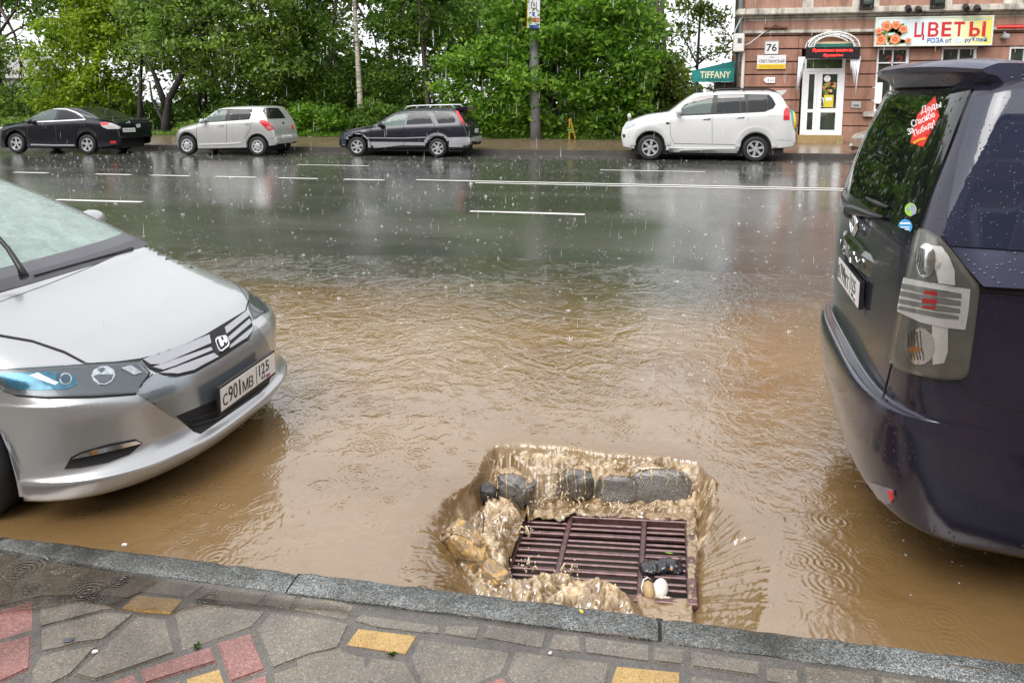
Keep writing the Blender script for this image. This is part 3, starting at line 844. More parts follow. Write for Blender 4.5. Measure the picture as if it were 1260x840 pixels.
    for i in range(12):
        y0, y1 = -.43 + .86 * i / 12, -.43 + .86 * (i + 1) / 12
        bow = lambda y: hx + .05 * (y / .43) ** 2
        q = lambda y: [(bow(y) + .03, YV + y, hz - .05), (bow(y) - .006, YV + y, hz - .045), (bow(y) - .016, YV + y, hz + .03), (bow(y) + .0, YV + y, hz + .048), (bow(y) + .03, YV + y, hz + .05)]
        a, b = q(y0), q(y1)
        gm.add(a + b, [(k, k + 1, 6 + k, 5 + k) for k in range(4)] + ([(0, 1, 2, 3, 4)] if i == 0 else []) + ([(9, 8, 7, 6, 5)] if i == 11 else []))
    hg = gm.build('tailgate_handle', pm('gloss_black', (.012, .012, .013), .1, 0, .8, var=.1), van, smooth=True, flat_angle=35)
    lt = MB()
    for c_, yy in (('V', .22), ('O', .07), ('X', -.08), ('Y', -.23)):
        fit_text(lt, c_, (hx - .022 + .05 * (yy / .43) ** 2, YV + yy + .03, hz - .03), (0, -1, 0), (0, 0, 1), .045, .04, (-1, 0, 0), .004, .012, deep=.006)
    lt.build('badge_lettering', chrome, hg)
    em = MB()
    def ringo(rx, rz, cz, w_):
        k = 36
        em.tube([(.862 - .006, YV + rx * math.cos(a), 1.19 + cz + rz * math.sin(a)) for a in np.linspace(0, 2 * math.pi, k + 1)], w_, 8, cap=False)
    ringo(.075, .052, 0, .008); ringo(.028, .044, 0.002, .006); ringo(.058, .020, .022, .006)
    em.build('emblem', chrome, van, smooth=True)
    pr = MB()
    px = .868
    rc = MB()
    rc.box((px + .001, YV - .30, .74), (px + .03, YV + .30, 1.005), bev=.006)
    rc.build('plate_recess', pm('recess_paint', (.012, .011, .016), .35, .2, .5, var=.1), van, smooth=True, flat_angle=30)
    pr.box((px - .022, YV - .265, .868), (px - .004, YV + .265, .985))
    plt = pr.build('number_plate', black_pl, van)
    pw = MB(); pw.box((px - .0245, YV - .258, .873), (px - .021, YV + .258, .980)); pw.build('plate_face', plate_w, plt)
    ch = MB(); o_ = lambda y, z: (px - .0245, YV + y, .875 + z); ey = (0, -1, 0); ez = (0, 0, 1); nx = (-1, 0, 0)
    for c_, y0, w_, h_ in (('В', .245, .042, .06), ('7', .19, .036, .078), ('9', .148, .036, .078), ('9', .106, .036, .078), ('К', .062, .046, .06), ('Т', .012, .042, .06)):
        fit_text(ch, c_, o_(y0, .013), ey, ez, w_, h_, nx, .0012, .012)
    for c_, y0, w_ in (('1', -.085, .02), ('2', -.115, .034), ('5', -.158, .034)):
        fit_text(ch, c_, o_(y0, .036), ey, ez, w_, .056, nx, .0012, .008)
    fit_text(ch, 'RUS', o_(-.108, .01), ey, ez, .045, .017, nx, .0012)
    ch.obox(o_(-.064, .052), (.0012, 0, 0), (0, .0018, 0), (0, 0, .05))
    ch.build('plate_lettering', plate_k, plt)
    fm = MB()
    for k, mi in ((0, 0), (1, 1), (2, 2)): fm.obox(o_(-.178, .023 - .0075 * k), (.0012, 0, 0), (0, .018, 0), (0, 0, .0037), mi)
    fm.build('plate_flag', None, plt, mats=[white_m, blue_m, red_m])
    # wiper
    wp = MB()
    wp.tube([(.85, YV + .10, 1.235), (.852, YV - .02, 1.250), (.866, YV - .26, 1.268), (.878, YV - .42, 1.285)], [.026, .020, .011, .007], 10)
    bm = bmesh.new(); bmesh.ops.create_icosphere(bm, subdivisions=2, radius=1)
    bmesh.ops.scale(bm, vec=(.030, .065, .034), verts=bm.verts); bmesh.ops.translate(bm, vec=(.855, YV + .10, 1.225), verts=bm.verts)
    wp.addbm(bm)
    wp.tube([(.885, YV - .08, 1.315), (.888, YV - .28, 1.318), (.895, YV - .42, 1.325)], [.006, .009, .006], 6)
    wp.build('wiper', black_pl, van, smooth=True)
    # stickers
    wb = bvh_of(([tuple(v.co + ROOT[van.name]) for v in rw.data.vertices], [tuple(p.vertices) for p in rw.data.polygons]))
    W_ = cast_eye(wb, PV, TURN)
    z7 = lambda p: zz(p, 1050, 60, 5.25)
    stk = decal('star_sticker', z7([(531, 306), (513, 416), (558, 436), (486, 490), (452, 636), (428, 566), (370, 608), (424, 484), (416, 424), (478, 416)]), pm('sticker_red', (.72, .03, .02), .4, var=.05), van, W_, .0012, 3, .002)
    def word(s, a, b, h, off):
        v, f = text_mesh(s, 1, .004, shear=.3)
        xs = [p[0] for p in v]; ys = [p[1] for p in v]
        a = np.array(a, float); b = np.array(b, float); u = (b - a); n_ = np.array([u[1], -u[0]]) / np.linalg.norm(u) * h
        P = [tuple(a + u * ((x - min(xs)) / (max(xs) - min(xs))) + n_ * ((y - min(ys)) / (max(ys) - min(ys)))) for x, y in v]
        lay(mbw, [zz([p], 1050, 60, 5.25)[0] for p in P], f, W_, off, .0015)
    mbw = MB()
    word('Деды', (440, 430), (580, 385), 52, .0022); word('Спасибо', (385, 510), (535, 440), 46, .0022)
    word('за', (360, 560), (400, 540), 40, .0022); word('Победу!', (405, 580), (545, 500), 50, .0022)
    if stk: mbw.build('sticker_lettering', white_m, stk)
    decal('sticker_ribbon', [ribbon(z7([(392, 612), (430, 590), (470, 580)]), 3)], pm('sticker_orange', (.75, .35, .03), .4, var=.05), stk or van, W_, .0028, 2, .0015)
    z4 = lambda p: zz(p, 1000, 220, 3.82)
    gs_ = decal('round_sticker', z4(oval(461, 145, 27, 31)), pm('sticker_green', (.30, .55, .08), .4, var=.2, vscale=60), van, W_, .0012, 3, .002)
    decal('sticker_print', [z4([(462, 118), (484, 130), (486, 165), (470, 174)]), z4(oval(452, 142, 9, 8, 10))], pm('sticker_mauve', (.3, .3, .45), .4, var=.4, vscale=80), gs_ or van, W_, .002, 2, .0015)
    bs_ = decal('round_sticker', z4(oval(436, 225, 32, 35)), pm('sticker_blue', (.05, .30, .62), .4, var=.05), van, W_, .0012, 3, .002)
    decal('sticker_print', [z4([(412, 206), (460, 206), (460, 214), (412, 214)]), z4([(415, 226), (458, 226), (458, 231), (415, 231)]), z4([(418, 236), (455, 236), (455, 241), (418, 241)])], white_m, bs_ or van, W_, .002, 2, .0015)
    # reflector in the bumper corner, exhaust
    z6 = lambda p: zz(p, 1000, 440, 3.23)
    rf_ = decal('bumper_reflector', z6([(228, 492), (250, 498), (300, 516), (322, 526), (328, 556), (318, 574), (298, 580), (262, 556)]), pm('reflector_clear', (.25, .25, .3), .1, .5, .8, var=.2), van, E_, .006, 3, .01)
    decal('red_edge', z6([(308, 522), (324, 530), (328, 556), (318, 572), (312, 550)]), lamp_red, rf_ or van, E_, .010, 3, .005)
    ex = MB(); c0 = onz(1064, 600, .10)
    ex.lathe([(.028, 0), (.034, 0), (.034, .35), (.0, .35)], (c0[0] - .03, c0[1] + .02, .115), (1, 0, 0), 16); ex.build('exhaust_pipe', pm('sooty_steel', (.10, .09, .085), .5, .6, var=.3, vscale=30), van, smooth=True, flat_angle=40)
    for x in (wc, wc + 2.85):
        for s_ in (-1, 1): add_wheel(van, (x, YV + s_ * .735, wz), .325, .2, s_, spokes=7)
minivan()

# ============================================================ CARS PARKED ALONG THE FAR KERB
far_gl = glass('dark_car_glass', (.16, .18, .18), .3, .03, (.025, .028, .032), .9)
far_gg = glass('green_car_glass', (.55, .68, .62), .35, .03, (.20, .27, .25), 1.1)
rear_gl = pm('black_rear_glass', (.012, .013, .014), .05, 0, 0, .9, var=.1)
tail_red = pm('tail_lamp_red', (.55, .02, .03), .2, 0, .8, var=.12, vscale=25)
tail_clear = pm('tail_lamp_clear', (.55, .52, .52), .15, .2, .8, var=.1, vscale=25)
plate_far = pm('plate_weathered', (.62, .62, .60), .4, var=.08, vscale=30)
lampgrey = pm('headlamp_grey', (.45, .47, .48), .12, .5, .8, var=.2, vscale=25)

class FarCar:
    def __init__(s, name, label, conv, Yn, paint, top, low, belt, wheels, spokes, style='spoke', width=1.68, rim=None, cat='car'):
        s.conv, s.Yn, s.Yc = conv, Yn, Yn + width / 2
        T = np.array([conv(p) for p in top]); L = np.array([conv(p) for p in low]); B = np.array([conv(p) for p in belt])
        xf, xr = T[:, 0].min(), T[:, 0].max()
        s.xf, s.xr = xf, xr
        s.car = empty(name, ((xf + xr) / 2, s.Yc, 0), label, cat, 'cars parked along the far kerb')
        W0 = width / 2
        wl = []
        for (px, py, r) in wheels:
            c = conv((px, py)); e = conv((px + r, py)); rad = e[0] - c[0]
            wl.append((c[0], rad, rad * 1.24))
        s.wl = wl
        # order each outline by x for interpolation
        def mono(A):
            A = A[np.argsort(A[:, 0], kind='stable')]
            keep = [0]
            for i in range(1, len(A)):
                if A[i, 0] - A[keep[-1], 0] > .004: keep.append(i)
            return A[keep]
        # the nose outline may double back: split at the extreme points
        i0, i1 = int(np.argmin(T[:, 0])), int(np.argmax(T[:, 0]))
        Tm = mono(T[i0:i1 + 1])
        Lm = mono(np.vstack([T[:i0 + 1], L, T[i1:]]))
        X = np.unique(np.concatenate([np.linspace(xf, xr, 110), xf + (xr - xf) * np.array([.003, .008, .015, .985, .992, .997])] +
             [c + ra * np.cos(np.linspace(0, math.pi, 25)) for c, r, ra in wl]))
        X = X[(X >= xf) & (X <= xr)]
        zt = pchip(Tm[:, 0], Tm[:, 1], X); zl = np.interp(X, Lm[:, 0], Lm[:, 1])
        bl = np.interp(X, B[:, 0], B[:, 1])
        V, nr = [], 0
        rings = []
        for x, t, l, b in zip(X, zt, zl, bl):
            for c, r, ra in wl:
                if abs(x - c) < ra: l = max(l, r + math.sqrt(ra * ra - (x - c) ** 2))
            uf = min(1, (x - xf) / .55); ur = min(1, (xr - x) / .42)
            W = W0 * (1 - .26 * (1 - uf) ** 2.3) * (1 - .15 * (1 - ur) ** 2.3)
            b = min(b, t - .05); l = min(l, b - .02)
            h = t - b
            Wr = W * .965 - .40 * max(0, h - .05) * .9
            Wr = max(Wr, W * .62); f = min(1, h / .3)
            rows = [(W * .86, l), (W * .955, l + .025 * min(1, (b - l) / .3)), (W * .995, l + .28 * (b - l)), (W, l + .55 * (b - l)), (W * .992, b - .10 * min(1, (b - l) / .4)), (W * .972, b - .03), (W * .955, b),
                    (W * .955 + (Wr - W * .955) * .5 + .012 * f, b + .5 * h), (Wr, t - .075 * f), (Wr - .05, t - .028 * f), (Wr - .16, t - .006), (Wr * .45, t + .008 * f), (0, t + .012 * f)]
            ring = [(x, s.Yc - w, z) for w, z in rows] + [(x, s.Yc + w, z) for w, z in rows[-2::-1]]
            rings.append(ring)
        n = len(rings[0])
        V = [p for r in rings for p in r]
        F = [(i * n + k, (i + 1) * n + k, (i + 1) * n + k + 1, i * n + k + 1) for i in range(len(rings) - 1) for k in range(n - 1)]
        F += [tuple(range(n)), tuple((len(rings) - 1) * n + k for k in range(n))[::-1]]
        s.body = mk('body', V, F, paint, s.car, smooth=True, flat_angle=38)
        s.bvh = bvh_of((V, F)); s.E = cast_eye(s.bvh)
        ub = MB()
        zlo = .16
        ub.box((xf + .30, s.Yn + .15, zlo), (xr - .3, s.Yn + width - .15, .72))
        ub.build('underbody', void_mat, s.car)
        for c, r, ra in wl:
            for sd in (-1, 1):
                add_wheel(s.car, (c, s.Yc + sd * (W0 - .115), r), r, .2, sd, spokes=spokes, style=style, rim_mat=rim, n=28)
    def d(s, name, polys, mat, off=.004, parent=None, step=3.0, rim=.008):
        return decal(name, polys, mat, parent or s.car, s.E, off, step, rim)
    def mirror(s, px, r, mat):
        c = ony(px[0], px[1], s.Yn - .08)
        m = MB(); bm = bmesh.new(); bmesh.ops.create_icosphere(bm, subdivisions=2, radius=1)
        bmesh.ops.scale(bm, vec=(.07 * r, .10 * r, .08 * r), verts=bm.verts); bmesh.ops.translate(bm, vec=c, verts=bm.verts)
        m.addbm(bm); m.tube([c, (c[0] - .02, c[1] + .2, c[2] - .05)], .03, 6)
        m.build('door_mirror', mat, s.car, smooth=True)

def conv_px(ox, oy, k, Y):
    def c(p):
        q = ony(ox + p[0] / k, oy + p[1] / k, Y)
        return (q[0], q[2])
    return c

def text_rear(car, s, y0, z, w, h, x, mat=plate_k, name='plate_lettering', parent=None):
    m = MB()
    fit_text(m, s, (x, y0, z), (0, 1, 0), (0, 0, 1), w, h, (1, 0, 0), .004, .01)
    m.build(name, mat, parent or car)

white_p = pm('white_paint', (.54, .54, .53), .28, 0, 1.0, var=.02, vscale=3)
black_p = pm('black_paint', (.007, .008, .012), .22, .2, .45, var=.1, vscale=3)
silver_p = pm('warm_silver_paint', (.44, .44, .43), .32, .35, .9, var=.03, vscale=3)
navy_p = pm('charcoal_navy_paint', (.014, .016, .024), .25, .25, .5, var=.08, vscale=3)
lowsil_p = pm('silver_cladding', (.40, .41, .43), .38, .35, .5, var=.05, vscale=4)
beige_p = pm('champagne_paint', (.42, .38, .30), .3, .4, .9, var=.04, vscale=3)

def suv():
    k, ox, oy, Y = 5.04, 750, 90, 20.6
    z = lambda p: zz(p, ox, oy, k)
    c = FarCar('off_road_car', 'tall white four-wheel drive with yellow spare wheel cover, parked near the house number sign', conv_px(ox, oy, k, Y), Y, white_p,
        [(82, 462), (74, 430), (71, 385), (75, 352), (88, 328), (100, 306), (130, 296), (180, 276), (250, 256), (310, 248), (366, 240), (400, 218), (450, 180), (500, 146), (535, 129), (600, 119), (700, 112), (850, 109), (960, 109), (1030, 113), (1060, 124), (1085, 152), (1108, 198), (1126, 240), (1138, 290), (1147, 338), (1158, 352), (1162, 400), (1160, 440), (1148, 462)],
        [(150, 474), (350, 484), (790, 490), (1000, 474)], [(71, 350), (250, 300), (440, 268), (800, 252), (1030, 238), (1130, 240)],
        [(252, 448, 80), (907, 462, 82)], 6, width=1.80)
    c.d('pillar_black', [z([(436, 262), (442, 226), (458, 202), (522, 156), (565, 143), (650, 136), (840, 131), (990, 134), (1013, 158), (1031, 195), (1018, 219), (962, 242), (860, 245), (660, 252), (455, 266)])], black_pl, .004)
    w = c.d('side_window', [z([(444, 258), (460, 214), (524, 168), (566, 158), (640, 152), (628, 248), (460, 259)])], far_gg, .010)
    c.d('side_window', [z([(672, 158), (806, 152), (806, 240), (664, 245)])], far_gl, .010)
    c.d('side_window', [z([(815, 152), (840, 150), (850, 238), (815, 240)])], far_gl, .010)
    c.d('side_window', [z([(858, 140), (988, 140), (1008, 160), (1025, 195), (1013, 214), (958, 236), (862, 239)])], far_gl, .010)
    c.d('rain_deflector', [z([(470, 196), (525, 158), (566, 146), (645, 139), (643, 156), (566, 163), (528, 172)]), z([(670, 140), (836, 135), (836, 154), (670, 160)])], pm('smoked_deflector', (.22, .20, .20), .2, 0, .5, var=.1), .02)
    c.d('panel_gap', [ribbon(z([(382, 262), (376, 330), (378, 390), (402, 434)]), .35), ribbon(z([(636, 256), (637, 434)]), .35), ribbon(z([(858, 246), (859, 300)]), .35), ribbon(z([(402, 437), (600, 441), (792, 444)]), .5), ribbon(z([(1035, 415), (1130, 418)]), .25)], seam, .003)
    c.d('door_handle', [z([(575, 280), (625, 280), (625, 288), (575, 288)])], chrome, .02)
    c.d('door_handle', [z([(785, 270), (835, 270), (835, 278), (785, 278)])], chrome, .02)
    def flare(cx, cy, r, a0, a1): return ribbon(z([(cx + r * math.cos(a), cy - r * math.sin(a)) for a in np.linspace(a0, a1, 18)]), [5.5] * 18)
    c.d('wheel_flare', [flare(252, 450, 112, .05, math.pi - .02)], white_p, .035, rim=.05)
    c.d('wheel_flare', [flare(907, 462, 116, .05, math.pi - .05)], white_p, .035, rim=.05)
    c.d('running_board', [z([(352, 462), (790, 466), (790, 486), (352, 482)])], white_p, .05, rim=.07)
    tl = c.d('tail_light', [z([(1078, 290), (1080, 236), (1094, 212), (1108, 202), (1124, 222), (1132, 250), (1134, 290)])], tail_red, .016, rim=.03)
    if tl: c.d('indicator', [z([(1094, 212), (1108, 202), (1122, 220), (1128, 236), (1106, 236)])], amber, .022, parent=tl)
    c.d('headlight', [z([(94, 345), (100, 318), (120, 302), (168, 306), (158, 316), (126, 340)])], lampgrey, .012)
    c.d('fog_lamp', [z([(80, 380), (98, 380), (98, 398), (86, 402)])], black_pl, .008)
    c.d('badge', [z([(350, 306), (372, 306), (372, 318), (352, 318)])], black_pl, .004)
    c.d('fuel_flap', [ribbon(z([(985, 266), (1034, 266), (1034, 316), (985, 316), (985, 266)]), .22)], pm('pale_gap', (.45, .45, .45), .5, var=.1), .003)
    c.mirror((750 + 430 / k, 90 + 240 / k), 1.25, white_p)
    # small wing mirror standing on the bonnet
    m = MB(); p0 = ony(ox + 122 / k, oy + 300 / k, Y + .25); p1 = ony(ox + 122 / k, oy + 266 / k, Y + .2)
    m.tube([p0, (p0[0] - .02, p0[1], (p0[2] + p1[2]) / 2), p1], .022, 6)
    bm = bmesh.new(); bmesh.ops.create_icosphere(bm, subdivisions=2, radius=1); bmesh.ops.scale(bm, vec=(.055, .07, .075), verts=bm.verts); bmesh.ops.translate(bm, vec=p1, verts=bm.verts); m.addbm(bm)
    m.build('bonnet_mirror', white_p, c.car, smooth=True)
    for sd in (0, 1):
        rl = MB(); yy = Y + .28 + sd * 1.2
        q = lambda x, y: (ony(ox + x / k, oy + y / k, Y)[0], yy, ony(ox + x / k, oy + y / k, Y)[2])
        rl.tube([q(648, 116), q(685, 101), q(760, 98), q(990, 97), q(1036, 114)], .024, 6)
        rl.tube([q(840, 110), q(840, 98)], .03, 6)
        rl.build('roof_rail', black_pl, c.car, smooth=True)
    sp = MB()
    a = [conv_px(ox, oy, k, Y)(p) for p in [(1040, 112), (1075, 106), (1114, 104), (1095, 128), (1078, 140), (1060, 126)]]
    sp.prism([(x, Y + .28, z_) for x, z_ in a], (0, 1.24, 0)); sp.build('spoiler', white_p, c.car)
    sw = MB(); xr = c.xr
    sw.lathe([(.0, .17), (.20, .17), (.31, .14), (.355, .08), (.36, -.1)], (xr - .06, Y + .95, 1.02), (1, 0, 0), 32)
    o = sw.build('spare_wheel_cover', None, c.car, smooth=True, flat_angle=50, mats=[pm('yellow_cover', (.75, .50, .03), .35, var=.06)])
    sb = MB(); sb.lathe([(.364, .07), (.364, -.09)], (xr - .06, Y + .95, 1.02), (1, 0, 0), 32)
    sb.box((xr + .10, Y + .68, .80), (xr + .118, Y + 1.2, .92))
    sb.build('cover_band', pm('teal_cover', (.02, .28, .32), .35, var=.06), o, smooth=False)
suv()

def wagon():
    k, ox, oy, Y = 5.727, 400, 110, 20.5
    z = lambda p: zz(p, ox, oy, k)
    c = FarCar('estate_car', 'dark estate car with silver lower sides and roof rails, parked beside the birch trunk', conv_px(ox, oy, k, Y), Y, navy_p,
        [(88, 412), (78, 395), (76, 365), (80, 340), (94, 314), (120, 298), (170, 280), (240, 266), (318, 258), (350, 240), (400, 206), (460, 170), (510, 151), (600, 139), (700, 136), (850, 136), (900, 140), (925, 152), (955, 196), (982, 250), (996, 300), (1003, 334), (1020, 342), (1025, 370), (1022, 392), (1012, 408)],
        [(150, 418), (320, 419), (710, 414), (880, 424)], [(76, 320), (330, 272), (560, 256), (800, 246), (985, 240)],
        [(222, 408, 64), (790, 407, 64)], 6, width=1.66)
    c.d('side_window', [z([(414, 254), (420, 230), (440, 210), (485, 184), (574, 170), (558, 250), (470, 257)])], far_gg, .006)
    c.d('side_window', [z([(586, 172), (690, 168), (732, 180), (760, 240), (572, 250)])], far_gl, .006)
    c.d('side_window', [z([(756, 160), (868, 168), (902, 190), (920, 216), (912, 234), (800, 242)])], far_gl, .006)
    c.d('window_trim', [ribbon(z([(405, 260), (420, 225), (480, 180), (575, 163), (690, 160), (738, 176), (768, 244)]), .5)], pm('grey_trim', (.12, .12, .13), .4, .2, var=.1), .009)
    c.d('cladding', [z([(300, 370), (556, 372), (708, 374), (700, 414), (322, 418)]), z([(80, 382), (146, 390), (146, 416), (90, 411), (80, 398)]),
                     z([(836, 340), (1000, 336), (1022, 342), (1024, 380), (1016, 404), (872, 424), (866, 380)])], lowsil_p, .008, rim=.012)
    def flare(cx, cy, r, a0, a1, w_): return ribbon(z([(cx + r * math.cos(a), cy - r * math.sin(a)) for a in np.linspace(a0, a1, 16)]), w_)
    c.d('wheel_flare', [flare(222, 408, 90, .0, math.pi - .7, 3.6)], lowsil_p, .022, rim=.03)
    c.d('wheel_flare', [flare(790, 407, 90, .5, math.pi - .35, 3.6)], lowsil_p, .022, rim=.03)
    c.d('rub_strip', [ribbon(z([(292, 342), (556, 344), (712, 338)]), 1.0)], lowsil_p, .012)
    c.d('panel_gap', [ribbon(z([(322, 266), (322, 414)]), .3), ribbon(z([(555, 258), (556, 412)]), .3), ribbon(z([(768, 246), (776, 300)]), .3), ribbon(z([(1000, 330), (860, 334)]), .3)], seam, .0125)
    c.d('door_handle', [z([(510, 292), (540, 290), (540, 300), (510, 302)])], black_pl, .02)
    c.d('door_handle', [z([(725, 286), (752, 284), (752, 293), (725, 295)])], black_pl, .02)
    c.d('headlight', [z([(90, 336), (96, 314), (118, 312), (116, 334)])], lampgrey, .012)
    c.d('front_bumper', [z([(77, 348), (148, 350), (148, 378), (78, 374)])], black_p, .012, rim=.02)
    tl = c.d('tail_light', [z([(919, 152), (936, 154), (960, 196), (986, 246), (976, 254), (950, 212)])], tail_red, .012, rim=.02)
    c.d('reversing_lamp', [z([(974, 240), (992, 240), (998, 262), (980, 262)])], tail_clear, .014, rim=.02, parent=tl)
    c.d('tailgate_window', [z([(958, 160), (1010, 166), (1040, 196), (1064, 240), (1002, 244)])], rear_gl, .006)
    plt = c.d('number_plate', [z([(1056, 278), (1096, 276), (1098, 302), (1058, 305)])], plate_far, .02, rim=.02, step=1.5)
    c.d('plate_lettering', [ribbon(z([(1060 + i * 7, 284), (1060 + i * 7.2, 298)]), .5) for i in range(6)], plate_k, .022, rim=.003, parent=plt, step=1) if plt else None
    c.d('rear_bumper', [z([(1026, 342), (1084, 330), (1114, 330), (1116, 350), (1104, 372), (1100, 395), (1030, 402)])], lowsil_p, .03, rim=.05)
    c.d('reflector', [z([(1014, 374), (1036, 372), (1036, 388), (1014, 390)])], tail_red, .036, rim=.03)
    c.mirror((ox + 388 / k, oy + 250 / k), 1.1, black_pl)
    for sd in (0, 1):
        rl = MB(); yy = Y + .30 + sd * 1.06
        q = lambda x, y: (ony(ox + x / k, oy + y / k, Y)[0], yy, ony(ox + x / k, oy + y / k, Y)[2])
        rl.tube([q(535, 146), q(560, 124), (q(600, 118)), q(720, 114), q(870, 112), q(900, 138)], .024, 6)
        rl.tube([q(722, 136), q(722, 115)], .03, 6)
        rl.build('roof_rail', lowsil_p, c.car, smooth=True)
    sp = MB(); a = [conv_px(ox, oy, k, Y)(p) for p in [(898, 140), (930, 124), (1000, 126), (984, 150), (958, 150)]]
    sp.prism([(x, Y + .25, z_) for x, z_ in a], (0, 1.16, 0)); sp.build('spoiler', black_p, c.car)
wagon()

def hatch():
    k, ox, oy, Y = 5.727, 190, 110, 20.0
    z = lambda p: zz(p, ox, oy, k)
    c = FarCar('hatchback_car', 'small silver hatchback with red tail lamps, parked right of the forked dark tree', conv_px(ox, oy, k, Y), Y, silver_p,
        [(142, 420), (130, 402), (125, 370), (126, 335), (134, 305), (158, 280), (200, 262), (250, 248), (300, 234), (335, 208), (375, 172), (405, 148), (430, 134), (480, 127), (600, 121), (700, 120), (742, 124), (762, 148), (790, 206), (812, 246), (832, 290), (838, 330), (848, 346), (850, 372), (840, 398)],
        [(300, 424), (640, 416), (790, 406)], [(125, 300), (340, 236), (520, 224), (700, 212), (830, 220)],
        [(225, 402, 62), (722, 400, 63)], 7, style='cap', width=1.62)
    c.d('pillar_black', [z([(340, 236), (358, 204), (418, 146), (520, 140), (694, 140), (670, 214), (500, 226)])], black_pl, .004)
    c.d('side_window', [z([(350, 230), (364, 206), (422, 150), (514, 145), (498, 221)])], far_gg, .010)
    c.d('side_window', [z([(546, 145), (684, 145), (664, 210), (540, 218)])], far_gl, .010)
    c.d('panel_gap', [ribbon(z([(298, 250), (296, 330), (304, 400)]), .3), ribbon(z([(508, 228), (506, 400)]), .3), ribbon(z([(690, 220), (665, 300), (630, 350)]), .3), ribbon(z([(800, 344), (846, 348)]), .3)], seam, .003)
    c.d('door_handle', [z([(455, 252), (486, 250), (486, 258), (455, 260)])], silver_p, .022)
    c.d('door_handle', [z([(640, 240), (668, 238), (668, 246), (640, 248)])], silver_p, .022)
    c.d('rub_strip', [ribbon(z([(300, 388), (505, 382), (616, 376)]), 1.4)], pm('pale_strip', (.68, .67, .63), .4, var=.05), .014)
    tl = c.d('tail_light', [z([(736, 224), (756, 217), (785, 220), (808, 236), (830, 262), (846, 286), (798, 289), (786, 262), (770, 240)])], tail_red, .012, rim=.02)
    c.d('reversing_lamp', [z([(790, 262), (815, 256), (828, 276), (798, 282)])], pm('lamp_pinkish', (.5, .2, .2), .2, .1, .6, var=.2), .016, rim=.01, parent=tl)
    c.d('tailgate_window', [z([(756, 140), (800, 132), (872, 132), (900, 168), (924, 204), (797, 209), (778, 180)])], rear_gl, .006)
    plt = c.d('number_plate', [z([(899, 324), (964, 321), (967, 348), (905, 354)])], plate_far, .02, rim=.02, step=1.5)
    if plt: c.d('plate_lettering', [ribbon(z([(908 + i * 9, 331), (909 + i * 9, 346)]), .5) for i in range(6)], plate_k, .022, rim=.003, parent=plt, step=1)
    c.d('tail_light', [z([(962, 250), (974, 254), (978, 280), (966, 280)])], tail_red, .014, rim=.02)
    c.d('emblem', [z(oval(908, 238, 7, 8, 12))], black_pl, .008)
    c.d('rear_bumper', [z([(850, 350), (920, 358), (985, 344), (990, 366), (970, 385), (852, 396)])], silver_p, .03, rim=.05)
    c.d('headlight', [z([(134, 306), (160, 283), (200, 268), (175, 292)])], lampgrey, .012)
    c.mirror((ox + 334 / k, oy + 224 / k), 1.0, silver_p)
hatch()

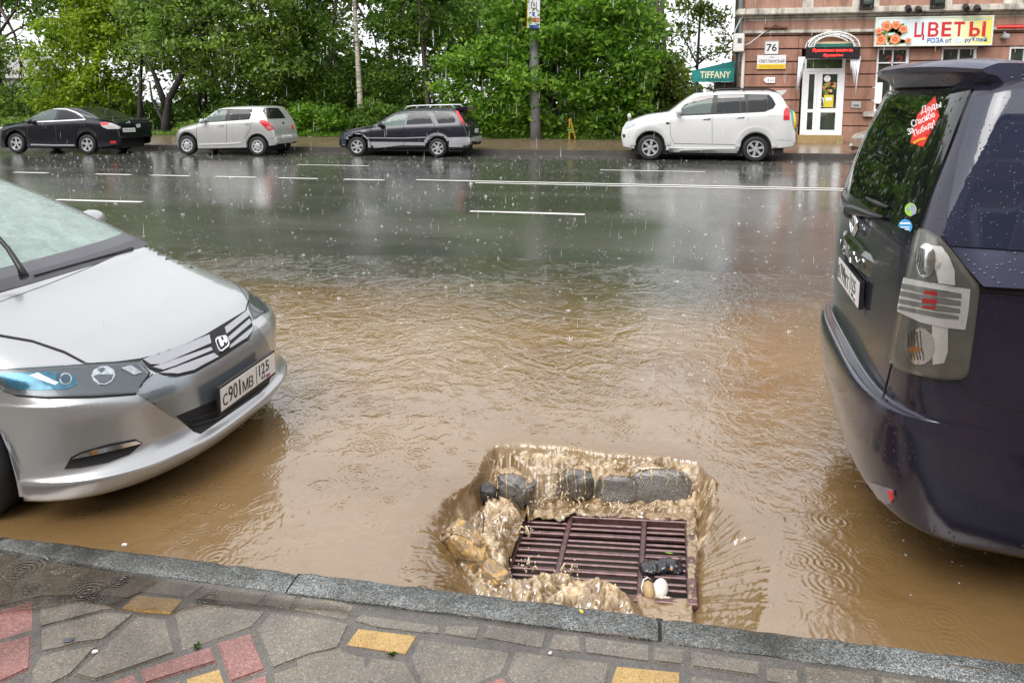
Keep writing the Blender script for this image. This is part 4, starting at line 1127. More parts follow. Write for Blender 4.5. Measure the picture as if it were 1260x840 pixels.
def sedan():
    k, ox, oy, Y = 5.727, 0, 100, 19.6
    z = lambda p: zz(p, ox, oy, k)
    c = FarCar('saloon_car', 'black saloon with chrome window surround, parked at the left end of the far row', conv_px(ox, oy, k, Y), Y, black_p,
        [(-60, 460), (-74, 430), (-76, 385), (-64, 348), (-30, 328), (0, 318), (60, 300), (150, 284), (190, 258), (230, 232), (270, 210), (330, 192), (400, 186), (470, 188), (530, 200), (600, 228), (660, 254), (720, 270), (770, 276), (798, 292), (815, 340), (824, 390), (822, 430), (812, 458)],
        [(20, 470), (220, 474), (540, 474), (700, 472)], [(-76, 340), (150, 296), (400, 282), (600, 272), (800, 292)],
        [(108, 445, 60), (608, 450, 61)], 5, width=1.74)
    c.d('window_trim', [ribbon(z([(150, 296), (190, 262), (250, 222), (330, 199), (410, 196), (470, 199), (530, 218), (575, 244), (602, 270), (400, 281), (220, 288)]), 1.3)], chrome, .008)
    c.d('side_window', [z([(226, 278), (252, 244), (330, 210), (408, 207), (384, 277)])], far_gg, .006)
    c.d('side_window', [z([(424, 208), (480, 210), (530, 230), (572, 266), (400, 276)])], far_gl, .006)
    c.d('rear_window', [z([(560, 192), (640, 190), (720, 205), (830, 236), (880, 262), (735, 268), (650, 232)])], rear_gl, .006)
    c.d('sill_strip', [ribbon(z([(218, 446), (380, 450), (526, 450)]), 1.6)], chrome, .014)
    c.d('panel_gap', [ribbon(z([(196, 290), (190, 360), (205, 440)]), .3), ribbon(z([(392, 284), (396, 444)]), .3), ribbon(z([(600, 276), (560, 330), (540, 400)]), .3)], pm('gap_sheen', (.05, .05, .055), .5, var=.1), .003)
    c.d('door_handle', [z([(330, 322), (366, 320), (366, 328), (330, 330)])], black_p, .02)
    c.d('door_handle', [z([(530, 320), (562, 318), (562, 326), (530, 328)])], black_p, .02)
    tl = c.d('tail_light', [z([(706, 294), (740, 289), (790, 298), (850, 322), (846, 336), (760, 338), (722, 322)])], tail_clear, .012, rim=.02)
    if tl: c.d('stop_lamp', [z([(706, 294), (740, 289), (770, 294), (764, 306), (722, 312)])], tail_red, .016, rim=.01, parent=tl)
    c.d('tail_light', [z([(955, 305), (985, 300), (990, 322), (965, 330)])], tail_clear, .012, rim=.02)
    plt = c.d('number_plate', [z([(862, 332), (948, 329), (953, 357), (868, 360)])], plate_far, .02, rim=.02, step=1.5)
    if plt: c.d('plate_lettering', [ribbon(z([(874 + i * 11, 338), (875 + i * 11, 352)]), .5) for i in range(7)], plate_k, .022, rim=.003, parent=plt, step=1)
    c.d('emblem', [z(oval(900, 292, 13, 10, 12))], chrome, .012)
    c.d('reflector', [z([(776, 422), (820, 420), (818, 438), (780, 440)])], tail_red, .012, rim=.02)
    c.d('headlight', [z([(-20, 338), (10, 320), (28, 322), (0, 340)])], lampgrey, .012)
    c.mirror((ox + 205 / k, oy + 285 / k), 1.0, black_p)
sedan()

def beige():
    Y = 20.9
    x0 = ony(1046, 186, Y)[0] + .35
    c = FarCar('saloon_car', 'beige car of which only the front shows beside the minivan', lambda p: (x0 + p[0], p[1]), Y, beige_p,
        [(.06, .22), (.0, .34), (.01, .52), (.06, .62), (.2, .72), (.6, .82), (1.05, .92), (1.35, 1.05), (1.8, 1.32), (2.2, 1.44), (2.8, 1.45), (3.3, 1.38), (3.8, 1.1), (4.2, 1.02), (4.4, .9), (4.45, .5), (4.4, .3)],
        [(.5, .2), (2, .2), (4, .22)], [(0, .7), (1.2, .88), (4.4, .95)],
        [(.82, .31, .31), (3.42, .31, .31)], 6, width=1.7)
    z = lambda p: zz(p, 880, 0, 4.42)
    c.d('headlight', [z([(772, 762), (792, 740), (842, 722), (860, 726), (830, 758)])], lampgrey, .012)
    c.d('lower_intake', [z([(738, 792), (780, 800), (780, 812), (742, 812)])], black_pl, .008)
    c.d('number_plate', [z([(731, 776), (742, 774), (742, 796), (732, 796)])], plate_far, .02, rim=.02, step=1.5)
    sd_ = cast_y(c.bvh, Y - 1)
    X = lambda p: [(x0 + a, b) for a, b in p]
    decal('side_window', X([(1.5, .96), (1.9, 1.28), (2.5, 1.36), (2.5, .97)]), far_gl, c.car, sd_, .006, .2)
    decal('side_window', X([(2.58, .97), (2.58, 1.36), (3.1, 1.33), (3.6, 1.0)]), far_gl, c.car, sd_, .006, .2)
beige()

# ============================================================ GROUND, ROAD, FLOOD WATER, KERBS, PAVEMENTS
WZ = -0.05          # level of the standing water
KY = 2.305          # road face of the near kerb
GZ = -0.24          # top of the drain grate
GC = onz(738, 679, GZ)

def nz(x, y, z=0.0): return noise.noise(Vector((x, y, z)))
def fbm(x, y, z=0.0, o=4): return noise.fractal(Vector((x, y, z)), 0.8, 2.1, o)

def mat_road():
    m = bpy.data.materials.new('wet_asphalt'); t, b = nodes(m)
    co = coords(t)
    n1 = N(t, 'ShaderNodeTexNoise', Scale=0.45, Detail=5.0, Roughness=0.6); t.links.new(coords(t, (.35, 1.6, 1)), n1.inputs['Vector'])
    n2 = N(t, 'ShaderNodeTexNoise', Scale=160.0, Detail=3.0); t.links.new(co, n2.inputs['Vector'])
    r1 = ramp(t, [(.35, (.058, .059, .053)), (.65, (.090, .087, .075))]); t.links.new(n1.outputs[0], r1.inputs[0])
    r2 = ramp(t, [(.3, (.55, .55, .55)), (.7, (1.25, 1.25, 1.25))]); t.links.new(n2.outputs[0], r2.inputs[0])
    mx = N(t, 'ShaderNodeMix', data_type='RGBA', blend_type='MULTIPLY'); mx.inputs[0].default_value = 1
    t.links.new(r1.outputs[0], mx.inputs[6]); t.links.new(r2.outputs[0], mx.inputs[7]); t.links.new(mx.outputs[2], b.inputs['Base Color'])
    rr = ramp(t, [(.38, (.07, .07, .07)), (.62, (.18, .18, .18))]); t.links.new(n1.outputs[0], rr.inputs[0]); t.links.new(rr.outputs[0], b.inputs['Roughness'])
    b.inputs['IOR'].default_value = 1.5
    b.inputs['Specular IOR Level'].default_value = 0.85
    n3 = N(t, 'ShaderNodeTexNoise', Scale=14.0, Detail=6.0, Roughness=0.7); t.links.new(co, n3.inputs['Vector'])
    bp = N(t, 'ShaderNodeBump', Strength=1.0, Distance=.0017); t.links.new(n3.outputs[0], bp.inputs['Height']); t.links.new(bp.outputs[0], b.inputs['Normal'])
    return m

def rings(t, scale, k, seed):
    """rain rings: concentric ripples round random centres"""
    vo = N(t, 'ShaderNodeTexVoronoi', Scale=scale, voronoi_dimensions='2D'); vo.inputs['Randomness'].default_value = .9
    mp = coords(t, (1, 1, 1)); ad = N(t, 'ShaderNodeVectorMath', operation='ADD'); ad.inputs[1].default_value = (seed, seed * 1.7, 0)
    t.links.new(mp, ad.inputs[0]); t.links.new(ad.outputs[0], vo.inputs['Vector'])
    sp = N(t, 'ShaderNodeSeparateColor'); t.links.new(vo.outputs['Color'], sp.inputs[0])
    ph = N(t, 'ShaderNodeMath', operation='MULTIPLY_ADD'); ph.inputs[1].default_value = k; t.links.new(vo.outputs['Distance'], ph.inputs[0])
    p2 = N(t, 'ShaderNodeMath', operation='MULTIPLY'); p2.inputs[1].default_value = 30.0; t.links.new(sp.outputs[1], p2.inputs[0]); t.links.new(p2.outputs[0], ph.inputs[2])
    si = N(t, 'ShaderNodeMath', operation='SINE'); t.links.new(ph.outputs[0], si.inputs[0])
    fo = N(t, 'ShaderNodeMapRange', interpolation_type='SMOOTHSTEP')
    for kk, v in (('From Min', 0.05), ('From Max', .42), ('To Min', 1.0), ('To Max', 0.0)): fo.inputs[kk].default_value = v
    t.links.new(vo.outputs['Distance'], fo.inputs['Value'])
    lt = N(t, 'ShaderNodeMath', operation='MULTIPLY'); t.links.new(si.outputs[0], lt.inputs[0]); t.links.new(fo.outputs[0], lt.inputs[1])
    am = N(t, 'ShaderNodeMath', operation='MULTIPLY'); t.links.new(lt.outputs[0], am.inputs[0]); t.links.new(sp.outputs[2], am.inputs[1])
    return am.outputs[0]

def mat_water():
    m = bpy.data.materials.new('muddy_water'); t, b = nodes(m)
    co = coords(t)
    g = N(t, 'ShaderNodeNewGeometry'); sx = N(t, 'ShaderNodeSeparateXYZ'); t.links.new(g.outputs['Position'], sx.inputs[0])
    n1 = N(t, 'ShaderNodeTexNoise', Scale=0.9, Detail=6.0, Roughness=.65, Distortion=.6); t.links.new(coords(t, (.6, 1.3, 1)), n1.inputs['Vector'])
    # silt thins out towards the shallow far edge of the flood
    ad = N(t, 'ShaderNodeMath', operation='MULTIPLY_ADD'); ad.inputs[1].default_value = 2.6; t.links.new(n1.outputs[0], ad.inputs[0]); t.links.new(sx.outputs[1], ad.inputs[2])
    mr = N(t, 'ShaderNodeMapRange', interpolation_type='SMOOTHSTEP')
    for kk, v in (('From Min', 6.4), ('From Max', 8.6), ('To Min', 0.0), ('To Max', 1.0)): mr.inputs[kk].default_value = v
    t.links.new(ad.outputs[0], mr.inputs['Value'])
    mud = ramp(t, [(.3, (.148, .086, .032)), (.5, (.192, .117, .049)), (.72, (.235, .152, .074))]); t.links.new(n1.outputs[0], mud.inputs[0])
    mx = N(t, 'ShaderNodeMix', data_type='RGBA'); t.links.new(mr.outputs[0], mx.inputs[0]); t.links.new(mud.outputs[0], mx.inputs[6]); mx.inputs[7].default_value = (.060, .054, .042, 1)
    at = N(t, 'ShaderNodeAttribute', attribute_name='foam')
    nf = N(t, 'ShaderNodeTexNoise', Scale=26.0, Detail=7.0, Roughness=.75); t.links.new(co, nf.inputs['Vector'])
    fr = ramp(t, [(.30, (.42, .29, .155)), (.46, (.62, .48, .31)), (.60, (.78, .68, .53)), (.72, (.88, .84, .76))]); t.links.new(nf.outputs[0], fr.inputs[0])
    mx2 = N(t, 'ShaderNodeMix', data_type='RGBA'); t.links.new(at.outputs['Fac'], mx2.inputs[0]); t.links.new(mx.outputs[2], mx2.inputs[6]); t.links.new(fr.outputs[0], mx2.inputs[7])
    t.links.new(mx2.outputs[2], b.inputs['Base Color'])
    rg = N(t, 'ShaderNodeMapRange'); rg.inputs['To Min'].default_value = .07; rg.inputs['To Max'].default_value = .22; t.links.new(at.outputs['Fac'], rg.inputs['Value']); zr = N(t, 'ShaderNodeMapRange'); t.links.new(sx.outputs[2], zr.inputs['Value'])
    for kk, v in (('From Min', -.066), ('From Max', -.11), ('To Min', 0.0), ('To Max', .08)): zr.inputs[kk].default_value = v
    zi = N(t, 'ShaderNodeMapRange'); ad_ = N(t, 'ShaderNodeAttribute', attribute_name='dull'); t.links.new(ad_.outputs['Fac'], zi.inputs['Value'])
    for kk, v in (('From Min', .05), ('From Max', .35), ('To Min', 2.15), ('To Max', 1.34)): zi.inputs[kk].default_value = v
    t.links.new(zi.outputs[0], b.inputs['IOR'])
    sw_ = N(t, 'ShaderNodeMath', operation='MULTIPLY'); sw_.inputs[1].default_value = .6; t.links.new(at.outputs['Fac'], sw_.inputs[0]); t.links.new(sw_.outputs[0], b.inputs['Subsurface Weight'])
    b.inputs['Subsurface Radius'].default_value = (1.0, .6, .3); b.inputs['Subsurface Scale'].default_value = .018
    ra = N(t, 'ShaderNodeMath', operation='ADD'); t.links.new(rg.outputs[0], ra.inputs[0]); t.links.new(zr.outputs[0], ra.inputs[1]); t.links.new(ra.outputs[0], b.inputs['Roughness'])
    b.inputs['IOR'].default_value = 1.95
    b.inputs['Specular IOR Level'].default_value = 0.5
    # ripples: broad swell, chop, rain rings
    h = None
    def add(sock, a):
        nonlocal h
        mu = N(t, 'ShaderNodeMath', operation='MULTIPLY_ADD'); mu.inputs[1].default_value = a
        t.links.new(sock, mu.inputs[0])
        if h is not None: t.links.new(h, mu.inputs[2])
        else: mu.inputs[2].default_value = 0
        h = mu.outputs[0]
    for sc, st, a, ds in ((3.2, (1, 1, 1), .012, 1.6), (13.0, (1.0, .75, 1), .0052, 1.5), (46.0, (1, 1, 1), .0017, .4)):
        n = N(t, 'ShaderNodeTexNoise', Scale=sc, Detail=2.0, Roughness=.55, Distortion=ds); t.links.new(coords(t, st), n.inputs['Vector']); add(n.outputs[0], a)
    # calmer and rougher patches
    for sc, k, sd_, a in ((3.2, 75.0, 3.1, .0011), (5.5, 60.0, 11.7, .0008), (2.1, 120.0, 23.0, .0008)): add(rings(t, sc, k, sd_), a)
    # slack water between ruffled patches
    np_ = N(t, 'ShaderNodeTexNoise', Scale=.75, Detail=3.0, Distortion=.8); t.links.new(coords(t, (.8, 1.2, 1)), np_.inputs['Vector'])
    mp_ = N(t, 'ShaderNodeMapRange', interpolation_type='SMOOTHSTEP')
    for kk, v in (('From Min', .38), ('From Max', .66), ('To Min', .55), ('To Max', 1.15)): mp_.inputs[kk].default_value = v
    t.links.new(np_.outputs[0], mp_.inputs['Value'])
    bp = N(t, 'ShaderNodeBump', Distance=1.0); t.links.new(mp_.outputs[0], bp.inputs['Strength']); t.links.new(h, bp.inputs['Height'])
    t.links.new(bp.outputs[0], b.inputs['Normal'])
    return m

road_m, water_m = mat_road(), mat_water()
line_m = pm('road_paint', (.70, .69, .64), .35, var=.10, vscale=7, bump=.0006, bscale=200)

def roadz(x, y):
    base = -.12 if y < 4 else (-.12 + .12 * (y - 4) / 6.5 if y < 10.5 else 0.0)
    return base + (.010 * fbm(x * .35, y * .8, 3.0) if 4.2 < y < 12 else 0)

HX0, HX1, HY1 = -1.45, 1.0, 4.1      # opening in the road round the drain
def build_road():
    xs = [-120, -80, -55, -40] + list(np.arange(-30, HX0 - .3, .8)) + [HX0] + list(np.linspace(HX0, HX1, 5)[1:-1]) + [HX1] + list(np.arange(HX1 + .8, 30, .8)) + [40, 55, 80, 120]
    ys = [KY - .03] + [HY1] + list(np.arange(4.4, 12.2, .3)) + [14, 18, 22.0]
    V = [(x, y, roadz(x, y)) for y in ys for x in xs]; n = len(xs)
    F = []
    for j in range(len(ys) - 1):
        for i in range(n - 1):
            if j == 0 and HX0 - 1e-6 <= xs[i] and xs[i + 1] <= HX1 + 1e-6: continue
            F.append((j * n + i, j * n + i + 1, (j + 1) * n + i + 1, (j + 1) * n + i))
    road = tag(mk('road', V, F, road_m, smooth=True), kind='structure')
    def strip(name, x0, x1, yc, w):
        mb = MB()
        k = max(1, int((x1 - x0) / .8))
        xx = np.linspace(x0, x1, k + 1)
        P = [(x, yc + s * w / 2, roadz(x, yc + s * w / 2) + .006 + dz) for dz in (0,) for x in xx for s in (-1, 1)]
        mb.add(P, [(2 * i, 2 * i + 2, 2 * i + 3, 2 * i + 1) for i in range(k)])
        return mb.build(name, line_m, road)
    strip('solid_line', -4.75, 60, 14.80, .13); 
    strip('solid_line', -3.4, 60, 14.50, .10)
    for x0, x1 in ((-19.2, -17.9), (-16.4, -15.4), (-14.9, -14.0), (-12.75, -11.85), (-11.35, -10.4), (-9.75, -8.8), (-8.25, -7.35), (-6.75, -5.85)): strip('dash', x0 + .45, x1 + .45, 14.62, .13)
    for x0, x1 in ((-8.85, -6.9), (-1.05, 1.4), (7.2, 9.2)): strip('dash', x0, x1, 17.6, .11)
    for x0, x1 in ((-9.9, -8.25), (-2.62, -.86), (4.8, 6.6)): strip('dash', x0, x1, 10.8, .13)
build_road()

# ---- the flood and the pit round the drain
def pip_dist(P, poly):
    poly = np.array(poly)[:, :2]; A = poly; B = np.roll(poly, -1, 0)
    d = np.full(len(P), 1e9); ins = np.zeros(len(P), bool)
    for a, b in zip(A, B):
        ab = b - a; t_ = np.clip(((P - a) @ ab) / (ab @ ab), 0, 1)
        d = np.minimum(d, np.linalg.norm(P - (a + t_[:, None] * ab), axis=1))
        c = ((a[1] > P[:, 1]) != (b[1] > P[:, 1])) & (P[:, 0] < (b[0] - a[0]) * (P[:, 1] - a[1]) / (b[1] - a[1] + 1e-12) + a[0])
        ins ^= c
    return d, ins

def sm(a, b, x):
    t_ = np.clip((x - a) / (b - a), 0, 1); return t_ * t_ * (3 - 2 * t_)

RIM = [onz(x, y, WZ) for x, y in [(598, 549), (612, 544), (640, 541), (700, 545), (742, 553), (800, 557), (858, 565), (872, 582), (886, 612), (930, 655), (950, 690), (945, 735), (930, 775)]] + [np.array([.35, 2.25, 0]), np.array([-.75, 2.25, 0])] + [onz(x, y, WZ) for x, y in [(508, 712), (498, 690), (500, 665), (512, 640), (545, 606), (578, 590), (592, 570)]]
FLOOR = [onz(x, y, GZ) for x, y in [(612, 590), (660, 607), (740, 612), (850, 622), (856, 640), (858, 690), (852, 752)]] + [np.array([.20, 2.30, 0]), np.array([-.52, 2.30, 0])] + [onz(x, y, GZ) for x, y in [(585, 716), (562, 690), (566, 660), (590, 632), (606, 612)]]
FOAM = [onz(x, y, GZ) for x, y in [(604, 596), (640, 612), (652, 632), (640, 655), (634, 690), (640, 712), (668, 702), (700, 700), (740, 716), (782, 738), (795, 770), (700, 775), (600, 752), (560, 718), (540, 690), (556, 652), (586, 626)]]
FOOT = [onz(x, y, GZ) for x, y in [(640, 606), (700, 610), (780, 612), (862, 616), (884, 640), (868, 700), (846, 668), (848, 642), (820, 636), (790, 641), (762, 633), (735, 640), (712, 632), (690, 644), (664, 634), (646, 640)]]
YRID = [(600, 562), (640, 559), (700, 566), (740, 573), (790, 574), (830, 568), (862, 574)]
RIDGE = [onz(x, y, -.085) for x, y in YRID]
TILT, GYAW = R(4.5), R(-2.0)
gux = np.array([math.cos(GYAW) * math.cos(TILT), math.sin(GYAW) * math.cos(TILT), math.sin(TILT)])
guy = np.array([-math.sin(GYAW), math.cos(GYAW), 0.0])
GW, GD = .82, .60
FROTH = []

def build_water():
    xs = np.array([-120, -80, -40, -20, -12, -8, -6, -4.5, -3.4, -2.6, -2.1, -1.75] + list(np.concatenate([np.arange(HX0 - .05, -1.0, .012), np.arange(-1.0, .52, .0052), np.arange(.52, HX1 + .08, .012)])) + [1.3, 1.7, 2.4, 3.5, 5, 8, 12, 20, 40, 80, 120])
    ys = np.array(list(np.concatenate([np.arange(KY - .004, 3.92, .0055), np.arange(3.92, HY1 + .02, .015)])) + [4.3, 4.7, 5.2, 5.8, 6.5, 7.2, 7.9, 8.6, 9.2])
    XX, YY = np.meshgrid(xs, ys); P = np.column_stack([XX.ravel(), YY.ravel()])
    dr, ir = pip_dist(P, RIM); df, if_ = pip_dist(P, FLOOR); dm, im = pip_dist(P, FOAM); dk, ik = pip_dist(P, FOOT)
    z = np.full(len(P), WZ)
    near = (P[:, 0] > HX0) & (P[:, 0] < HX1) & (P[:, 1] < HY1)
    out = near & ~ir
    z[out] -= .014 * np.exp(-dr[out] / .07) * sm(HX0, HX0 + .3, P[out, 0])
    mid = ir & ~if_
    s = dr / (dr + df + 1e-9)
    z[mid] = WZ - .014 - (-(WZ - .014) + GZ) * -1 * 0 - (WZ - .014 - (GZ - .005)) * (s[mid] ** (2.0 - .85 * sm(GC[0] + .2, GC[0] + .5, P[mid, 0])))
    z[ir & if_] = GZ - .005
    # back of the pit: a dark drop under the lip, then a ridge of broken asphalt with froth along its crest
    rx = np.array([p[0] for p in RIDGE]); ry = np.array([p[1] for p in RIDGE])
    o = np.argsort(rx)
    yr = np.interp(P[:, 0], rx[o], ry[o])
    bandw = sm(rx.min() - .02, rx.min() + .06, P[:, 0]) * (1 - sm(rx.max() - .03, rx.max() + .05, P[:, 0]))
    dyr = P[:, 1] - yr
    ridge = np.where(dyr > 0, -.085 - .06 * sm(0, .05, dyr), -.085 - np.clip(-dyr / .20, 0, 1.4) ** 1.2 * (.085 * -1 - GZ) * 1.0)
    inb = ir & (bandw > 0) & (P[:, 1] > 3.3)
    lip = sm(-.02, .085, dr) * np.clip(dr / .03, 0, 1)
    zb = np.where(dyr > 0, (WZ - .012) * (1 - lip) + ridge * lip, ridge)
    zb = zb + np.where(inb & (dr > .03), [.012 * fbm(a * 13, b * 13, 4.0) + .005 * nz(a * 45, b * 45, 2.0) if q else 0 for a, b, q in zip(P[:, 0], P[:, 1], inb)], 0)
    z[inb] = (z * (1 - bandw) + zb * bandw)[inb]
    foam = np.zeros(len(P))
    rd = np.abs(dyr - -.01)
    foam = np.maximum(foam, inb * bandw * .24)
    foam = np.maximum(foam, inb * bandw * (1 - sm(.012, .06, rd)) * .95)
    fm = np.where(im, sm(0, .085, dm), 0); foam = np.maximum(foam, fm)
    fk = np.where(ik, sm(0, .02, dk), 0); foam = np.maximum(foam, fk * .8)
    # opening under the grate bars
    gl = P - GC[:2]
    gu = gl @ gux[:2] / (math.cos(TILT) ** 2); gv = gl @ guy[:2]
    ing = (np.abs(gu) < GW / 2 - .035) & (np.abs(gv) < GD / 2 - .03) & (fm < .25) & (fk < .5)
    gz_here = GC[2] + gu * math.sin(TILT)
    infl = ir & if_ & ~im
    z[infl] = gz_here[infl] + .003
    zl = z.copy(); fo = foam.copy()
    for i in np.nonzero(near & (ir | (dr < .12)))[0]:
        x, y = P[i]
        if ing[i]:
            zl[i] = GZ - .2; continue
        f = foam[i]
        if f > .02 and not (inb[i] and f < .3):
            wx, wy = x + .03 * nz(x * 9, y * 9, 8.0), y + .03 * nz(x * 9, y * 9, 3.0)
            v1 = noise.voronoi(Vector((wx * 21, wy * 21, 1.3)))[0][0]
            v2 = noise.voronoi(Vector((wx * 58, wy * 58, 4.3)))[0][0]
            lump = .030 * (1 - 1.6 * v1 * v1) + .009 * (1 - 2 * v2 * v2) + .042 * fbm(x * 6, y * 6, 2.0) + .004 * fbm(x * 30, y * 30, 6.0)
            up = .022 if im[i] else 0.0
            a = 1.0 if im[i] else (.55 if not ik[i] else .7)
            zl[i] = (max(z[i], gz_here[i]) if im[i] else z[i]) + f * (up + lump * a)
            fo[i] = min(1, max(0, f * (.22 + .95 * (.62 - v1) + .75 * (.42 - v2) + .55 * fbm(x * 9, y * 9, 7.0)) * 1.5 - .12))
        elif mid[i]:
            e = s[i] * (1 - s[i]) * 4
            ang = math.atan2(y - GC[1], x - GC[0])
            st = noise.noise(Vector((ang * 26, s[i] * 1.2, 5.0))) + .6 * noise.noise(Vector((ang * 70, s[i] * 1.6, 1.0)))
            zl[i] += e * (.016 * st + .006 * fbm(x * 20, y * 20, 1.0))
            fo[i] = max(fo[i], .16 * max(0, st) * s[i])
        elif infl[i]:
            zl[i] += .012 * fbm(x * 11, y * 11, 9.0) + .009 * fbm(x * 22, y * 22, 2.0); fo[i] = max(fo[i], .18)
    dull = np.maximum(fo, np.where(inb, .26 * np.clip(dr / .02, 0, 1), 0))
    for i in np.nonzero((fo > .45) & near)[0]: FROTH.append((P[i][0], P[i][1], zl[i], fo[i]))
    n = len(xs); m_ = len(ys)
    idx = np.arange(n * m_).reshape(m_, n)
    q = np.stack([idx[:-1, :-1], idx[:-1, 1:], idx[1:, 1:], idx[1:, :-1]], -1).reshape(-1, 4)
    deep = zl < GZ - .09
    q = q[~deep[q].any(1)]
    V = np.column_stack([P, zl])
    o_ = tag(mk('flood_water', V.tolist(), q.tolist(), water_m, smooth=True), kind='structure')
    d_ = o_.data.attributes.new('dull', 'FLOAT', 'POINT'); d_.data.foreach_set('value', dull.astype(np.float32))
    a_ = o_.data.attributes.new('foam', 'FLOAT', 'POINT'); a_.data.foreach_set('value', fo.astype(np.float32))
build_water()

pit = MB()
x0, x1, y0, y1 = GC[0] - GW / 2 - .02, GC[0] + GW / 2 + .02, GC[1] - GD / 2 - .02, GC[1] + GD / 2 + .02
pit.add([(x0, y0, -.27), (x1, y0, -.27), (x1, y1, -.27), (x0, y1, -.27), (x0, y0, -.9), (x1, y0, -.9), (x1, y1, -.9), (x0, y1, -.9)], [(4, 5, 6, 7), (0, 4, 5, 1)[::-1], (1, 5, 6, 2)[::-1], (2, 6, 7, 3)[::-1], (3, 7, 4, 0)[::-1]])
tag(pit.build('drain_shaft', pm('shaft_wall', (.010, .007, .007), .6, var=.3)), kind='structure')

def build_grate():
    iron = pm('wet_cast_iron', (.115, .058, .056), .40, .3, .2, .5, var=.55, vscale=25, bump=.0012, bscale=90)
    root = empty('drain_grate', tuple(GC), 'rusty dark iron storm drain grate at the bottom of the pit, half covered by froth', 'drain grate')
    def L(u, v, w=0): return tuple(GC + gux * u + guy * v + np.array([0, 0, w]))
    def bar(mb, u0, u1, v0, v1, h=.045, top=0.0):
        c = [(u0, v0), (u1, v0), (u1, v1), (u0, v1)]
        bv = .004
        ci = [(u0 + bv, v0 + bv), (u1 - bv, v0 + bv), (u1 - bv, v1 - bv), (u0 + bv, v1 - bv)]
        P = [L(u, v, top - h) for u, v in c] + [L(u, v, top - bv) for u, v in c] + [L(u, v, top) for u, v in ci]
        mb.add(P, [(0, 1, 5, 4), (1, 2, 6, 5), (2, 3, 7, 6), (3, 0, 4, 7), (4, 5, 9, 8), (5, 6, 10, 9), (6, 7, 11, 10), (7, 4, 8, 11), (8, 9, 10, 11)])
    fr = MB(); hw, hd = GW / 2, GD / 2
    for a in ((-hw, hw, -hd, -hd + .035), (-hw, hw, hd - .035, hd), (-hw, -hw + .04, -hd + .035, hd - .035), (hw - .04, hw, -hd + .035, hd - .035)): bar(fr, *a, h=.06, top=.002)
    fr.build('frame', iron, root)
    cols = [-hw + .04, -.165, .185, hw - .04]
    for c in cols[1:3]:
        mb = MB(); bar(mb, c - .012, c + .012, -hd + .035, hd - .035, .025, .0015); mb.build('rib', iron, root)
    inner = 2 * (hd - .035)
    vv = -hd + .035; grp = inner / 4
    for g_ in range(4):
        base = vv + g_ * grp
        sl = (grp - .022) / 3
        if g_:
            for k in range(3):
                mb = MB(); bar(mb, cols[k] + (.012 if k else 0), cols[k + 1] - (.012 if k < 2 else 0), base - .011, base + .011, .014, 0.0); mb.build('cross_bar', iron, root)
        for j in (1, 2):
            vb = base + .011 + sl * j
            for k in range(3):
                mb = MB(); bar(mb, cols[k] + (.012 if k else 0), cols[k + 1] - (.012 if k < 2 else 0), vb - .0065, vb + .0065, .010, -.002); mb.build('cross_bar', iron, root)
build_grate()

# ---- broken pieces in the pit
ROCKS = []
def rock(name, label, c, r, rot, mat, seed, cat, rough=.22, sub=4, group=None, flat=None):
    bm = bmesh.new(); bmesh.ops.create_icosphere(bm, subdivisions=sub, radius=1)
    M = Matrix.Rotation(rot[2], 3, 'Z') @ Matrix.Rotation(rot[1], 3, 'Y') @ Matrix.Rotation(rot[0], 3, 'X')
    for v in bm.verts:
        p = v.co.copy()
        # blunt, faceted lump
        q = Vector([math.copysign(abs(a) ** .62, a) for a in p]) * .84
        d = 1 + rough * noise.fractal(p * 1.3 + Vector((seed, 0, 0)), .8, 2, 5) + .05 * noise.noise(p * 7 + Vector((0, seed, 0))) + .022 * noise.noise(p * 19)
        q = Vector((q.x * d * r[0], q.y * d * r[1], q.z * d * r[2]))
        v.co = M @ q + Vector(c)
    v = [tuple(p.co) for p in bm.verts]; bm.verts.index_update(); f = [[p.index for p in q.verts] for q in bm.faces]; bm.free()
    if len(v) > 600: ROCKS.append((v, f))
    o = mk(name, v, f, mat, smooth=True, origin=c, flat_angle=45)
    return tag(o, label, cat, group)

asph = pm('broken_asphalt', (.125, .115, .105), .22, 0, .5, .8, var=.45, vscale=70, bump=.004, bscale=120)
dark_st = pm('dark_stone', (.035, .032, .036), .3, 0, .4, .6, var=.4, vscale=40, bump=.003, bscale=90)
def ochre():
    m = pm('ochre_stone', (.30, .21, .10), .35, 0, .3, .5); t, b = m.node_tree, m.node_tree.nodes['Principled BSDF']
    n = N(t, 'ShaderNodeTexNoise', Scale=11.0, Detail=6.0, Roughness=.7, Distortion=1.0); t.links.new(coords(t, (1, 1, 2.5)), n.inputs['Vector'])
    r = ramp(t, [(.36, (.12, .10, .075)), (.47, (.24, .17, .095)), (.56, (.46, .27, .08)), (.68, (.60, .44, .26))]); t.links.new(n.outputs[0], r.inputs[0]); t.links.new(r.outputs[0], b.inputs['Base Color'])
    n2 = N(t, 'ShaderNodeTexNoise', Scale=60.0, Detail=5.0); t.links.new(coords(t), n2.inputs['Vector'])
    bp = N(t, 'ShaderNodeBump', Strength=1.0, Distance=.004); t.links.new(n2.outputs[0], bp.inputs['Height']); t.links.new(bp.outputs[0], b.inputs['Normal'])
    return m
G_ = 'lumps of broken asphalt in the drain pit'
rock('asphalt_lump', 'large grey lump of broken asphalt at the back left corner of the pit', tuple(onz(633, 599, -.155)), (.115, .075, .085), (.3, .2, -.4), asph, 1.0, 'lump', group=G_)
rock('stone', 'small black stone at the left end of the broken asphalt', tuple(onz(598, 606, -.17)), (.06, .05, .045), (.2, .3, .4), dark_st, 2.0, 'stone')
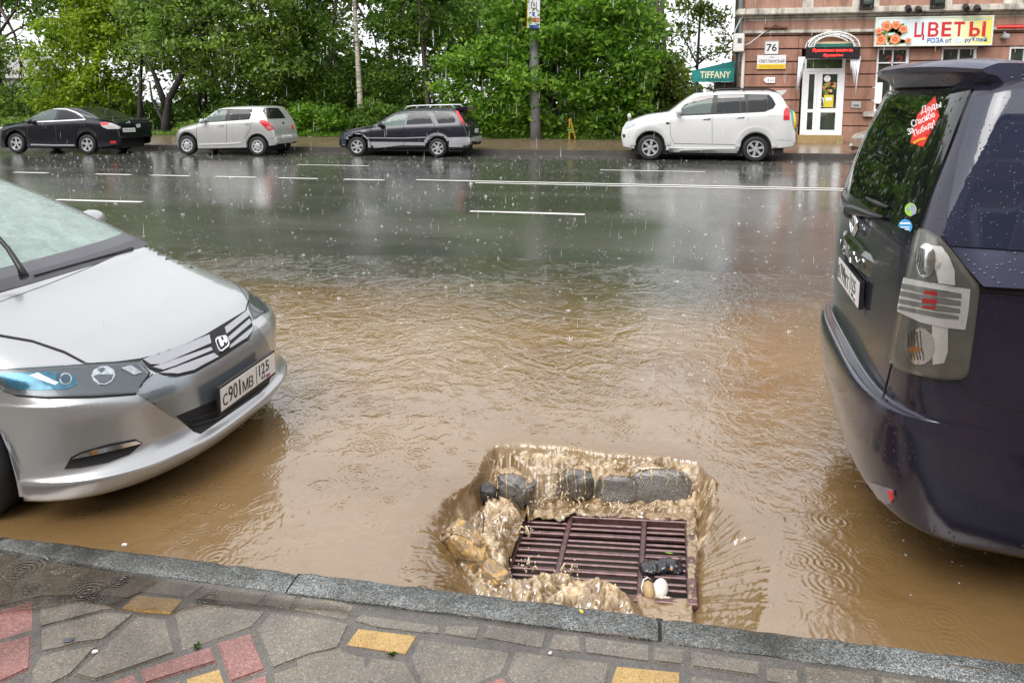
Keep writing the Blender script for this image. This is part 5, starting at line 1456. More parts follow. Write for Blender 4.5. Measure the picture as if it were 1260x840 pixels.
rock('asphalt_lump', 'rounded dark lump of asphalt in the middle of the back wall of the pit', tuple(onz(708, 594, -.160)), (.105, .065, .09), (.1, .1, .2), asph, 3.7, 'lump', group=G_)
rock('asphalt_lump', 'broad flat slab of grey asphalt at the back right of the pit', tuple(onz(812, 598, -.160)), (.185, .06, .11), (-.35, .04, -.05), asph, 6.1, 'lump', .12, group=G_)
rock('asphalt_lump', 'low sloping slab of wet asphalt between the two dark lumps behind the grate', tuple(onz(760, 602, -.182)), (.125, .055, .095), (-.35, 0, .1), asph, 7.3, 'lump', .15, group=G_)
rock('stone', 'ochre and grey stone standing in the falling water left of the grate', tuple(onz(573, 672, -.165)), (.135, .075, .085), (.25, .55, -.35), ochre(), 9.0, 'stone', .18)
rock('stone', 'flat grey-brown stone under the froth beside the ochre stone', tuple(onz(610, 706, -.20)), (.08, .05, .035), (.1, .3, -.5), ochre(), 12.0, 'stone', .18)

# ---- litter lying on the grate
def onbar(x, y, dz=.0): 
    p = onz(x, y, GZ + .02 + dz); return p
def litter():
    bag = MB(); c = onbar(813, 700)
    V = []; n1, n2 = 40, 22
    for i in range(n1 + 1):
        a = -1 + 2 * i / n1
        for j in range(n2):
            b = 2 * math.pi * j / n2
            r = math.sqrt(max(0, 1 - abs(a) ** 3)) * (1 + .38 * fbm(a * 3, math.cos(b) * 1.6, math.sin(b) * 1.6 + 2) + .10 * nz(a * 14, math.cos(b) * 5, math.sin(b) * 5))
            V.append((c[0] + .092 * a + .01 * nz(a * 4, 1), c[1] + .040 * r * math.cos(b) + .012 * math.sin(a * 3), c[2] + max(-.01, .036 * r * math.sin(b)) + .012 * abs(nz(a * 9, b))))
    F = [(i * n2 + j, (i + 1) * n2 + j, (i + 1) * n2 + (j + 1) % n2, i * n2 + (j + 1) % n2) for i in range(n1) for j in range(n2)]
    bag.add(V, F)
    tag(bag.build('plastic_bag', pm('black_film', (.012, .012, .015), .16, 0, .5, .8, var=.3, vscale=60, bump=.002, bscale=70), smooth=True, origin=tuple(c)), 'crumpled black plastic bag lying on the right side of the drain grate', 'bag')
    lid = pm('white_plastic', (.72, .69, .62), .3, 0, .3, .5, var=.08, vscale=40)
    e = empty('broken_cup', tuple(onbar(806, 724)), 'broken white cup in two halves with thin curved handle on the front grate bars', 'cup')
    for (x, y, rx, rz, tl_, nm, mt) in ((812.5, 724, .031, .040, .35, 'cup_half', lid), (798.5, 726, .024, .036, -.25, 'inner_half', pm('cup_inside', (.42, .28, .14), .4, var=.3, vscale=60))):
        c = onbar(x, y, .02); sb = MB(); V = []; n1, n2 = 10, 24
        for i in range(n1 + 1):
            a = i / n1 * 1.35
            for j in range(n2):
                b = 2 * math.pi * j / n2
                q = Vector((rx * math.sin(a) * math.cos(b), -.020 * math.cos(a), rz * math.sin(a) * math.sin(b)))
                q.rotate(Matrix.Rotation(-.75, 3, 'X')); q.rotate(Matrix.Rotation(tl_, 3, 'Y')); V.append(tuple(q + Vector(c)))
        F = [(i * n2 + j, i * n2 + (j + 1) % n2, (i + 1) * n2 + (j + 1) % n2, (i + 1) * n2 + j) for i in range(n1) for j in range(n2)]
        sb.add(V, F); sb.build(nm, mt, e, smooth=True)
    hb = MB(); hb.tube([onbar(791, 731, .0), onbar(789.5, 722, .03), onbar(792, 713, .045), onbar(797, 710, .045), onbar(801.5, 713.5, .03)], .0035, 6)
    hb.build('handle', lid, e, smooth=True)
    tw = MB(); tw.tube([onz(594, 655, -.16), onz(595, 641, -.13), onz(595, 630, -.10)], [.004, .0035, .002], 5); tw.tube([onz(595, 641, -.13), onz(597, 637, -.12)], [.003, .002], 5)
    tag(tw.build('twig', pm('wet_bark', (.05, .03, .02), .5, var=.3), origin=tuple(onz(594, 655, -.16))), 'thin dark twig standing upright in the froth', 'twig')
    tw = MB(); tw.tube([onbar(838, 690, .04), onbar(836, 683, .05), onbar(840, 700, .0)], [.005, .004, .003], 5)
    tag(tw.build('twig', pm('wet_bark', (.05, .03, .02), .5), origin=tuple(onbar(838, 690))), 'short brown twig sticking up behind the black bag', 'twig')
    def leaf(px, z, s, col, lab, rot):
        c = onz(*px, z) if not isinstance(z, tuple) else np.array(z)
        lb = MB(); pts = [(0, -1), (.5, -.35), (.55, .2), (0, 1), (-.55, .2), (-.5, -.35)]
        P = []
        for dz_ in (.0, .0015):
            for u, v in pts:
                P.append((c[0] + s * (u * math.cos(rot) - v * math.sin(rot)), c[1] + s * (u * math.sin(rot) + v * math.cos(rot)), c[2] + dz_ + abs(u) * s * .3))
        lb.add(P, [tuple(range(6))[::-1], tuple(range(6, 12))] + [(i, (i + 1) % 6, 6 + (i + 1) % 6, 6 + i) for i in range(6)])
        tag(lb.build('fallen_leaf', col, origin=tuple(c)), lab, 'leaf')
    grn = pm('green_leaf', (.16, .30, .03), .4, var=.2, vscale=80); yel = pm('yellow_leaf', (.50, .42, .05), .4, var=.2, vscale=80); orl = pm('orange_leaf', (.48, .22, .03), .4, var=.2, vscale=80)
    leaf((803, 634), GZ + .012, .016, grn, 'small green leaf at the top edge of the grate', .4)
    leaf((797, 640), GZ + .010, .018, orl, 'small orange leaf hanging between the top bars of the grate', 1.2)
    leaf((823, 680), GZ + .012, .020, grn, 'green grass tuft leaf on the middle rib of the grate', 1.5)
    leaf((826, 700), GZ + .062, .010, orl, 'tiny orange leaf on top of the black bag', .2)
    leaf((715, 752), .034, .012, yel, 'yellow-green leaf lying on the pale kerbstone', .7)
litter()
def scraps():
    rng = np.random.default_rng(3)
    for (px, py), lb in (((243, 795), 'weed tuft in the joint below the left yellow paver'), ((482, 805), 'weed tuft growing below the middle yellow paver')):
        c = onz(px, py, .022); V, F = [], []
        for i in range(34):
            a, r, h = rng.uniform(0, 6.28), rng.uniform(0, .008), rng.uniform(.003, .010); o = len(V); w_ = .0016
            x, y = c[0] + r * math.cos(a), c[1] + r * math.sin(a); b = rng.uniform(0, 6.28)
            V += [(x - w_ * math.cos(b), y - w_ * math.sin(b), .021), (x + w_ * math.cos(b), y + w_ * math.sin(b), .021), (x + rng.normal(0, .006) + w_, y + rng.normal(0, .006), .021 + h), (x + rng.normal(0, .006) - w_, y + rng.normal(0, .006), .021 + h)]; F.append((o, o + 1, o + 2, o + 3))
        tag(mk('weed', V, F, pm('weed_green', (.06, .11, .02), .5, var=.3, vscale=60), origin=tuple(c)), lb, 'weed')
    pw = pm('pale_pebble', (.62, .60, .56), .4, var=.15, vscale=60)
    rock('pebble', 'white pebble lying on the left part of the kerb', tuple(onz(153, 670, .035)), (.012, .008, .006), (0, 0, .3), pw, 21, 'pebble', .2, 3)
    rock('pebble', 'white chip lying on the pavement right of the cracked grey paver', tuple(onz(117, 801, .028)), (.010, .007, .004), (0, .2, .6), pw, 23, 'pebble', .2, 3)
    rock('pebble', 'white chip on the pavement below the kerbstone under the drain', tuple(onz(677, 803, .028)), (.007, .006, .004), (0, 0, 1), pw, 25, 'pebble', .2, 3)
    rock('pebble', 'flat dark blue-grey pebble on the cracked grey paver at the left', tuple(onz(85, 787, .028)), (.018, .010, .004), (0, 0, .3), pm('slate_pebble', (.06, .065, .085), .3, var=.2, vscale=50), 27, 'pebble', .1, 3)
scraps()

# ---- near kerb of granite blocks
def granite():
    m = bpy.data.materials.new('granite'); t, b = nodes(m)
    co = coords(t)
    v = N(t, 'ShaderNodeTexVoronoi', Scale=260.0); t.links.new(co, v.inputs['Vector'])
    sp = N(t, 'ShaderNodeSeparateColor'); t.links.new(v.outputs['Color'], sp.inputs[0])
    r = ramp(t, [(.15, (.06, .063, .06)), (.45, (.14, .148, .146)), (.75, (.235, .242, .235)), (.95, (.40, .40, .375))]); t.links.new(sp.outputs[0], r.inputs[0])
    n = N(t, 'ShaderNodeTexNoise', Scale=1.5, Detail=7.0, Roughness=.72, Distortion=.5); t.links.new(co, n.inputs['Vector'])
    r2 = ramp(t, [(.38, (.17, .165, .135)), (.5, (.50, .51, .49)), (.62, (.95, .98, 1.0))]); t.links.new(n.outputs[0], r2.inputs[0])
    mx = N(t, 'ShaderNodeMix', data_type='RGBA', blend_type='MULTIPLY'); mx.inputs[0].default_value = 1
    t.links.new(r.outputs[0], mx.inputs[6]); t.links.new(r2.outputs[0], mx.inputs[7])
    n3 = N(t, 'ShaderNodeTexNoise', Scale=7.0, Detail=5.0); t.links.new(coords(t, (.5, 5, 5)), n3.inputs['Vector'])
    r3 = ramp(t, [(.62, (0, 0, 0)), (.72, (1, 1, 1))]); t.links.new(n3.outputs[0], r3.inputs[0])
    mm = N(t, 'ShaderNodeMix', data_type='RGBA'); t.links.new(r3.outputs[0], mm.inputs[0]); t.links.new(mx.outputs[2], mm.inputs[6]); mm.inputs[7].default_value = (.10, .06, .03, 1)
    t.links.new(mm.outputs[2], b.inputs['Base Color'])
    b.inputs['Roughness'].default_value = .33; b.inputs['Specular IOR Level'].default_value = .6
    bp = N(t, 'ShaderNodeBump', Strength=1.0, Distance=.002); t.links.new(v.outputs['Distance'], bp.inputs['Height']); t.links.new(bp.outputs[0], b.inputs['Normal'])
    return m
gran = granite()
def build_kerb():
    mb = MB()
    joints = [-9.0, -7.7, -6.4, -5.1, -3.75, -2.46, -1.205, .085, 1.36, 2.65, 3.9, 5.2, 6.5, 7.8]
    for i, (a, b) in enumerate(zip(joints[:-1], joints[1:])):
        k = 46; g = .006
        mb.box((b - .012, KY - .118, -.2), (b + .012, KY - .006, .016), 1)
        xs = np.linspace(a + g, b - g, k)
        prof = [(KY, -.3), (KY, -.004), (KY - .004, .010), (KY - .020, .028), (KY - .034, .031), (KY - .07, .032), (KY - .112, .031), (KY - .122, .024), (KY - .124, -.1)]
        dz = .004 * math.sin(i * 2.3); dy = .004 * math.sin(i * 1.7)
        V = []
        for x in xs:
            e = min((x - a) / .05, (b - x) / .05, 1); e = max(0, e)
            for j, (y, z) in enumerate(prof):
                w_ = .0035 * fbm(x * 9, j * .7, i) if 0 < j < 8 else 0
                chip = .006 * (1 - e) ** 2 + max(0, .010 * (nz(x * 6, i * 3.0) - .35)) * (1 if j in (2, 3) else 0)
                V.append((x, y + dy + w_ - chip * (1 if j < 5 else -.3), z + dz + w_ * .6 - chip))
        n = len(prof)
        mb.add(V, [(p * n + q, p * n + q + 1, (p + 1) * n + q + 1, (p + 1) * n + q) for p in range(k - 1) for q in range(n - 1)] + [tuple(range(n))[::-1], tuple((k - 1) * n + q for q in range(n))])
    tag(mb.build('kerb', None, smooth=True, flat_angle=50, mats=[gran, pm('kerb_joint', (.03, .026, .022), .7, var=.3)]), kind='structure')
build_kerb()

# ---- near pavement of concrete setts
def paver_mat(name, lo, hi, spk):
    m = bpy.data.materials.new(name); t, b = nodes(m); co = coords(t)
    n = N(t, 'ShaderNodeTexNoise', Scale=5.0, Detail=7.0, Roughness=.72); t.links.new(co, n.inputs['Vector'])
    r = ramp(t, [(.33, lo), (.67, hi)]); t.links.new(n.outputs[0], r.inputs[0])
    v = N(t, 'ShaderNodeTexVoronoi', Scale=230.0); t.links.new(co, v.inputs['Vector'])
    sp = N(t, 'ShaderNodeSeparateColor'); t.links.new(v.outputs['Color'], sp.inputs[0])
    r2 = ramp(t, [(.0, (.55, .55, .55)), (.2, (.92, .92, .92)), (.85, (1.05, 1.05, 1.05)), (.97, spk)]); t.links.new(sp.outputs[0], r2.inputs[0])
    mx = N(t, 'ShaderNodeMix', data_type='RGBA', blend_type='MULTIPLY'); mx.inputs[0].default_value = 1
    st = N(t, 'ShaderNodeTexNoise', Scale=1.7, Detail=5.0, Roughness=.65, Distortion=.6); t.links.new(co, st.inputs['Vector'])
    r4 = ramp(t, [(.36, (.62, .60, .57)), (.52, (1.0, 1.0, 1.0)), (.68, (1.14, 1.13, 1.1))]); t.links.new(st.outputs[0], r4.inputs[0])
    mz = N(t, 'ShaderNodeMix', data_type='RGBA', blend_type='MULTIPLY'); mz.inputs[0].default_value = 1; t.links.new(r.outputs[0], mz.inputs[6]); t.links.new(r4.outputs[0], mz.inputs[7])
    t.links.new(mz.outputs[2], mx.inputs[6]); t.links.new(r2.outputs[0], mx.inputs[7]); t.links.new(mx.outputs[2], b.inputs['Base Color'])
    rr = ramp(t, [(.35, (.16, .16, .16)), (.65, (.42, .42, .42))]); t.links.new(n.outputs[0], rr.inputs[0]); t.links.new(rr.outputs[0], b.inputs['Roughness'])
    b.inputs['Specular IOR Level'].default_value = .6
    n2 = N(t, 'ShaderNodeTexNoise', Scale=150.0, Detail=4.0); t.links.new(co, n2.inputs['Vector'])
    bp = N(t, 'ShaderNodeBump', Strength=1.0, Distance=.0022); t.links.new(n2.outputs[0], bp.inputs['Height']); t.links.new(bp.outputs[0], b.inputs['Normal'])
    return m
pv = [paver_mat('grey_paver', (.128, .110, .088), (.192, .170, .140), (1.7, 1.65, 1.55)), paver_mat('red_paver', (.205, .088, .080), (.285, .142, .124), (1.5, 1.6, 1.6)), paver_mat('yellow_paver', (.33, .20, .06), (.46, .30, .11), (1.3, 1.3, 1.4)), paver_mat('grout', (.075, .068, .06), (.125, .114, .10), (1.5, 1.4, 1.2))]
def build_pavement():
    mb = MB(); ZP = .024
    A = lambda p: zz(p, 0, 620, 3.0); B = lambda p: zz(p, 400, 680, 3.0); Cc = lambda p: zz(p, 800, 640, 2.739)
    T = [
        (1, A([(-90, 420), (-90, 405), (0, 385), (126, 350), (124, 462), (0, 500), (-90, 525)])), (1, A([(-90, 540), (0, 513), (117, 479), (111, 604), (0, 655), (-90, 690)])),
        (0, A([(146, 452), (147, 352), (335, 347), (428, 386), (380, 393)])), (0, A([(146, 458), (385, 398), (498, 403), (380, 500), (285, 512), (225, 530), (146, 545)])),
        (0, A([(150, 560), (222, 540), (360, 522), (262, 628), (118, 700), (118, 610)])),
        (0, A([(270, 630), (508, 413), (614, 424), (648, 546), (350, 650)])), (2, A([(505, 332), (682, 349), (630, 408), (525, 401), (440, 386)])),
        (0, A([(640, 405), (706, 356), (984, 394), (930, 452), (668, 543)])), (1, A([(516, 611), (780, 522), (804, 578), (532, 662)])), (1, A([(385, 665), (495, 625), (512, 660), (512, 740), (300, 740)])),
        (1, A([(802, 511), (925, 475), (980, 608), (850, 655)])), (2, A([(682, 640), (814, 600), (834, 660), (850, 730), (700, 730)])), (2, A([(540, 690), (665, 650), (690, 730), (550, 740)])), (1, A([(858, 665), (985, 625), (1010, 740), (870, 740)])),
        (0, A([(945, 465), (998, 402), (1200, 422), (1290, 440), (1250, 530), (1140, 556), (1004, 606)])), (0, A([(1000, 620), (1250, 545), (1350, 575), (1400, 740), (1030, 740)])),
        (0, A([(968, 374), (1002, 332), (1102, 333), (1070, 390)])), (0, A([(1078, 390), (1114, 337), (1258, 352), (1310, 372), (1278, 428)])),
        (0, A([(350, 338), (505, 268), (640, 280), (760, 298), (690, 346), (520, 326), (470, 348)])), (0, A([(770, 300), (990, 325), (955, 370), (712, 350)])), (0, A([(150, 340), (-20, 380), (-20, 180), (250, 225), (490, 262), (340, 335)])),
        (2, B([(70, 340), (120, 274), (345, 302), (300, 376)])), (0, B([(102, 250), (132, 224), (350, 256), (420, 262), (430, 300), (345, 290), (200, 276)])),
        (0, B([(438, 300), (440, 264), (575, 268), (560, 318), (470, 304)])), (0, B([(574, 310), (602, 260), (822, 290), (804, 352)])), (0, B([(818, 352), (842, 292), (940, 302), (950, 368), (900, 362)])), (0, B([(960, 368), (952, 304), (1200, 336), (1198, 400)])),
        (0, B([(-20, 335), (55, 342), (100, 366), (160, 382), (95, 480), (-40, 500), (-110, 480), (-110, 380)])),
        (0, B([(105, 482), (172, 382), (294, 396), (350, 482), (350, 560), (110, 560)])), (0, B([(312, 385), (347, 312), (690, 362), (655, 442), (565, 478), (520, 500), (362, 500)])),
        (0, B([(668, 452), (702, 362), (1052, 406), (1034, 500), (700, 500)])), (1, B([(580, 482), (654, 456), (690, 490), (690, 560), (560, 560)])),
        (2, B([(1050, 480), (1072, 413), (1315, 436), (1312, 520), (1045, 520)])), (0, B([(1210, 400), (1216, 346), (1330, 352), (1322, 412)])),
        (0, Cc([(140, 438), (370, 474), (368, 524), (136, 490)])), (0, Cc([(388, 490), (500, 500), (505, 560), (386, 540)])), (0, Cc([(516, 486), (640, 498), (760, 520), (762, 575), (520, 552)])), (0, Cc([(772, 522), (900, 536), (905, 592), (776, 578)])), (0, Cc([(915, 540), (1260, 575), (1260, 640), (920, 600)])),
        (0, Cc([(132, 516), (380, 552), (386, 640), (132, 640)])), (0, Cc([(396, 560), (640, 582), (760, 600), (760, 680), (396, 680)]))]
    for mi, poly in T:
        W_ = [onz(x, y, ZP) for x, y in poly]
        cx = np.mean([p[0] for p in W_]); cy = np.mean([p[1] for p in W_])
        bm = bmesh.new()
        vs = [bm.verts.new((cx + (p[0] - cx) * .991, cy + (p[1] - cy) * .991, -.02)) for p in W_]
        try: f = bm.faces.new(vs)
        except ValueError: bm.free(); continue
        f.normal_update()
        if f.normal.z < 0: f.normal_flip()
        r = bmesh.ops.extrude_face_region(bm, geom=[f])
        hz_ = ZP + .0025 * math.sin(cx * 31 + cy * 17)
        tv = [e for e in r['geom'] if isinstance(e, bmesh.types.BMVert)]
        for v in tv: v.co.z = hz_ + .002 * nz(v.co.x * 4, v.co.y * 4)
        te = [e for e in r['geom'] if isinstance(e, bmesh.types.BMEdge)]
        bmesh.ops.bevel(bm, geom=te, offset=.0045, segments=2, affect='EDGES')
        bmesh.ops.triangulate(bm, faces=[q for q in bm.faces if len(q.verts) > 4])
        mb.addbm(bm, mi)
    # plain rows of setts behind the surveyed stones (under the photographer)
    def covered(x, y):
        d = _fw @ (np.array([x, y, ZP]) - CO)
        if d < .2: return False
        q = np.array([x, y, ZP]) - CO; v_ = 238.5 - 900 * (q @ _up) / d
        return v_ < 862
    for j in range(9):
        y = 1.70 - j * .28
        for i in range(-14, 18):
            x = i * .30 + (.15 if j % 2 else 0)
            if any(covered(x + a, y + b) for a in (0, .285) for b in (0, .265)): continue
            mb.box((x, y, -.02), (x + .285, y + .265, ZP), 1 if (i * 7 + j * 3) % 9 == 0 else 0)
    for x in list(np.arange(-9, -2.9, .3)) + list(np.arange(1.55, 9, .3)):
        for j in range(3):
            y = 2.165 - .27 * (j + 1)
            q = np.array([x, y, ZP]) - CO; d = _fw @ q
            u_ = 630 + 900 * (q @ _rt) / d
            if -120 < u_ < 1330 and -120 < 630 + 900 * ((q + np.array([.29, 0, 0])) @ _rt) / d < 1330: continue
            mb.box((x, y, -.02), (x + .285, y + .255, ZP), 0)
    mb.add([(-60, -30, .0205), (60, -30, .0205), (60, KY - .12, .0205), (-60, KY - .12, .0205)], [(0, 1, 2, 3)], 3)
    tag(mb.build('pavement', None, mats=pv), kind='structure')
    # shallow rain puddle along the kerb
    m = bpy.data.materials.new('rain_film'); t, b = nodes(m)
    tr = N(t, 'ShaderNodeBsdfTransparent'); tr.inputs[0].default_value = (.86, .83, .78, 1)
    gl = N(t, 'ShaderNodeBsdfGlossy'); gl.inputs['Roughness'].default_value = .04
    fr = N(t, 'ShaderNodeFresnel', IOR=1.45)
    mx = N(t, 'ShaderNodeMixShader'); t.links.new(fr.outputs[0], mx.inputs[0]); t.links.new(tr.outputs[0], mx.inputs[1]); t.links.new(gl.outputs[0], mx.inputs[2])
    t.links.new(mx.outputs[0], t.nodes['Material Output'].inputs['Surface'])
    a1 = rings(t, 4.2, 95.0, 1.0); a2 = rings(t, 7.0, 80.0, 5.0)
    s_ = N(t, 'ShaderNodeMath', operation='ADD'); t.links.new(a1, s_.inputs[0]); t.links.new(a2, s_.inputs[1])
    bp = N(t, 'ShaderNodeBump', Strength=1.0, Distance=.0022); t.links.new(s_.outputs[0], bp.inputs['Height']); t.links.new(bp.outputs[0], gl.inputs['Normal']); t.links.new(bp.outputs[0], fr.inputs['Normal'])
    P = [onz(x, y, .0305) for x, y in [(-60, 668), (0, 675), (60, 684), (150, 701), (240, 716), (330, 730), (420, 744), (440, 752), (330, 744), (250, 742), (205, 752), (150, 748), (100, 738), (50, 748), (0, 752), (-60, 762)]]
    b_ = MB(); b_.add([tuple(p) for p in P], [tuple(range(len(P)))[::-1]])
    o = b_.build('puddle', m); tag(o, kind='structure')
build_pavement()

# ---- far kerb, far pavement, park ground
fk = MB(); fk.box((-120, 21.9, -.2), (120, 22.08, .15)); tag(fk.build('far_kerb', pm('wet_kerb', (.075, .068, .062), .35, var=.3, vscale=1.5)), kind='structure')
def far_pave():
    m = bpy.data.materials.new('brown_setts'); t, b = nodes(m)
    br = N(t, 'ShaderNodeTexBrick', Scale=1.0); br.inputs['Brick Width'].default_value = .42; br.inputs['Row Height'].default_value = .28; br.inputs['Mortar Size'].default_value = .02
    br.inputs['Color1'].default_value = (.16, .105, .075, 1); br.inputs['Color2'].default_value = (.22, .155, .10, 1); br.inputs['Mortar'].default_value = (.07, .06, .05, 1)
    t.links.new(coords(t), br.inputs['Vector']); t.links.new(br.outputs[0], b.inputs['Base Color'])
    b.inputs['Roughness'].default_value = .22
    o = MB(); o.add([(-120, 22.08, .15), (120, 22.08, .15), (120, 27.4, .17), (-120, 27.4, .17)], [(0, 1, 2, 3)])
    tag(o.build('far_pavement', m), kind='structure')
far_pave()
gm = MB(); gm.add([(-125, 27.3, .19), (125, 27.3, .19), (125, 160, .19), (-125, 160, .19)], [(0, 1, 2, 3)])
tag(gm.build('park_ground', pm('park_soil', (.045, .055, .02), .8, var=.5, vscale=.8)), kind='structure')
gm = MB(); gm.add([(-125, -60, -.4), (125, -60, -.4), (125, 27.3, -.4), (-125, 27.3, -.4)], [(0, 1, 2, 3)])
tag(gm.build('ground', pm('earth', (.06, .05, .04), .8, var=.3)), kind='structure')

# ============================================================ BUILDING ON THE FAR CORNER AND ITS SIGNS
FY = 27.0
def fx(px, Y=FY): return ony(px, 90, Y)[0]
def fz(py, Y=FY, px=1000): return ony(px, py, Y)[2]
stucco = pm('brown_pink_stucco', (.30, .155, .108), .7, var=.16, vscale=1.6, bump=.003, bscale=30)
stucco2 = pm('upper_stucco', (.33, .185, .135), .7, var=.14, vscale=1.6, bump=.003, bscale=30)
add_streaks(stucco, .68); add_streaks(stucco2, .62)
groove = pm('course_groove', (.10, .055, .042), .85, var=.2)
plaster = pm('stained_white_plaster', (.50, .46, .40), .7, var=.28, vscale=2.2, bump=.003, bscale=25)
add_streaks(plaster, .42, 1.1)
pvc = pm('white_pvc', (.76, .77, .78), .3, 0, .2, var=.03)
bglass = pm('dark_window_glass', (.035, .045, .035), .05, 0, 0, 1.0, var=.5, vscale=2.0)
greywall = pm('grey_sign', (.42, .42, .43), .4, .2, var=.1)

def building():
    b = empty('corner_building', (fx(915) + 6, FY + 5, .15), 'brown-pink rusticated corner building with a white double door and pale cornice', 'building')
    XL, XR = fx(913.5), 34.0
    zs = [.15] + [fz(y) for y in (155, 139.2, 123.4, 107.6, 91.8, 76, 60.2)] + [fz(44)]
    zt = fz(37)
    wins = [(fx(1078), fx(1118), fz(137), fz(60)), (fx(1157), fx(1201), fz(137), fz(60)), (fx(1240), fx(1280), fz(137), fz(60)), (fx(1330), fx(1372), fz(137), fz(60))]
    door = (fx(985.5), fx(1040), .15, fz(58))
    core = MB()
    holes = wins + [door]
    xs = sorted({XL + .02, XR} | {h[0] for h in holes} | {h[1] for h in holes})
    for a, c in zip(xs[:-1], xs[1:]):
        h = [q for q in holes if q[0] <= a + 1e-6 and q[1] >= c - 1e-6]
        if not h: core.box((a, FY + .04, .1), (c, FY + .5, zt + .4))
        else:
            if h[0][2] > .2: core.box((a, FY + .04, .1), (c, FY + .5, h[0][2]))
            core.box((a, FY + .04, h[0][3]), (c, FY + .5, zt + .4))
    core.box((XL + .02, FY + .5, .1), (XR, FY + 3.2, 10.5))
    core.build('core_wall', groove, b)
    st = MB()
    for i in range(len(zs) - 1):
        z0, z1 = zs[i] + .018, zs[i + 1] - .018
        segs = [(XL, fx(980), -.06), (fx(980), XR, .0)]
        cuts = [(h[0], h[1]) for h in holes if h[2] < (z0 + z1) / 2 < h[3]]
        for a, c, dy in segs:
            cur = a
            for h0, h1 in sorted(cuts):
                if h1 <= a or h0 >= c: continue
                if h0 > cur: st.box((cur, FY + dy, z0), (h0, FY + .045, z1), 0, .012)
                cur = max(cur, h1)
            if cur < c: st.box((cur, FY + dy, z0), (c, FY + .045, z1), 0, .012)
        st.box((XL - .04, FY + .3, z0), (XL + .03, FY + 3.2, z1))
    st.build('wall', stucco, b, smooth=True, flat_angle=30)
    up = MB()
    up.box((XL, FY - .06, zs[-1] + .03), (fx(980), FY + .05, zt + .05)); up.box((fx(980) + .003, FY, zs[-1] + .03), (XR, FY + .05, zt + .05))
    z12 = fz(12)
    up.box((XL, FY - .02, z12), (XR, FY + .6, 10.6))
    up.build('upper_wall', stucco2, b)
    co = MB()
    co.box((XL - .08, FY - .14, fz(41)), (XR, FY + .05, fz(37)), 0, .015)
    co.box((XL - .05, FY - .10, fz(25.5)), (XR, FY + .05, fz(22)), 0, .01)
    co.box((XL - .16, FY - .22, fz(22)), (XR, FY + .05, fz(18.8)), 0, .02)
    co.box((XL - .30, FY - .42, fz(18.8)), (XR, FY + .3, fz(11)), 0, .03)
    co.box((XL - .12, FY - .12, fz(36.9)), (XR, FY + .04, fz(25.6)), 1)
    for a, c in ((983, 996), (1043, 1076), (1140, 1164), (1226, 1250), (1310, 1335)): co.box((fx(a), FY - .09, z12 + .02), (fx(c), FY + .1, 9.5), 0, .02)
    co.box((XL - .35, FY - .5, 10.4), (XR, FY + 3.2, 10.9), 0, .04)
    co.build('cornice', None, b, mats=[plaster, stucco2], smooth=True, flat_angle=30)
    for a, c in ((1005, 1035), (1090, 1128), (1178, 1215)):
        wu = MB(); wu.box((fx(a), FY - .035, 6.0), (fx(c), FY + .01, 8.4)); w_ = wu.build('window', pvc, b)
        g = MB(); g.box((fx(a) + .08, FY - .05, 6.08), (fx(c) - .08, FY - .03, 8.32)); g.build('pane', bglass, w_)
    for h in wins:
        w_ = MB(); x0, x1, z0, z1 = h
        for q in ((x0, z0, x0 + .07, z1), (x1 - .09, z0, x1, z1), (x0 + .07, z1 - .07, x1 - .09, z1), (x0 + .07, z0, x1 - .09, z0 + .07), ((x0 + x1) / 2 - .02, z0 + .07, (x0 + x1) / 2 + .02, z1 - .07), (x0 + .07, z1 - .52, x1 - .09, z1 - .48)):
            w_.box((q[0], FY + .06, q[1]), (q[2], FY + .16, q[3]))
        o = w_.build('window', pvc, b)
        g = MB(); g.box((x0 + .05, FY + .13, z0 + .05), (x1 - .05, FY + .145, z1 - .05)); g.build('pane', bglass, o)
        s_ = MB(); s_.box((x0 - .35, FY - .16, fz(143.5)), (x1 + .3, FY + .06, fz(137)), 0, .015); s_.build('sill', plaster, o)
    n22 = MB()
    for c_, a in (('2', 1090), ('2', 1103)): fit_text(n22, c_, (fx(a), FY + .128, fz(80)), (1, 0, 0), (0, 0, 1), fx(a + 9) - fx(a), fz(69) - fz(80), (0, -1, 0), .006, .03, deep=.008, keep=False)
    n22.build('window_number', pm('dark_red_film', (.28, .03, .02), .5, var=.1), b)
    # double door
    dr = MB(); Yd = FY + .02
    X, Z = (lambda p: fx(p, Yd)), (lambda p: fz(p, Yd))
    def rect(mb, a, t_, c, bt, y0=0, y1=.07, mi=0, bev=.0): mb.box((X(a), Yd + y0, Z(bt)), (X(c), Yd + y1, Z(t_)), mi, bev)
    for q in ((988, 72, 992, 166), (1036, 72, 1040, 166), (992, 84.5, 1036, 88), (992, 72, 1036, 73.2), (992, 163.8, 1036, 166)): rect(dr, *q)
    dd = dr.build('door_frame', pvc, b)
    l1 = MB()
    for q in ((992, 88, 996, 163.8), (1003, 88, 1006.5, 163.8), (996, 88, 1003, 91.5), (996, 134.5, 1003, 138.5), (996, 160, 1003, 163.8)): rect(l1, *q, .012, .062)
    a_ = l1.build('door', pvc, b); g = MB(); rect(g, 995, 91, 1004, 162, .03, .04); g.build('pane', bglass, a_)
    l2 = MB()
    for q in ((1006.7, 88, 1012.5, 163.8), (1031, 88, 1036, 163.8), (1012.5, 88, 1031, 91.5), (1012.5, 133.5, 1031, 138.5), (1012.5, 160, 1031, 163.8)): rect(l2, *q, .010, .062)
    c_ = l2.build('door', pvc, b); g = MB(); rect(g, 1012, 91, 1032, 162, .03, .04); g.build('pane', bglass, c_)
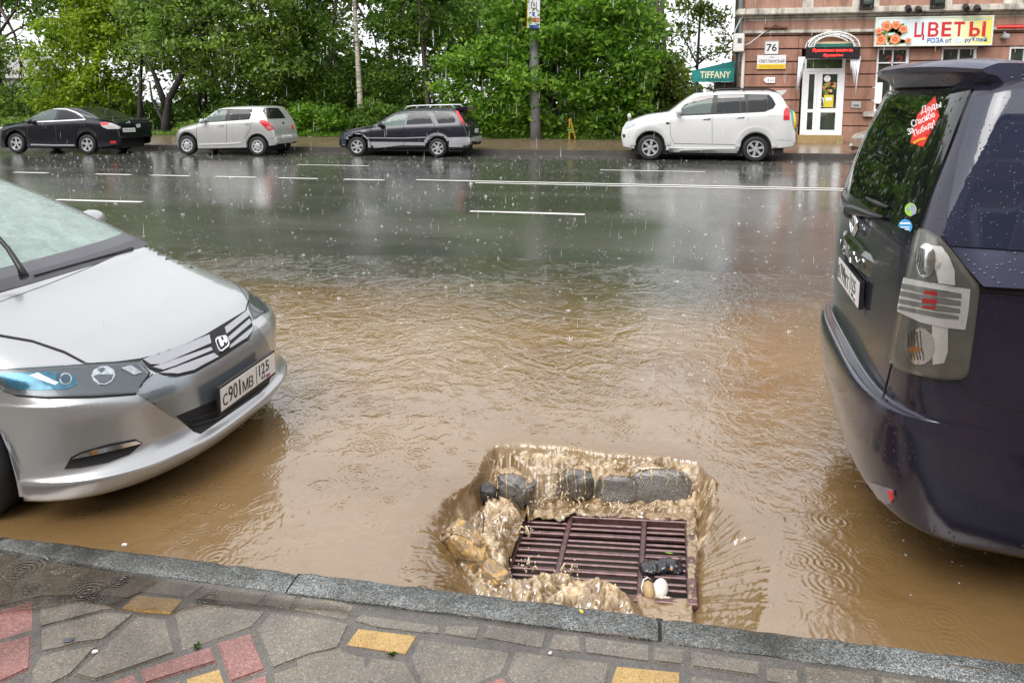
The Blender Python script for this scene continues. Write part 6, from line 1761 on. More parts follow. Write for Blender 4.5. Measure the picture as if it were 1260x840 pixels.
    hd = MB(); hx = X(1012); hd.tube([(hx, Yd, Z(132)), (hx + .05, Yd - .06, Z(131)), (hx + .07, Yd - .07, Z(126)), (hx + .05, Yd - .06, Z(121)), (hx, Yd, Z(120.5))], .016, 8); hd.build('handle', pvc, c_, smooth=True)
    g = MB(); rect(g, 992, 73, 1036, 85, .03, .04); g.build('pane', pm('green_fanlight', (.05, .09, .04), .06, 0, 0, 1, var=.6, vscale=3), dd)
    stp = MB(); stp.box((fx(983), FY - .32, .15), (fx(1040), FY + .1, fz(166.2)), 0, .01); stp.build('doorstep', pm('yellow_step', (.30, .21, .09), .5, var=.25, vscale=3), b)
    # glued-on door decoration (flat prints)
    p = MB()
    p.lathe([(.0, 0), (.11, 0), (.11, .012)], (X(1018.5), Yd + .027, Z(97)), (0, -1, 0), 20, 0)
    p.box((X(1015.5), Yd + .016, Z(132)), (X(1027.5), Yd + .028, Z(117)), 1)
    p.box((X(1017.5), Yd + .012, Z(124)), (X(1025.5), Yd + .0155, Z(120)), 0)
    rnd = random.Random(5)
    for i in range(26):
        x_, z_ = X(1015 + rnd.random() * 14), Z(101 + rnd.random() * 15)
        p.lathe([(.0, 0), (.03 + .03 * rnd.random(), 0), (.03, .008)], (x_, Yd + .026 - .001 * i * .3, z_), (0, -1, 0), 8, rnd.choice([2, 2, 3, 3, 4]))
    p.build('door_stickers', None, c_, mats=[white_m, pm('poster_yellow', (.62, .52, .04), .5, var=.15, vscale=20), pm('print_orange', (.62, .22, .04), .5, var=.2), pm('print_green', (.10, .20, .03), .5, var=.2), pm('print_cream', (.6, .5, .3), .5, var=.1)])
    return b
building()

def sign_box(name, a, t_, c, bt, Y, d, mat, label, cat, parent=None, bev=.008):
    o = MB(); x0, x1, z0, z1 = fx(a, Y), fx(c, Y), fz(bt, Y), fz(t_, Y)
    o.box((x0, Y, z0), (x1, Y + d, z1), 0, bev)
    ob = o.build(name, mat, origin=((x0 + x1) / 2, Y + d, z0))
    tag(ob, label, cat)
    return ob, x0, x1, z0, z1
def letters(parent, name, mat, body, x0, z0, w, h, Y, bold=.0, off=.004, **kw):
    m = MB(); fit_text(m, body, (x0, Y, z0), (1, 0, 0), (0, 0, 1), w, h, (0, -1, 0), off, bold, **kw)
    return m.build(name, mat, parent)

def signs():
    Y = FY - .12
    o, x0, x1, z0, z1 = sign_box('house_number_sign', 939.6, 50, 956.6, 66.5, Y, .05, pm('white_enamel', (.66, .66, .66), .3, 0, .4, var=.05), 'square white house number sign reading 76', 'sign')
    w, h = x1 - x0, z1 - z0
    letters(o, 'sign_lettering', plate_k, '76', x0 + w * .13, z0 + h * .22, w * .74, h * .56, Y, .015, keep=False)
    fr = MB()
    for q in ((0, 0, w, .02), (0, h - .02, w, h), (0, .02, .02, h - .02), (w - .02, .02, w, h - .02)): fr.box((x0 + q[0], Y - .008, z0 + q[1]), (x0 + q[2], Y + .001, z0 + q[3]))
    fr.build('sign_border', greywall, o)
    o, x0, x1, z0, z1 = sign_box('street_name_sign', 931, 67.5, 966.5, 85, Y, .05, pm('white_enamel', (.66, .66, .66), .3), 'white and yellow street name sign under the house number', 'sign')
    w, h = x1 - x0, z1 - z0
    yb = MB(); yb.box((x0 + .01, Y - .006, z0 + .01), (x1 - .01, Y + .002, z0 + h * .36)); yb.build('yellow_band', pm('sign_yellow', (.72, .48, .03), .4, var=.06), o)
    letters(o, 'sign_lettering', plate_k, 'СВЕТЛАНСКАЯ', x0 + w * .06, z0 + h * .46, w * .88, h * .22, Y, .008, keep=False)
    letters(o, 'small_lettering', plate_k, 'улица', x0 + w * .42, z0 + h * .78, w * .17, h * .1, Y)
    mk_ = MB(); rnd = random.Random(2); xx = x0 + w * .10
    while xx < x0 + w * .88:
        ww = .02 + .02 * rnd.random(); mk_.box((xx, Y - .010, z0 + h * .12), (xx + ww, Y - .005, z0 + h * .25)); xx += ww + .022
    mk_.build('worn_lettering', pm('ochre_print', (.40, .26, .03), .5, var=.1), o)
    o = MB(); P = [(940, 98.5), (943, 95), (954, 95), (954, 102), (943, 102)]
    o.prism([(fx(a, Y), Y, fz(c, Y)) for a, c in P], (0, .03, 0))
    a_ = tag(o.build('arrow_sign', white_m, origin=(fx(947, Y), Y, fz(102, Y))), 'small white arrow sign pointing left below the street name', 'sign')
    o = MB(); 
    for a, c in ((945, 947), (948.5, 950), (951, 952.5)): o.box((fx(a, Y), Y - .006, fz(100, Y)), (fx(c, Y), Y + .001, fz(97.5, Y)))
    o.build('faded_marks', greywall, a_)
    Y = FY - .04
    o, x0, x1, z0, z1 = sign_box('wall_plaque', 1050, 125, 1062, 133, Y, .045, greywall, 'small grey metal plaque right of the shop door', 'plaque')
    k = MB(); k.box((x0 + .06, Y - .006, z0 + .06), (x1 - .06, Y + .001, z1 - .1)); k.build('plaque_text_block', pm('dim_print', (.13, .13, .14), .5, var=.2), o)
    o, *_ = sign_box('paper_notice', 1074.5, 102, 1087, 127.5, FY + .03, .012, white_m, 'white sheet of paper fixed in the window beside the minivan roof', 'notice', bev=.002)
    # flower shop sign board
    Y = FY - .30
    def board_mat():
        m = bpy.data.materials.new('flower_board'); t, b = nodes(m)
        g = N(t, 'ShaderNodeNewGeometry'); sx = N(t, 'ShaderNodeSeparateXYZ'); t.links.new(g.outputs['Position'], sx.inputs[0])
        mr = N(t, 'ShaderNodeMapRange'); mr.inputs['From Min'].default_value = fx(1073, Y); mr.inputs['From Max'].default_value = fx(1218, Y); t.links.new(sx.outputs[0], mr.inputs['Value'])
        r = ramp(t, [(0, (.58, .68, .66)), (.45, (.66, .74, .76)), (.8, (.72, .70, .36)), (1, (.70, .60, .06))]); t.links.new(mr.outputs[0], r.inputs[0]); t.links.new(r.outputs[0], b.inputs['Base Color'])
        b.inputs['Roughness'].default_value = .3
        return m
    o, x0, x1, z0, z1 = sign_box('shop_sign', 1073.5, 23, 1217.5, 58.5, Y, .12, board_mat(), 'long flower shop sign board with orange roses and red lettering', 'sign')
    w, h = x1 - x0, z1 - z0
    fb = MB()
    for q in ((0, 0, w, .05), (0, h - .05, w, h), (0, .05, .05, h - .05), (w - .05, .05, w, h - .05)): fb.box((x0 + q[0], Y - .015, z0 + q[1]), (x0 + q[2], Y + .001, z0 + q[3]))
    fb.build('sign_border', pm('board_edge', (.62, .64, .55), .35, var=.08), o)
    redl = pm('sign_red_letters', (.52, .025, .03), .35, var=.05)
    vx = x0 + w * .325
    for c_, a, wd in (('Ц', 1121.5, 12.5), ('В', 1138, 13), ('Е', 1154.5, 12), ('Т', 1169.5, 13)):
        letters(o, 'sign_letter', redl, c_, fx(a, Y), fz(47.5, Y) - (0.10 if c_ == 'Ц' else 0), fx(a + wd, Y) - fx(a, Y), fz(30, Y) - fz(47.5, Y) + (.10 if c_ == 'Ц' else 0), Y, .022, deep=.01, keep=False)
    ib = MB()
    x_, z0_, z1_, wl_ = fx(1188.5, Y), fz(47.5, Y), fz(30, Y), fx(1201.5, Y) - fx(1188.5, Y)
    hh = (z1_ - z0_) * .58; st_ = wl_ * .30
    ib.box((x_, Y - .014, z0_), (x_ + st_, Y + .001, z1_))
    n_ = 14; cz_ = z0_ + hh / 2; xa = x_ + wl_ * .55
    out_ = [(x_ + st_ + .002, z0_)] + [(xa + (wl_ * .45) * math.sin(math.pi * i / n_), cz_ - hh / 2 * math.cos(math.pi * i / n_)) for i in range(n_ + 1)] + [(x_ + st_ + .002, z0_ + hh)]
    inn_ = [(x_ + st_ + .002, z0_ + hh * .26)] + [(xa + (wl_ * .45 - st_ * .9) * math.sin(math.pi * i / n_), cz_ - hh * .24 * math.cos(math.pi * i / n_)) for i in range(n_ + 1)] + [(x_ + st_ + .002, z0_ + hh * .74)]
    m2 = len(out_)
    V_ = [(a, Y - .014 + dy, c) for dy in (0, .015) for pts in (out_, inn_) for a, c in pts]
    F_ = []
    for i in range(m2 - 1): F_ += [(i, i + 1, m2 + i + 1, m2 + i), (i, i + 2 * m2, i + 1 + 2 * m2, i + 1), (m2 + i, m2 + i + 1, 3 * m2 + i + 1, 3 * m2 + i)]
    ib.add(V_, F_)
    ib.box((fx(1204, Y), Y - .014, fz(47.5, Y)), (fx(1208.2, Y), Y + .001, fz(30, Y))); ib.build('sign_letter', redl, o)
    bl = pm('sign_blue_letters', (.02, .10, .42), .4, var=.05)
    letters(o, 'sign_price_line', bl, 'РОЗА от', fx(1138, Y), fz(55, Y), fx(1168, Y) - fx(1138, Y), fz(48.6, Y) - fz(55, Y), Y, .022, keep=False)
    letters(o, 'sign_price_line', bl, 'рублей', fx(1184, Y), fz(55.5, Y), fx(1211, Y) - fx(1184, Y), fz(48.2, Y) - fz(55.5, Y), Y, .022, keep=False)
    pp = MB(); pp.box((fx(1171.5, Y), Y - .012, fz(55, Y)), (fx(1180, Y), Y + .001, fz(48.5, Y))); pp.build('price_patch', pm('pale_print', (.55, .66, .78), .4, var=.1), o)
    ww = MB(); rnd = random.Random(8); xx = fx(1180, Y)
    while xx < fx(1212, Y): a = .03 + .03 * rnd.random(); ww.box((xx, Y - .010, fz(28.4, Y)), (xx + a, Y + .001, fz(26.6, Y))); xx += a + .02
    ww.build('sign_small_line', pm('pale_blue_print', (.25, .42, .52), .4, var=.1), o)
    ro = MB(); rnd = random.Random(3)
    lf = lambda cx_, cz_, r_, a_, y_: ro.prism([(cx_ + r_ * (math.cos(a_) * u - math.sin(a_) * v), y_, cz_ + r_ * (math.sin(a_) * u + math.cos(a_) * v)) for u, v in ((-1, 0), (-.3, .4), (.5, .35), (1, 0), (.5, -.35), (-.3, -.4))], (0, .006, 0), 3)
    for i in range(22): lf(fx(1076 + rnd.random() * 32, Y), fz(33 + rnd.random() * 22, Y), .16, rnd.random() * 6, Y - .010)
    for k, (px, py, r) in enumerate([(1081, 50, 7.2), (1087, 34, 6.4), (1098, 50, 6.6), (1098, 33, 5.2), (1107, 38, 5.0), (1114, 52, 3.6), (1077, 40, 4.0)]):
        cx_, cz_ = fx(px, Y), fz(py, Y); rr = (fx(px + r, Y) - cx_)
        yb_ = Y - .014 - k * .012
        for lay_, (sc, mi) in enumerate(((1.0, 0), (.78, 1), (.56, 0), (.36, 2), (.2, 0))):
            pts = []
            for j in range(30):
                a_ = 2 * math.pi * j / 30
                q = rr * sc * (1 + .12 * math.sin(5 * a_ + lay_ * 1.3 + k)); pts.append((cx_ + q * math.cos(a_), yb_ - lay_ * .002, cz_ + q * math.sin(a_)))
            ro.prism(pts, (0, .004, 0), mi)
    ro.build('printed_roses', None, o, mats=[pm('rose_orange', (.66, .18, .07), .4, var=.15, vscale=15), pm('rose_light', (.74, .34, .18), .4, var=.15, vscale=15), pm('rose_deep', (.50, .08, .03), .4, var=.15), pm('rose_leaf', (.10, .20, .05), .4, var=.2)])
    # running-text LED sign over the door, under a lattice arch
    Y = FY - .62
    o, x0, x1, z0, z1 = sign_box('running_text_sign', 991, 58, 1057, 72.5, Y, .12, pm('led_black', (.012, .010, .012), .35, var=.1), 'black display board with red running text above the white door', 'sign')
    led = bpy.data.materials.get('led_red') or pm('led_red', (.5, .01, .01), .4, emit=(1, .03, .02), estr=2.6)
    w, h = x1 - x0, z1 - z0
    letters(o, 'red_text', led, 'Принимаем заказы на', x0 + w * .12, z0 + h * .52, w * .74, h * .32, Y, .015, keep=False)
    letters(o, 'red_text', led, 'букеты', x0 + w * .32, z0 + h * .12, w * .36, h * .28, Y, .015, keep=False)
    ar = MB(); cx_, cz_ = fx(1024.5, Y), fz(58.5, Y); R0 = fx(1056, Y) - cx_
    n = 40
    for yy in (Y + .02, Y + .5):
        for r_ in (R0, R0 - .17): ar.tube([(cx_ + r_ * math.cos(math.pi * i / n), yy, cz_ + r_ * .62 * math.sin(math.pi * i / n)) for i in range(n + 1)], .024, 6)
        m_ = 34
        ar.tube([(cx_ + (R0 - .17 * (i % 2)) * math.cos(math.pi * i / m_), yy, cz_ + (R0 - .17 * (i % 2)) * .62 * math.sin(math.pi * i / m_)) for i in range(m_ + 1)], .019, 5)
    for i in range(0, n + 1, 5): ar.tube([(cx_ + R0 * math.cos(math.pi * i / n), Y + .02, cz_ + R0 * .62 * math.sin(math.pi * i / n)), (cx_ + R0 * math.cos(math.pi * i / n), Y + .6, cz_ + R0 * .62 * math.sin(math.pi * i / n))], .018, 5)
    e = tag(ar.build('arch_canopy', pm('arch_white', (.68, .69, .68), .45, var=.1), smooth=True, origin=(cx_, Y + .6, cz_)), 'white lattice arch over the shop door', 'arch')
    aw = MB(); Yb = Y + .18
    aw.box((fx(1003, Yb), Yb, fz(60, Yb)), (fx(1047, Yb), Yb + .4, fz(54.5, Yb)), 0); aw.box((fx(1004, Yb), Yb - .02, fz(54.5, Yb)), (fx(1046, Yb), Yb + .4, fz(52, Yb)), 1)
    aw.build('awning_box', None, e, mats=[pm('green_valance', (.03, .20, .15), .5, var=.15), pm('cream_cap', (.62, .55, .36), .5, var=.1)])
    ice = pm('garland_white', (.66, .68, .72), .35, var=.15, vscale=20)
    rnd = random.Random(11)
    for side, xs_ in (('left', (983.5, 990)), ('right', (1047.5, 1058))):
        g = MB()
        k = 9
        for i in range(k):
            f = i / (k - 1)
            px = xs_[0] + (xs_[1] - xs_[0]) * f
            ln = (f if side == 'left' else 1 - f)
            bot = 112 - 30 * ln + rnd.random() * 6
            lean = (-1.5 if side == 'left' else -2.5) * (1 - ln)
            p0 = (fx(px, Y), Y + .1 + .02 * (i % 2), fz(70, Y)); p1 = (fx(px + lean, Y), Y + .1, fz(bot, Y))
            g.tube([p0, tuple((np.array(p0) * .45 + np.array(p1) * .55) + np.array([.02 * math.sin(i * 3), 0, 0])), p1], [.035, .025, .006], 5)
        tag(g.build('icicle_garland', ice, smooth=True, origin=(fx(xs_[0], Y), Y + .1, fz(70, Y))), f'white icicle light garland hanging {side} of the shop door', 'garland', 'icicle garlands beside the door')
    # lamps on the cornice
    lampk = pm('black_lamp', (.02, .021, .024), .4, var=.15)
    for px, py, nm, lb in ((1061, 2.5, 'floodlight', 'black floodlight on the white pilaster above the shop door'), (1147, 3, 'floodlight', 'black floodlight on the pilaster above the flower sign')):
        Yq = FY - .46; m = MB(); c_ = (fx(px, Yq), Yq, fz(py, Yq))
        m.box((c_[0] - .17, Yq - .16, c_[2] - .18), (c_[0] + .17, Yq + .1, c_[2] + .2), 0, .03); m.box((c_[0] - .22, Yq - .05, c_[2] - .24), (c_[0] - .18, Yq + .02, c_[2] + .1)); m.box((c_[0] + .18, Yq - .05, c_[2] - .24), (c_[0] + .22, Yq + .02, c_[2] + .1)); m.box((c_[0] - .22, Yq - .05, c_[2] - .28), (c_[0] + .22, Yq + .36, c_[2] - .24))
        o = tag(m.build(nm, lampk, smooth=True, flat_angle=30, origin=c_), lb, 'floodlight', 'floodlights on the building')
        m = MB(); m.box((c_[0] - .13, Yq - .172, c_[2] - .13), (c_[0] + .13, Yq - .158, c_[2] + .14)); m.build('lamp_glass', bglass, o)
    for px, py, lb in ((1112, 13, 'small black spotlight on the cornice, left of a pair'), (1124.5, 14.5, 'small black spotlight on the cornice, right of a pair'), (1182, 13, 'small black spotlight over the last letter of the flower sign'), (1196, 14.5, 'small black spotlight over the right end of the flower sign')):
        Yq = FY - .55; m = MB(); c_ = (fx(px, Yq), Yq, fz(py, Yq))
        m.lathe([(.0, -.12), (.09, -.12), (.10, .06), (.05, .14), (0, .15)], c_, (0, .8, .6), 14); m.tube([c_, (c_[0], Yq + .2, c_[2] + .02)], .025, 6)
        tag(m.build('spotlight', lampk, smooth=True, flat_angle=40, origin=c_), lb, 'spotlight', 'spotlights over the flower sign')
    m = MB(); Yq = FY - .14; m.box((fx(1221, Yq), Yq, fz(40.5, Yq)), (fx(1330, Yq), Yq + .1, fz(34.5, Yq)), 0, .02)
    tag(m.build('neon_strip', pm('red_strip', (.55, .06, .06), .35, emit=(1, .12, .1), estr=.25), origin=(fx(1221, Yq), Yq, fz(40, Yq))), 'red light strip on the facade right of the flower sign', 'light strip')
    m = MB(); m.box((fx(1229, Yq), Yq - .12, fz(51, Yq)), (fx(1237, Yq), Yq + .12, fz(45, Yq)), 0, .03); m.tube([(fx(1233, Yq), Yq, fz(45, Yq)), (fx(1233, Yq), Yq + .15, fz(42, Yq))], .03, 6)
    tag(m.build('security_lamp', pm('grey_lamp', (.33, .34, .35), .4, var=.1), origin=(fx(1233, Yq), Yq, fz(51, Yq))), 'small grey lamp under the red light strip', 'lamp')
    # corner: meter box, pipes, cable, bracket
    Y = FY - .35
    m = MB(); m.box((fx(901.5, Y), Y, fz(63, Y)), (fx(914.5, Y), Y + .3, fz(40, Y)), 0, .03)
    o = tag(m.build('cabinet', pm('cabinet_white', (.60, .59, .56), .45, var=.12), smooth=True, flat_angle=30, origin=(fx(908, Y), Y + .3, fz(63, Y))), 'white electric cabinet hanging on the corner of the building', 'cabinet')
    m = MB(); m.box((fx(906, Y), Y - .012, fz(52, Y)), (fx(911, Y), Y + .001, fz(46, Y))); m.build('cabinet_hatch', pm('hatch_dark', (.10, .10, .10), .4, var=.2), o)
    m = MB(); m.tube([(fx(907, FY), FY - .12, .15), (fx(907, FY), FY - .12, fz(64)), (fx(907.5, FY), FY - .12, fz(0)), (fx(908, FY), FY - .14, 10.2)], .09, 12)
    tag(m.build('drainpipe', pm('zinc', (.17, .175, .18), .35, .6, var=.15), smooth=True, origin=(fx(907), FY - .12, .15)), 'grey drainpipe running down the corner of the building', 'pipe')
    m = MB(); m.tube([(fx(913.5), FY - .1, .15), (fx(913.5), FY - .1, fz(64))], .06, 10)
    tag(m.build('cable_duct', pm('pale_duct', (.42, .38, .34), .5, var=.15), smooth=True, origin=(fx(913.5), FY - .1, .15)), 'pale cable duct beside the drainpipe under the cabinet', 'pipe')
    m = MB(); m.tube([(fx(902, Y), Y + .1, fz(41, Y)), (fx(904, Y), Y + .1, fz(33, Y)), (fx(911, Y), Y + .05, fz(18, Y)), (fx(913, Y), Y - .1, fz(10, Y))], .018, 6); m.tube([(fx(914, Y), Y + .15, fz(55, Y)), (fx(921, Y), Y + .15, fz(52.5, Y)), (fx(946, Y), Y + .2, fz(33, Y)), (fx(952, Y), Y + .25, fz(31, Y))], .014, 6)
    tag(m.build('cable', pm('white_cable', (.62, .62, .62), .5, var=.05), smooth=True, origin=(fx(902, Y), Y, fz(41, Y))), 'white cable rising from the cabinet to the cornice', 'cable')
    Y = FY - .14; m = MB(); m.box((fx(938, Y), Y - .1, fz(34.5, Y)), (fx(966, Y), Y + .02, fz(32.8, Y))); m.tube([(fx(942, Y), Y - .05, fz(37, Y)), (fx(950, Y), Y - .05, fz(31, Y)), (fx(958, Y), Y - .05, fz(33, Y)), (fx(964, Y), Y - .05, fz(36, Y))], .035, 6)
    tag(m.build('wall_bracket', pm('rusty_iron', (.13, .06, .035), .7, .3, var=.35, vscale=12), origin=(fx(950, Y), Y, fz(34, Y))), 'rusty iron bracket on the wall above the house number', 'bracket')
    # teal awning kiosk at the side of the building
    Y = 27.9
    e = empty('kiosk', (fx(878, Y), Y + .6, .17), 'teal sloping canopy with pale raised lettering left of the corner building', 'kiosk')
    X_, Z_ = (lambda p: fx(p, Y)), (lambda p: ony(878, p, Y)[2])
    tealm = pm('teal_canvas', (.015, .20, .19), .45, var=.12, vscale=4)
    m = MB(); m.prism([(X_(851.5), Y, Z_(87)), (X_(903.5), Y, Z_(75)), (X_(903.5), Y, Z_(84)), (X_(851.5), Y, Z_(88.3))], (0, 1.4, 0)); m.build('canopy_roof', pm('teal_roof', (.012, .15, .15), .45, var=.1), e)
    m = MB(); m.prism([(X_(851.5), Y - .02, Z_(87.6)), (X_(903.5), Y - .02, Z_(83.6)), (X_(903.5), Y - .02, Z_(101)), (X_(851.5), Y - .02, Z_(101))], (0, .06, 0)); o = m.build('valance', tealm, e)
    letters(o, 'canopy_lettering', pm('cream_letters', (.78, .70, .45), .4, var=.05), 'TIFFANY', X_(861.5), Z_(96.4), X_(899) - X_(861.5), Z_(88) - Z_(96.4), Y - .02, .015, deep=.012, keep=False)
    m = MB(); rnd = random.Random(4); xx = X_(870)
    while xx < X_(892): a = .03 + .04 * rnd.random(); m.box((xx, Y - .026, Z_(99.4)), (xx + a, Y - .019, Z_(98.2))); xx += a + .02
    m.box((X_(851.5), Y - .024, Z_(97.6)), (X_(903.5), Y - .0195, Z_(97.3)))
    m.build('small_lettering', pm('dark_teal_print', (.01, .07, .08), .5, var=.1), o)
    m = MB(); m.tube([(X_(858.5), Y + .05, .17), (X_(858.5), Y + .05, Z_(100))], .045, 8); m.build('post', black_pl, e, smooth=True)
    m = MB(); m.box((X_(883), Y + .3, .17), (X_(903), Y + 1.3, Z_(101))); m.build('booth', pm('dark_booth', (.05, .035, .03), .5, var=.2), e)
signs()

def street_bits():
    Y = 27.15
    P = lambda x, y, YY=Y: ony(x, y, YY)
    b0, t0 = P(659, 172), P(655.5, -60)
    e = empty('lamp_post', tuple(b0), 'tall grey concrete pole standing in the bright leafy tree with a banner near its top', 'pole')
    m = MB(); m.tube([b0, P(658, 120), t0, P(652.5, -230)], [.20, .19, .17, .14], 16); m.build('pole_shaft', pm('pole_concrete', (.20, .20, .21), .55, var=.25, vscale=2.5, bump=.002), e, smooth=True)
    m = MB(); m.tube([P(652.5, -228), P(640, -250, Y - 1.4), P(632, -252, Y - 2.6)], [.05, .045, .04], 8); m.build('lamp_arm', pm('pole_concrete', (.2, .2, .21), .55), e, smooth=True)
    m = MB(); c = P(630, -250, Y - 2.8); m.box((c[0] - .14, c[1] - .4, c[2] - .08), (c[0] + .14, c[1] + .3, c[2] + .06), 0, .04); m.build('lamp_head', greywall, e, smooth=True, flat_angle=30)
    Yb = Y - .30
    m = MB(); a, c = P(648.5, 35, Yb), P(664.5, -24, Yb)
    m.box((a[0], Yb, a[2]), (c[0], Yb + .10, c[2]), 0, .01)
    o = tag(m.build('banner', pm('banner_white', (.62, .62, .64), .4, var=.06), origin=((a[0] + c[0]) / 2, Yb + .1, a[2])), 'narrow white vertical banner with red and blue print on the grey pole', 'banner')
    X_, Z_ = (lambda p: P(p, 20, Yb)[0]), (lambda p: P(656, p, Yb)[2])
    def q(nm, l, mat, y=.006):
        mb = MB()
        for x0, y0, x1, y1 in l: mb.box((X_(x0), Yb - y, Z_(y1)), (X_(x1), Yb + .001, Z_(y0)))
        mb.build(nm, mat, o)
    q('red_print', [(650, 22.5, 663.5, 24.5), (650, 25.5, 663.5, 27.2)], red_m); q('blue_print', [(651, 31, 663, 35), (655, 15, 658, 20)], blue_m)
    q('dark_emblem', [(653.5, 3, 654.3, 11), (659.5, 3, 660.3, 11), (654.3, 3, 657, 3.8), (655, 10, 660, 11), (656.5, 5, 658, 8)], plate_k)
    q('yellow_edge', [(648.4, -24, 649.4, 35)], pm('banner_yellow', (.62, .38, .04), .4, var=.1), .012)
    # yellow stand by the trunk
    Y2 = 27.25; m = MB(); yl = pm('yellow_paint', (.42, .25, .02), .4, var=.15)
    p = lambda x, y: ony(x, y, Y2)
    m.tube([p(700.5, 172), p(701, 147)], .03, 6); m.tube([p(708, 171), p(702, 148)], .03, 6); m.tube([p(701, 163), p(705.5, 163)], .02, 6); m.box(tuple(p(700, 149.5) - np.array([0, .04, 0])), tuple(p(703.2, 146) + np.array([0, .04, 0])))
    tag(m.build('barrier_stand', yl, origin=tuple(p(704, 172))), 'small yellow folding stand under the bright tree by the pavement', 'stand')
    # pale building glimpsed through the trees on the left
    Yg = 58; b = empty('grey_building', (ony(20, 120, Yg)[0], Yg + 5, .2), 'pale grey building glimpsed behind the trees on the left', 'building')
    g = MB(); a, c = ony(-60, 150, Yg), ony(66, 96, Yg); g.box((a[0], Yg, .2), (c[0], Yg + 9, c[2])); w_ = g.build('wall', pm('grey_render', (.34, .34, .35), .7, var=.15), b)
    g = MB(); g.prism([(a[0] - .4, Yg - .4, c[2]), (c[0] + .4, Yg - .4, c[2]), (c[0] - 1.5, Yg + 4.5, c[2] + 2.2), (a[0] + 1.5, Yg + 4.5, c[2] + 2.2)], (0, .2, .1)); g.build('roof', pm('grey_roof', (.22, .21, .21), .7, var=.2), b)
    for k in range(5):
        g = MB(); x_ = a[0] + 1 + k * (c[0] - a[0] - 2) / 5; g.box((x_, Yg - .03, 1.5), (x_ + .9, Yg + .02, 2.9)); g.build('window', bglass, b)
street_bits()

def added_street_front():  # unseen row behind the camera, added to block sky and darken reflections
    b = empty('added_street_front', (0, -11, 0), 'unseen ochre street front with rows of tall windows, added behind the viewer to darken reflections', 'building')
    m = MB(); m.box((-70, -19, -.3), (70, -9, 9.0)); m.box((-70, -8.99, 8.5), (70, -8.6, 8.95)); m.box((-70, -8.99, 4.6), (70, -8.75, 4.9))
    m.build('wall', pm('ochre_render', (.24, .17, .11), .8, var=.15, vscale=1.2), b)
    for i in range(40):
        for z0, z1 in ((1.2, 3.8), (5.6, 8.0)):
            w_ = MB(); x = -60 + i * 3; w_.box((x - .75, -9.0, z0), (x + .75, -8.93, z1)); o = w_.build('window', pvc, b)
            g = MB(); g.box((x - .65, -8.93, z0 + .1), (x + .65, -8.915, z1 - .1)); g.build('pane', bglass, o)
added_street_front()

# ============================================================ TREES
def leaf_mat(name, cols, trans=.62, rough=.4):
    m = bpy.data.materials.new(name); t, b = nodes(m)
    g = N(t, 'ShaderNodeNewGeometry')
    k = len(cols) - 1
    r = ramp(t, [(i / k, c) for i, c in enumerate(cols)]); t.links.new(g.outputs['Random Per Island'], r.inputs[0])
    n = N(t, 'ShaderNodeTexNoise', Scale=.55, Detail=3.0); t.links.new(coords(t), n.inputs['Vector'])
    r2 = ramp(t, [(.35, (.78, .84, .8)), (.65, (1.15, 1.1, 1.0))]); t.links.new(n.outputs[0], r2.inputs[0])
    mx = N(t, 'ShaderNodeMix', data_type='RGBA', blend_type='MULTIPLY'); mx.inputs[0].default_value = 1
    t.links.new(r.outputs[0], mx.inputs[6]); t.links.new(r2.outputs[0], mx.inputs[7])
    t.links.new(mx.outputs[2], b.inputs['Base Color']); b.inputs['Roughness'].default_value = rough; b.inputs['Specular IOR Level'].default_value = .45
    tl = N(t, 'ShaderNodeBsdfTranslucent'); t.links.new(mx.outputs[2], tl.inputs[0])
    ms = N(t, 'ShaderNodeMixShader'); ms.inputs[0].default_value = trans
    t.links.new(b.outputs[0], ms.inputs[1]); t.links.new(tl.outputs[0], ms.inputs[2]); t.links.new(ms.outputs[0], t.nodes['Material Output'].inputs['Surface'])
    return m
LM = {
    'lime': leaf_mat('lime_leaves', [(.11, .19, .012), (.22, .35, .020), (.34, .48, .030), (.45, .56, .06)]),
    'bright': leaf_mat('bright_leaves', [(.065, .16, .014), (.13, .28, .024), (.21, .40, .036), (.36, .54, .09)]),
    'mid': leaf_mat('mid_leaves', [(.07, .14, .018), (.145, .265, .034), (.235, .37, .055), (.38, .50, .15)]),
    'dark': leaf_mat('dark_leaves', [(.045, .10, .014), (.092, .19, .022), (.155, .28, .038), (.25, .39, .07)]),
    'olive': leaf_mat('olive_leaves', [(.07, .10, .014), (.14, .20, .026), (.22, .30, .045), (.32, .38, .09)])}
bark = pm('dark_wet_bark', (.022, .018, .016), .7, var=.4, vscale=14, bump=.012, bscale=25)
bark2 = pm('brown_bark', (.055, .042, .034), .75, var=.4, vscale=14, bump=.01, bscale=25)
def birch():
    m = pm('birch_bark', (.42, .38, .31), .6); t, b = m.node_tree, m.node_tree.nodes['Principled BSDF']
    n = N(t, 'ShaderNodeTexNoise', Scale=3.2, Detail=4.0, Roughness=.6); t.links.new(coords(t, (1.2, 1.2, 4.5)), n.inputs['Vector'])
    r = ramp(t, [(.36, (.06, .05, .045)), (.44, (.30, .26, .20)), (.6, (.44, .40, .33)), (.75, (.52, .49, .43))]); t.links.new(n.outputs[0], r.inputs[0]); t.links.new(r.outputs[0], b.inputs['Base Color'])
    return m
birch_m = birch()

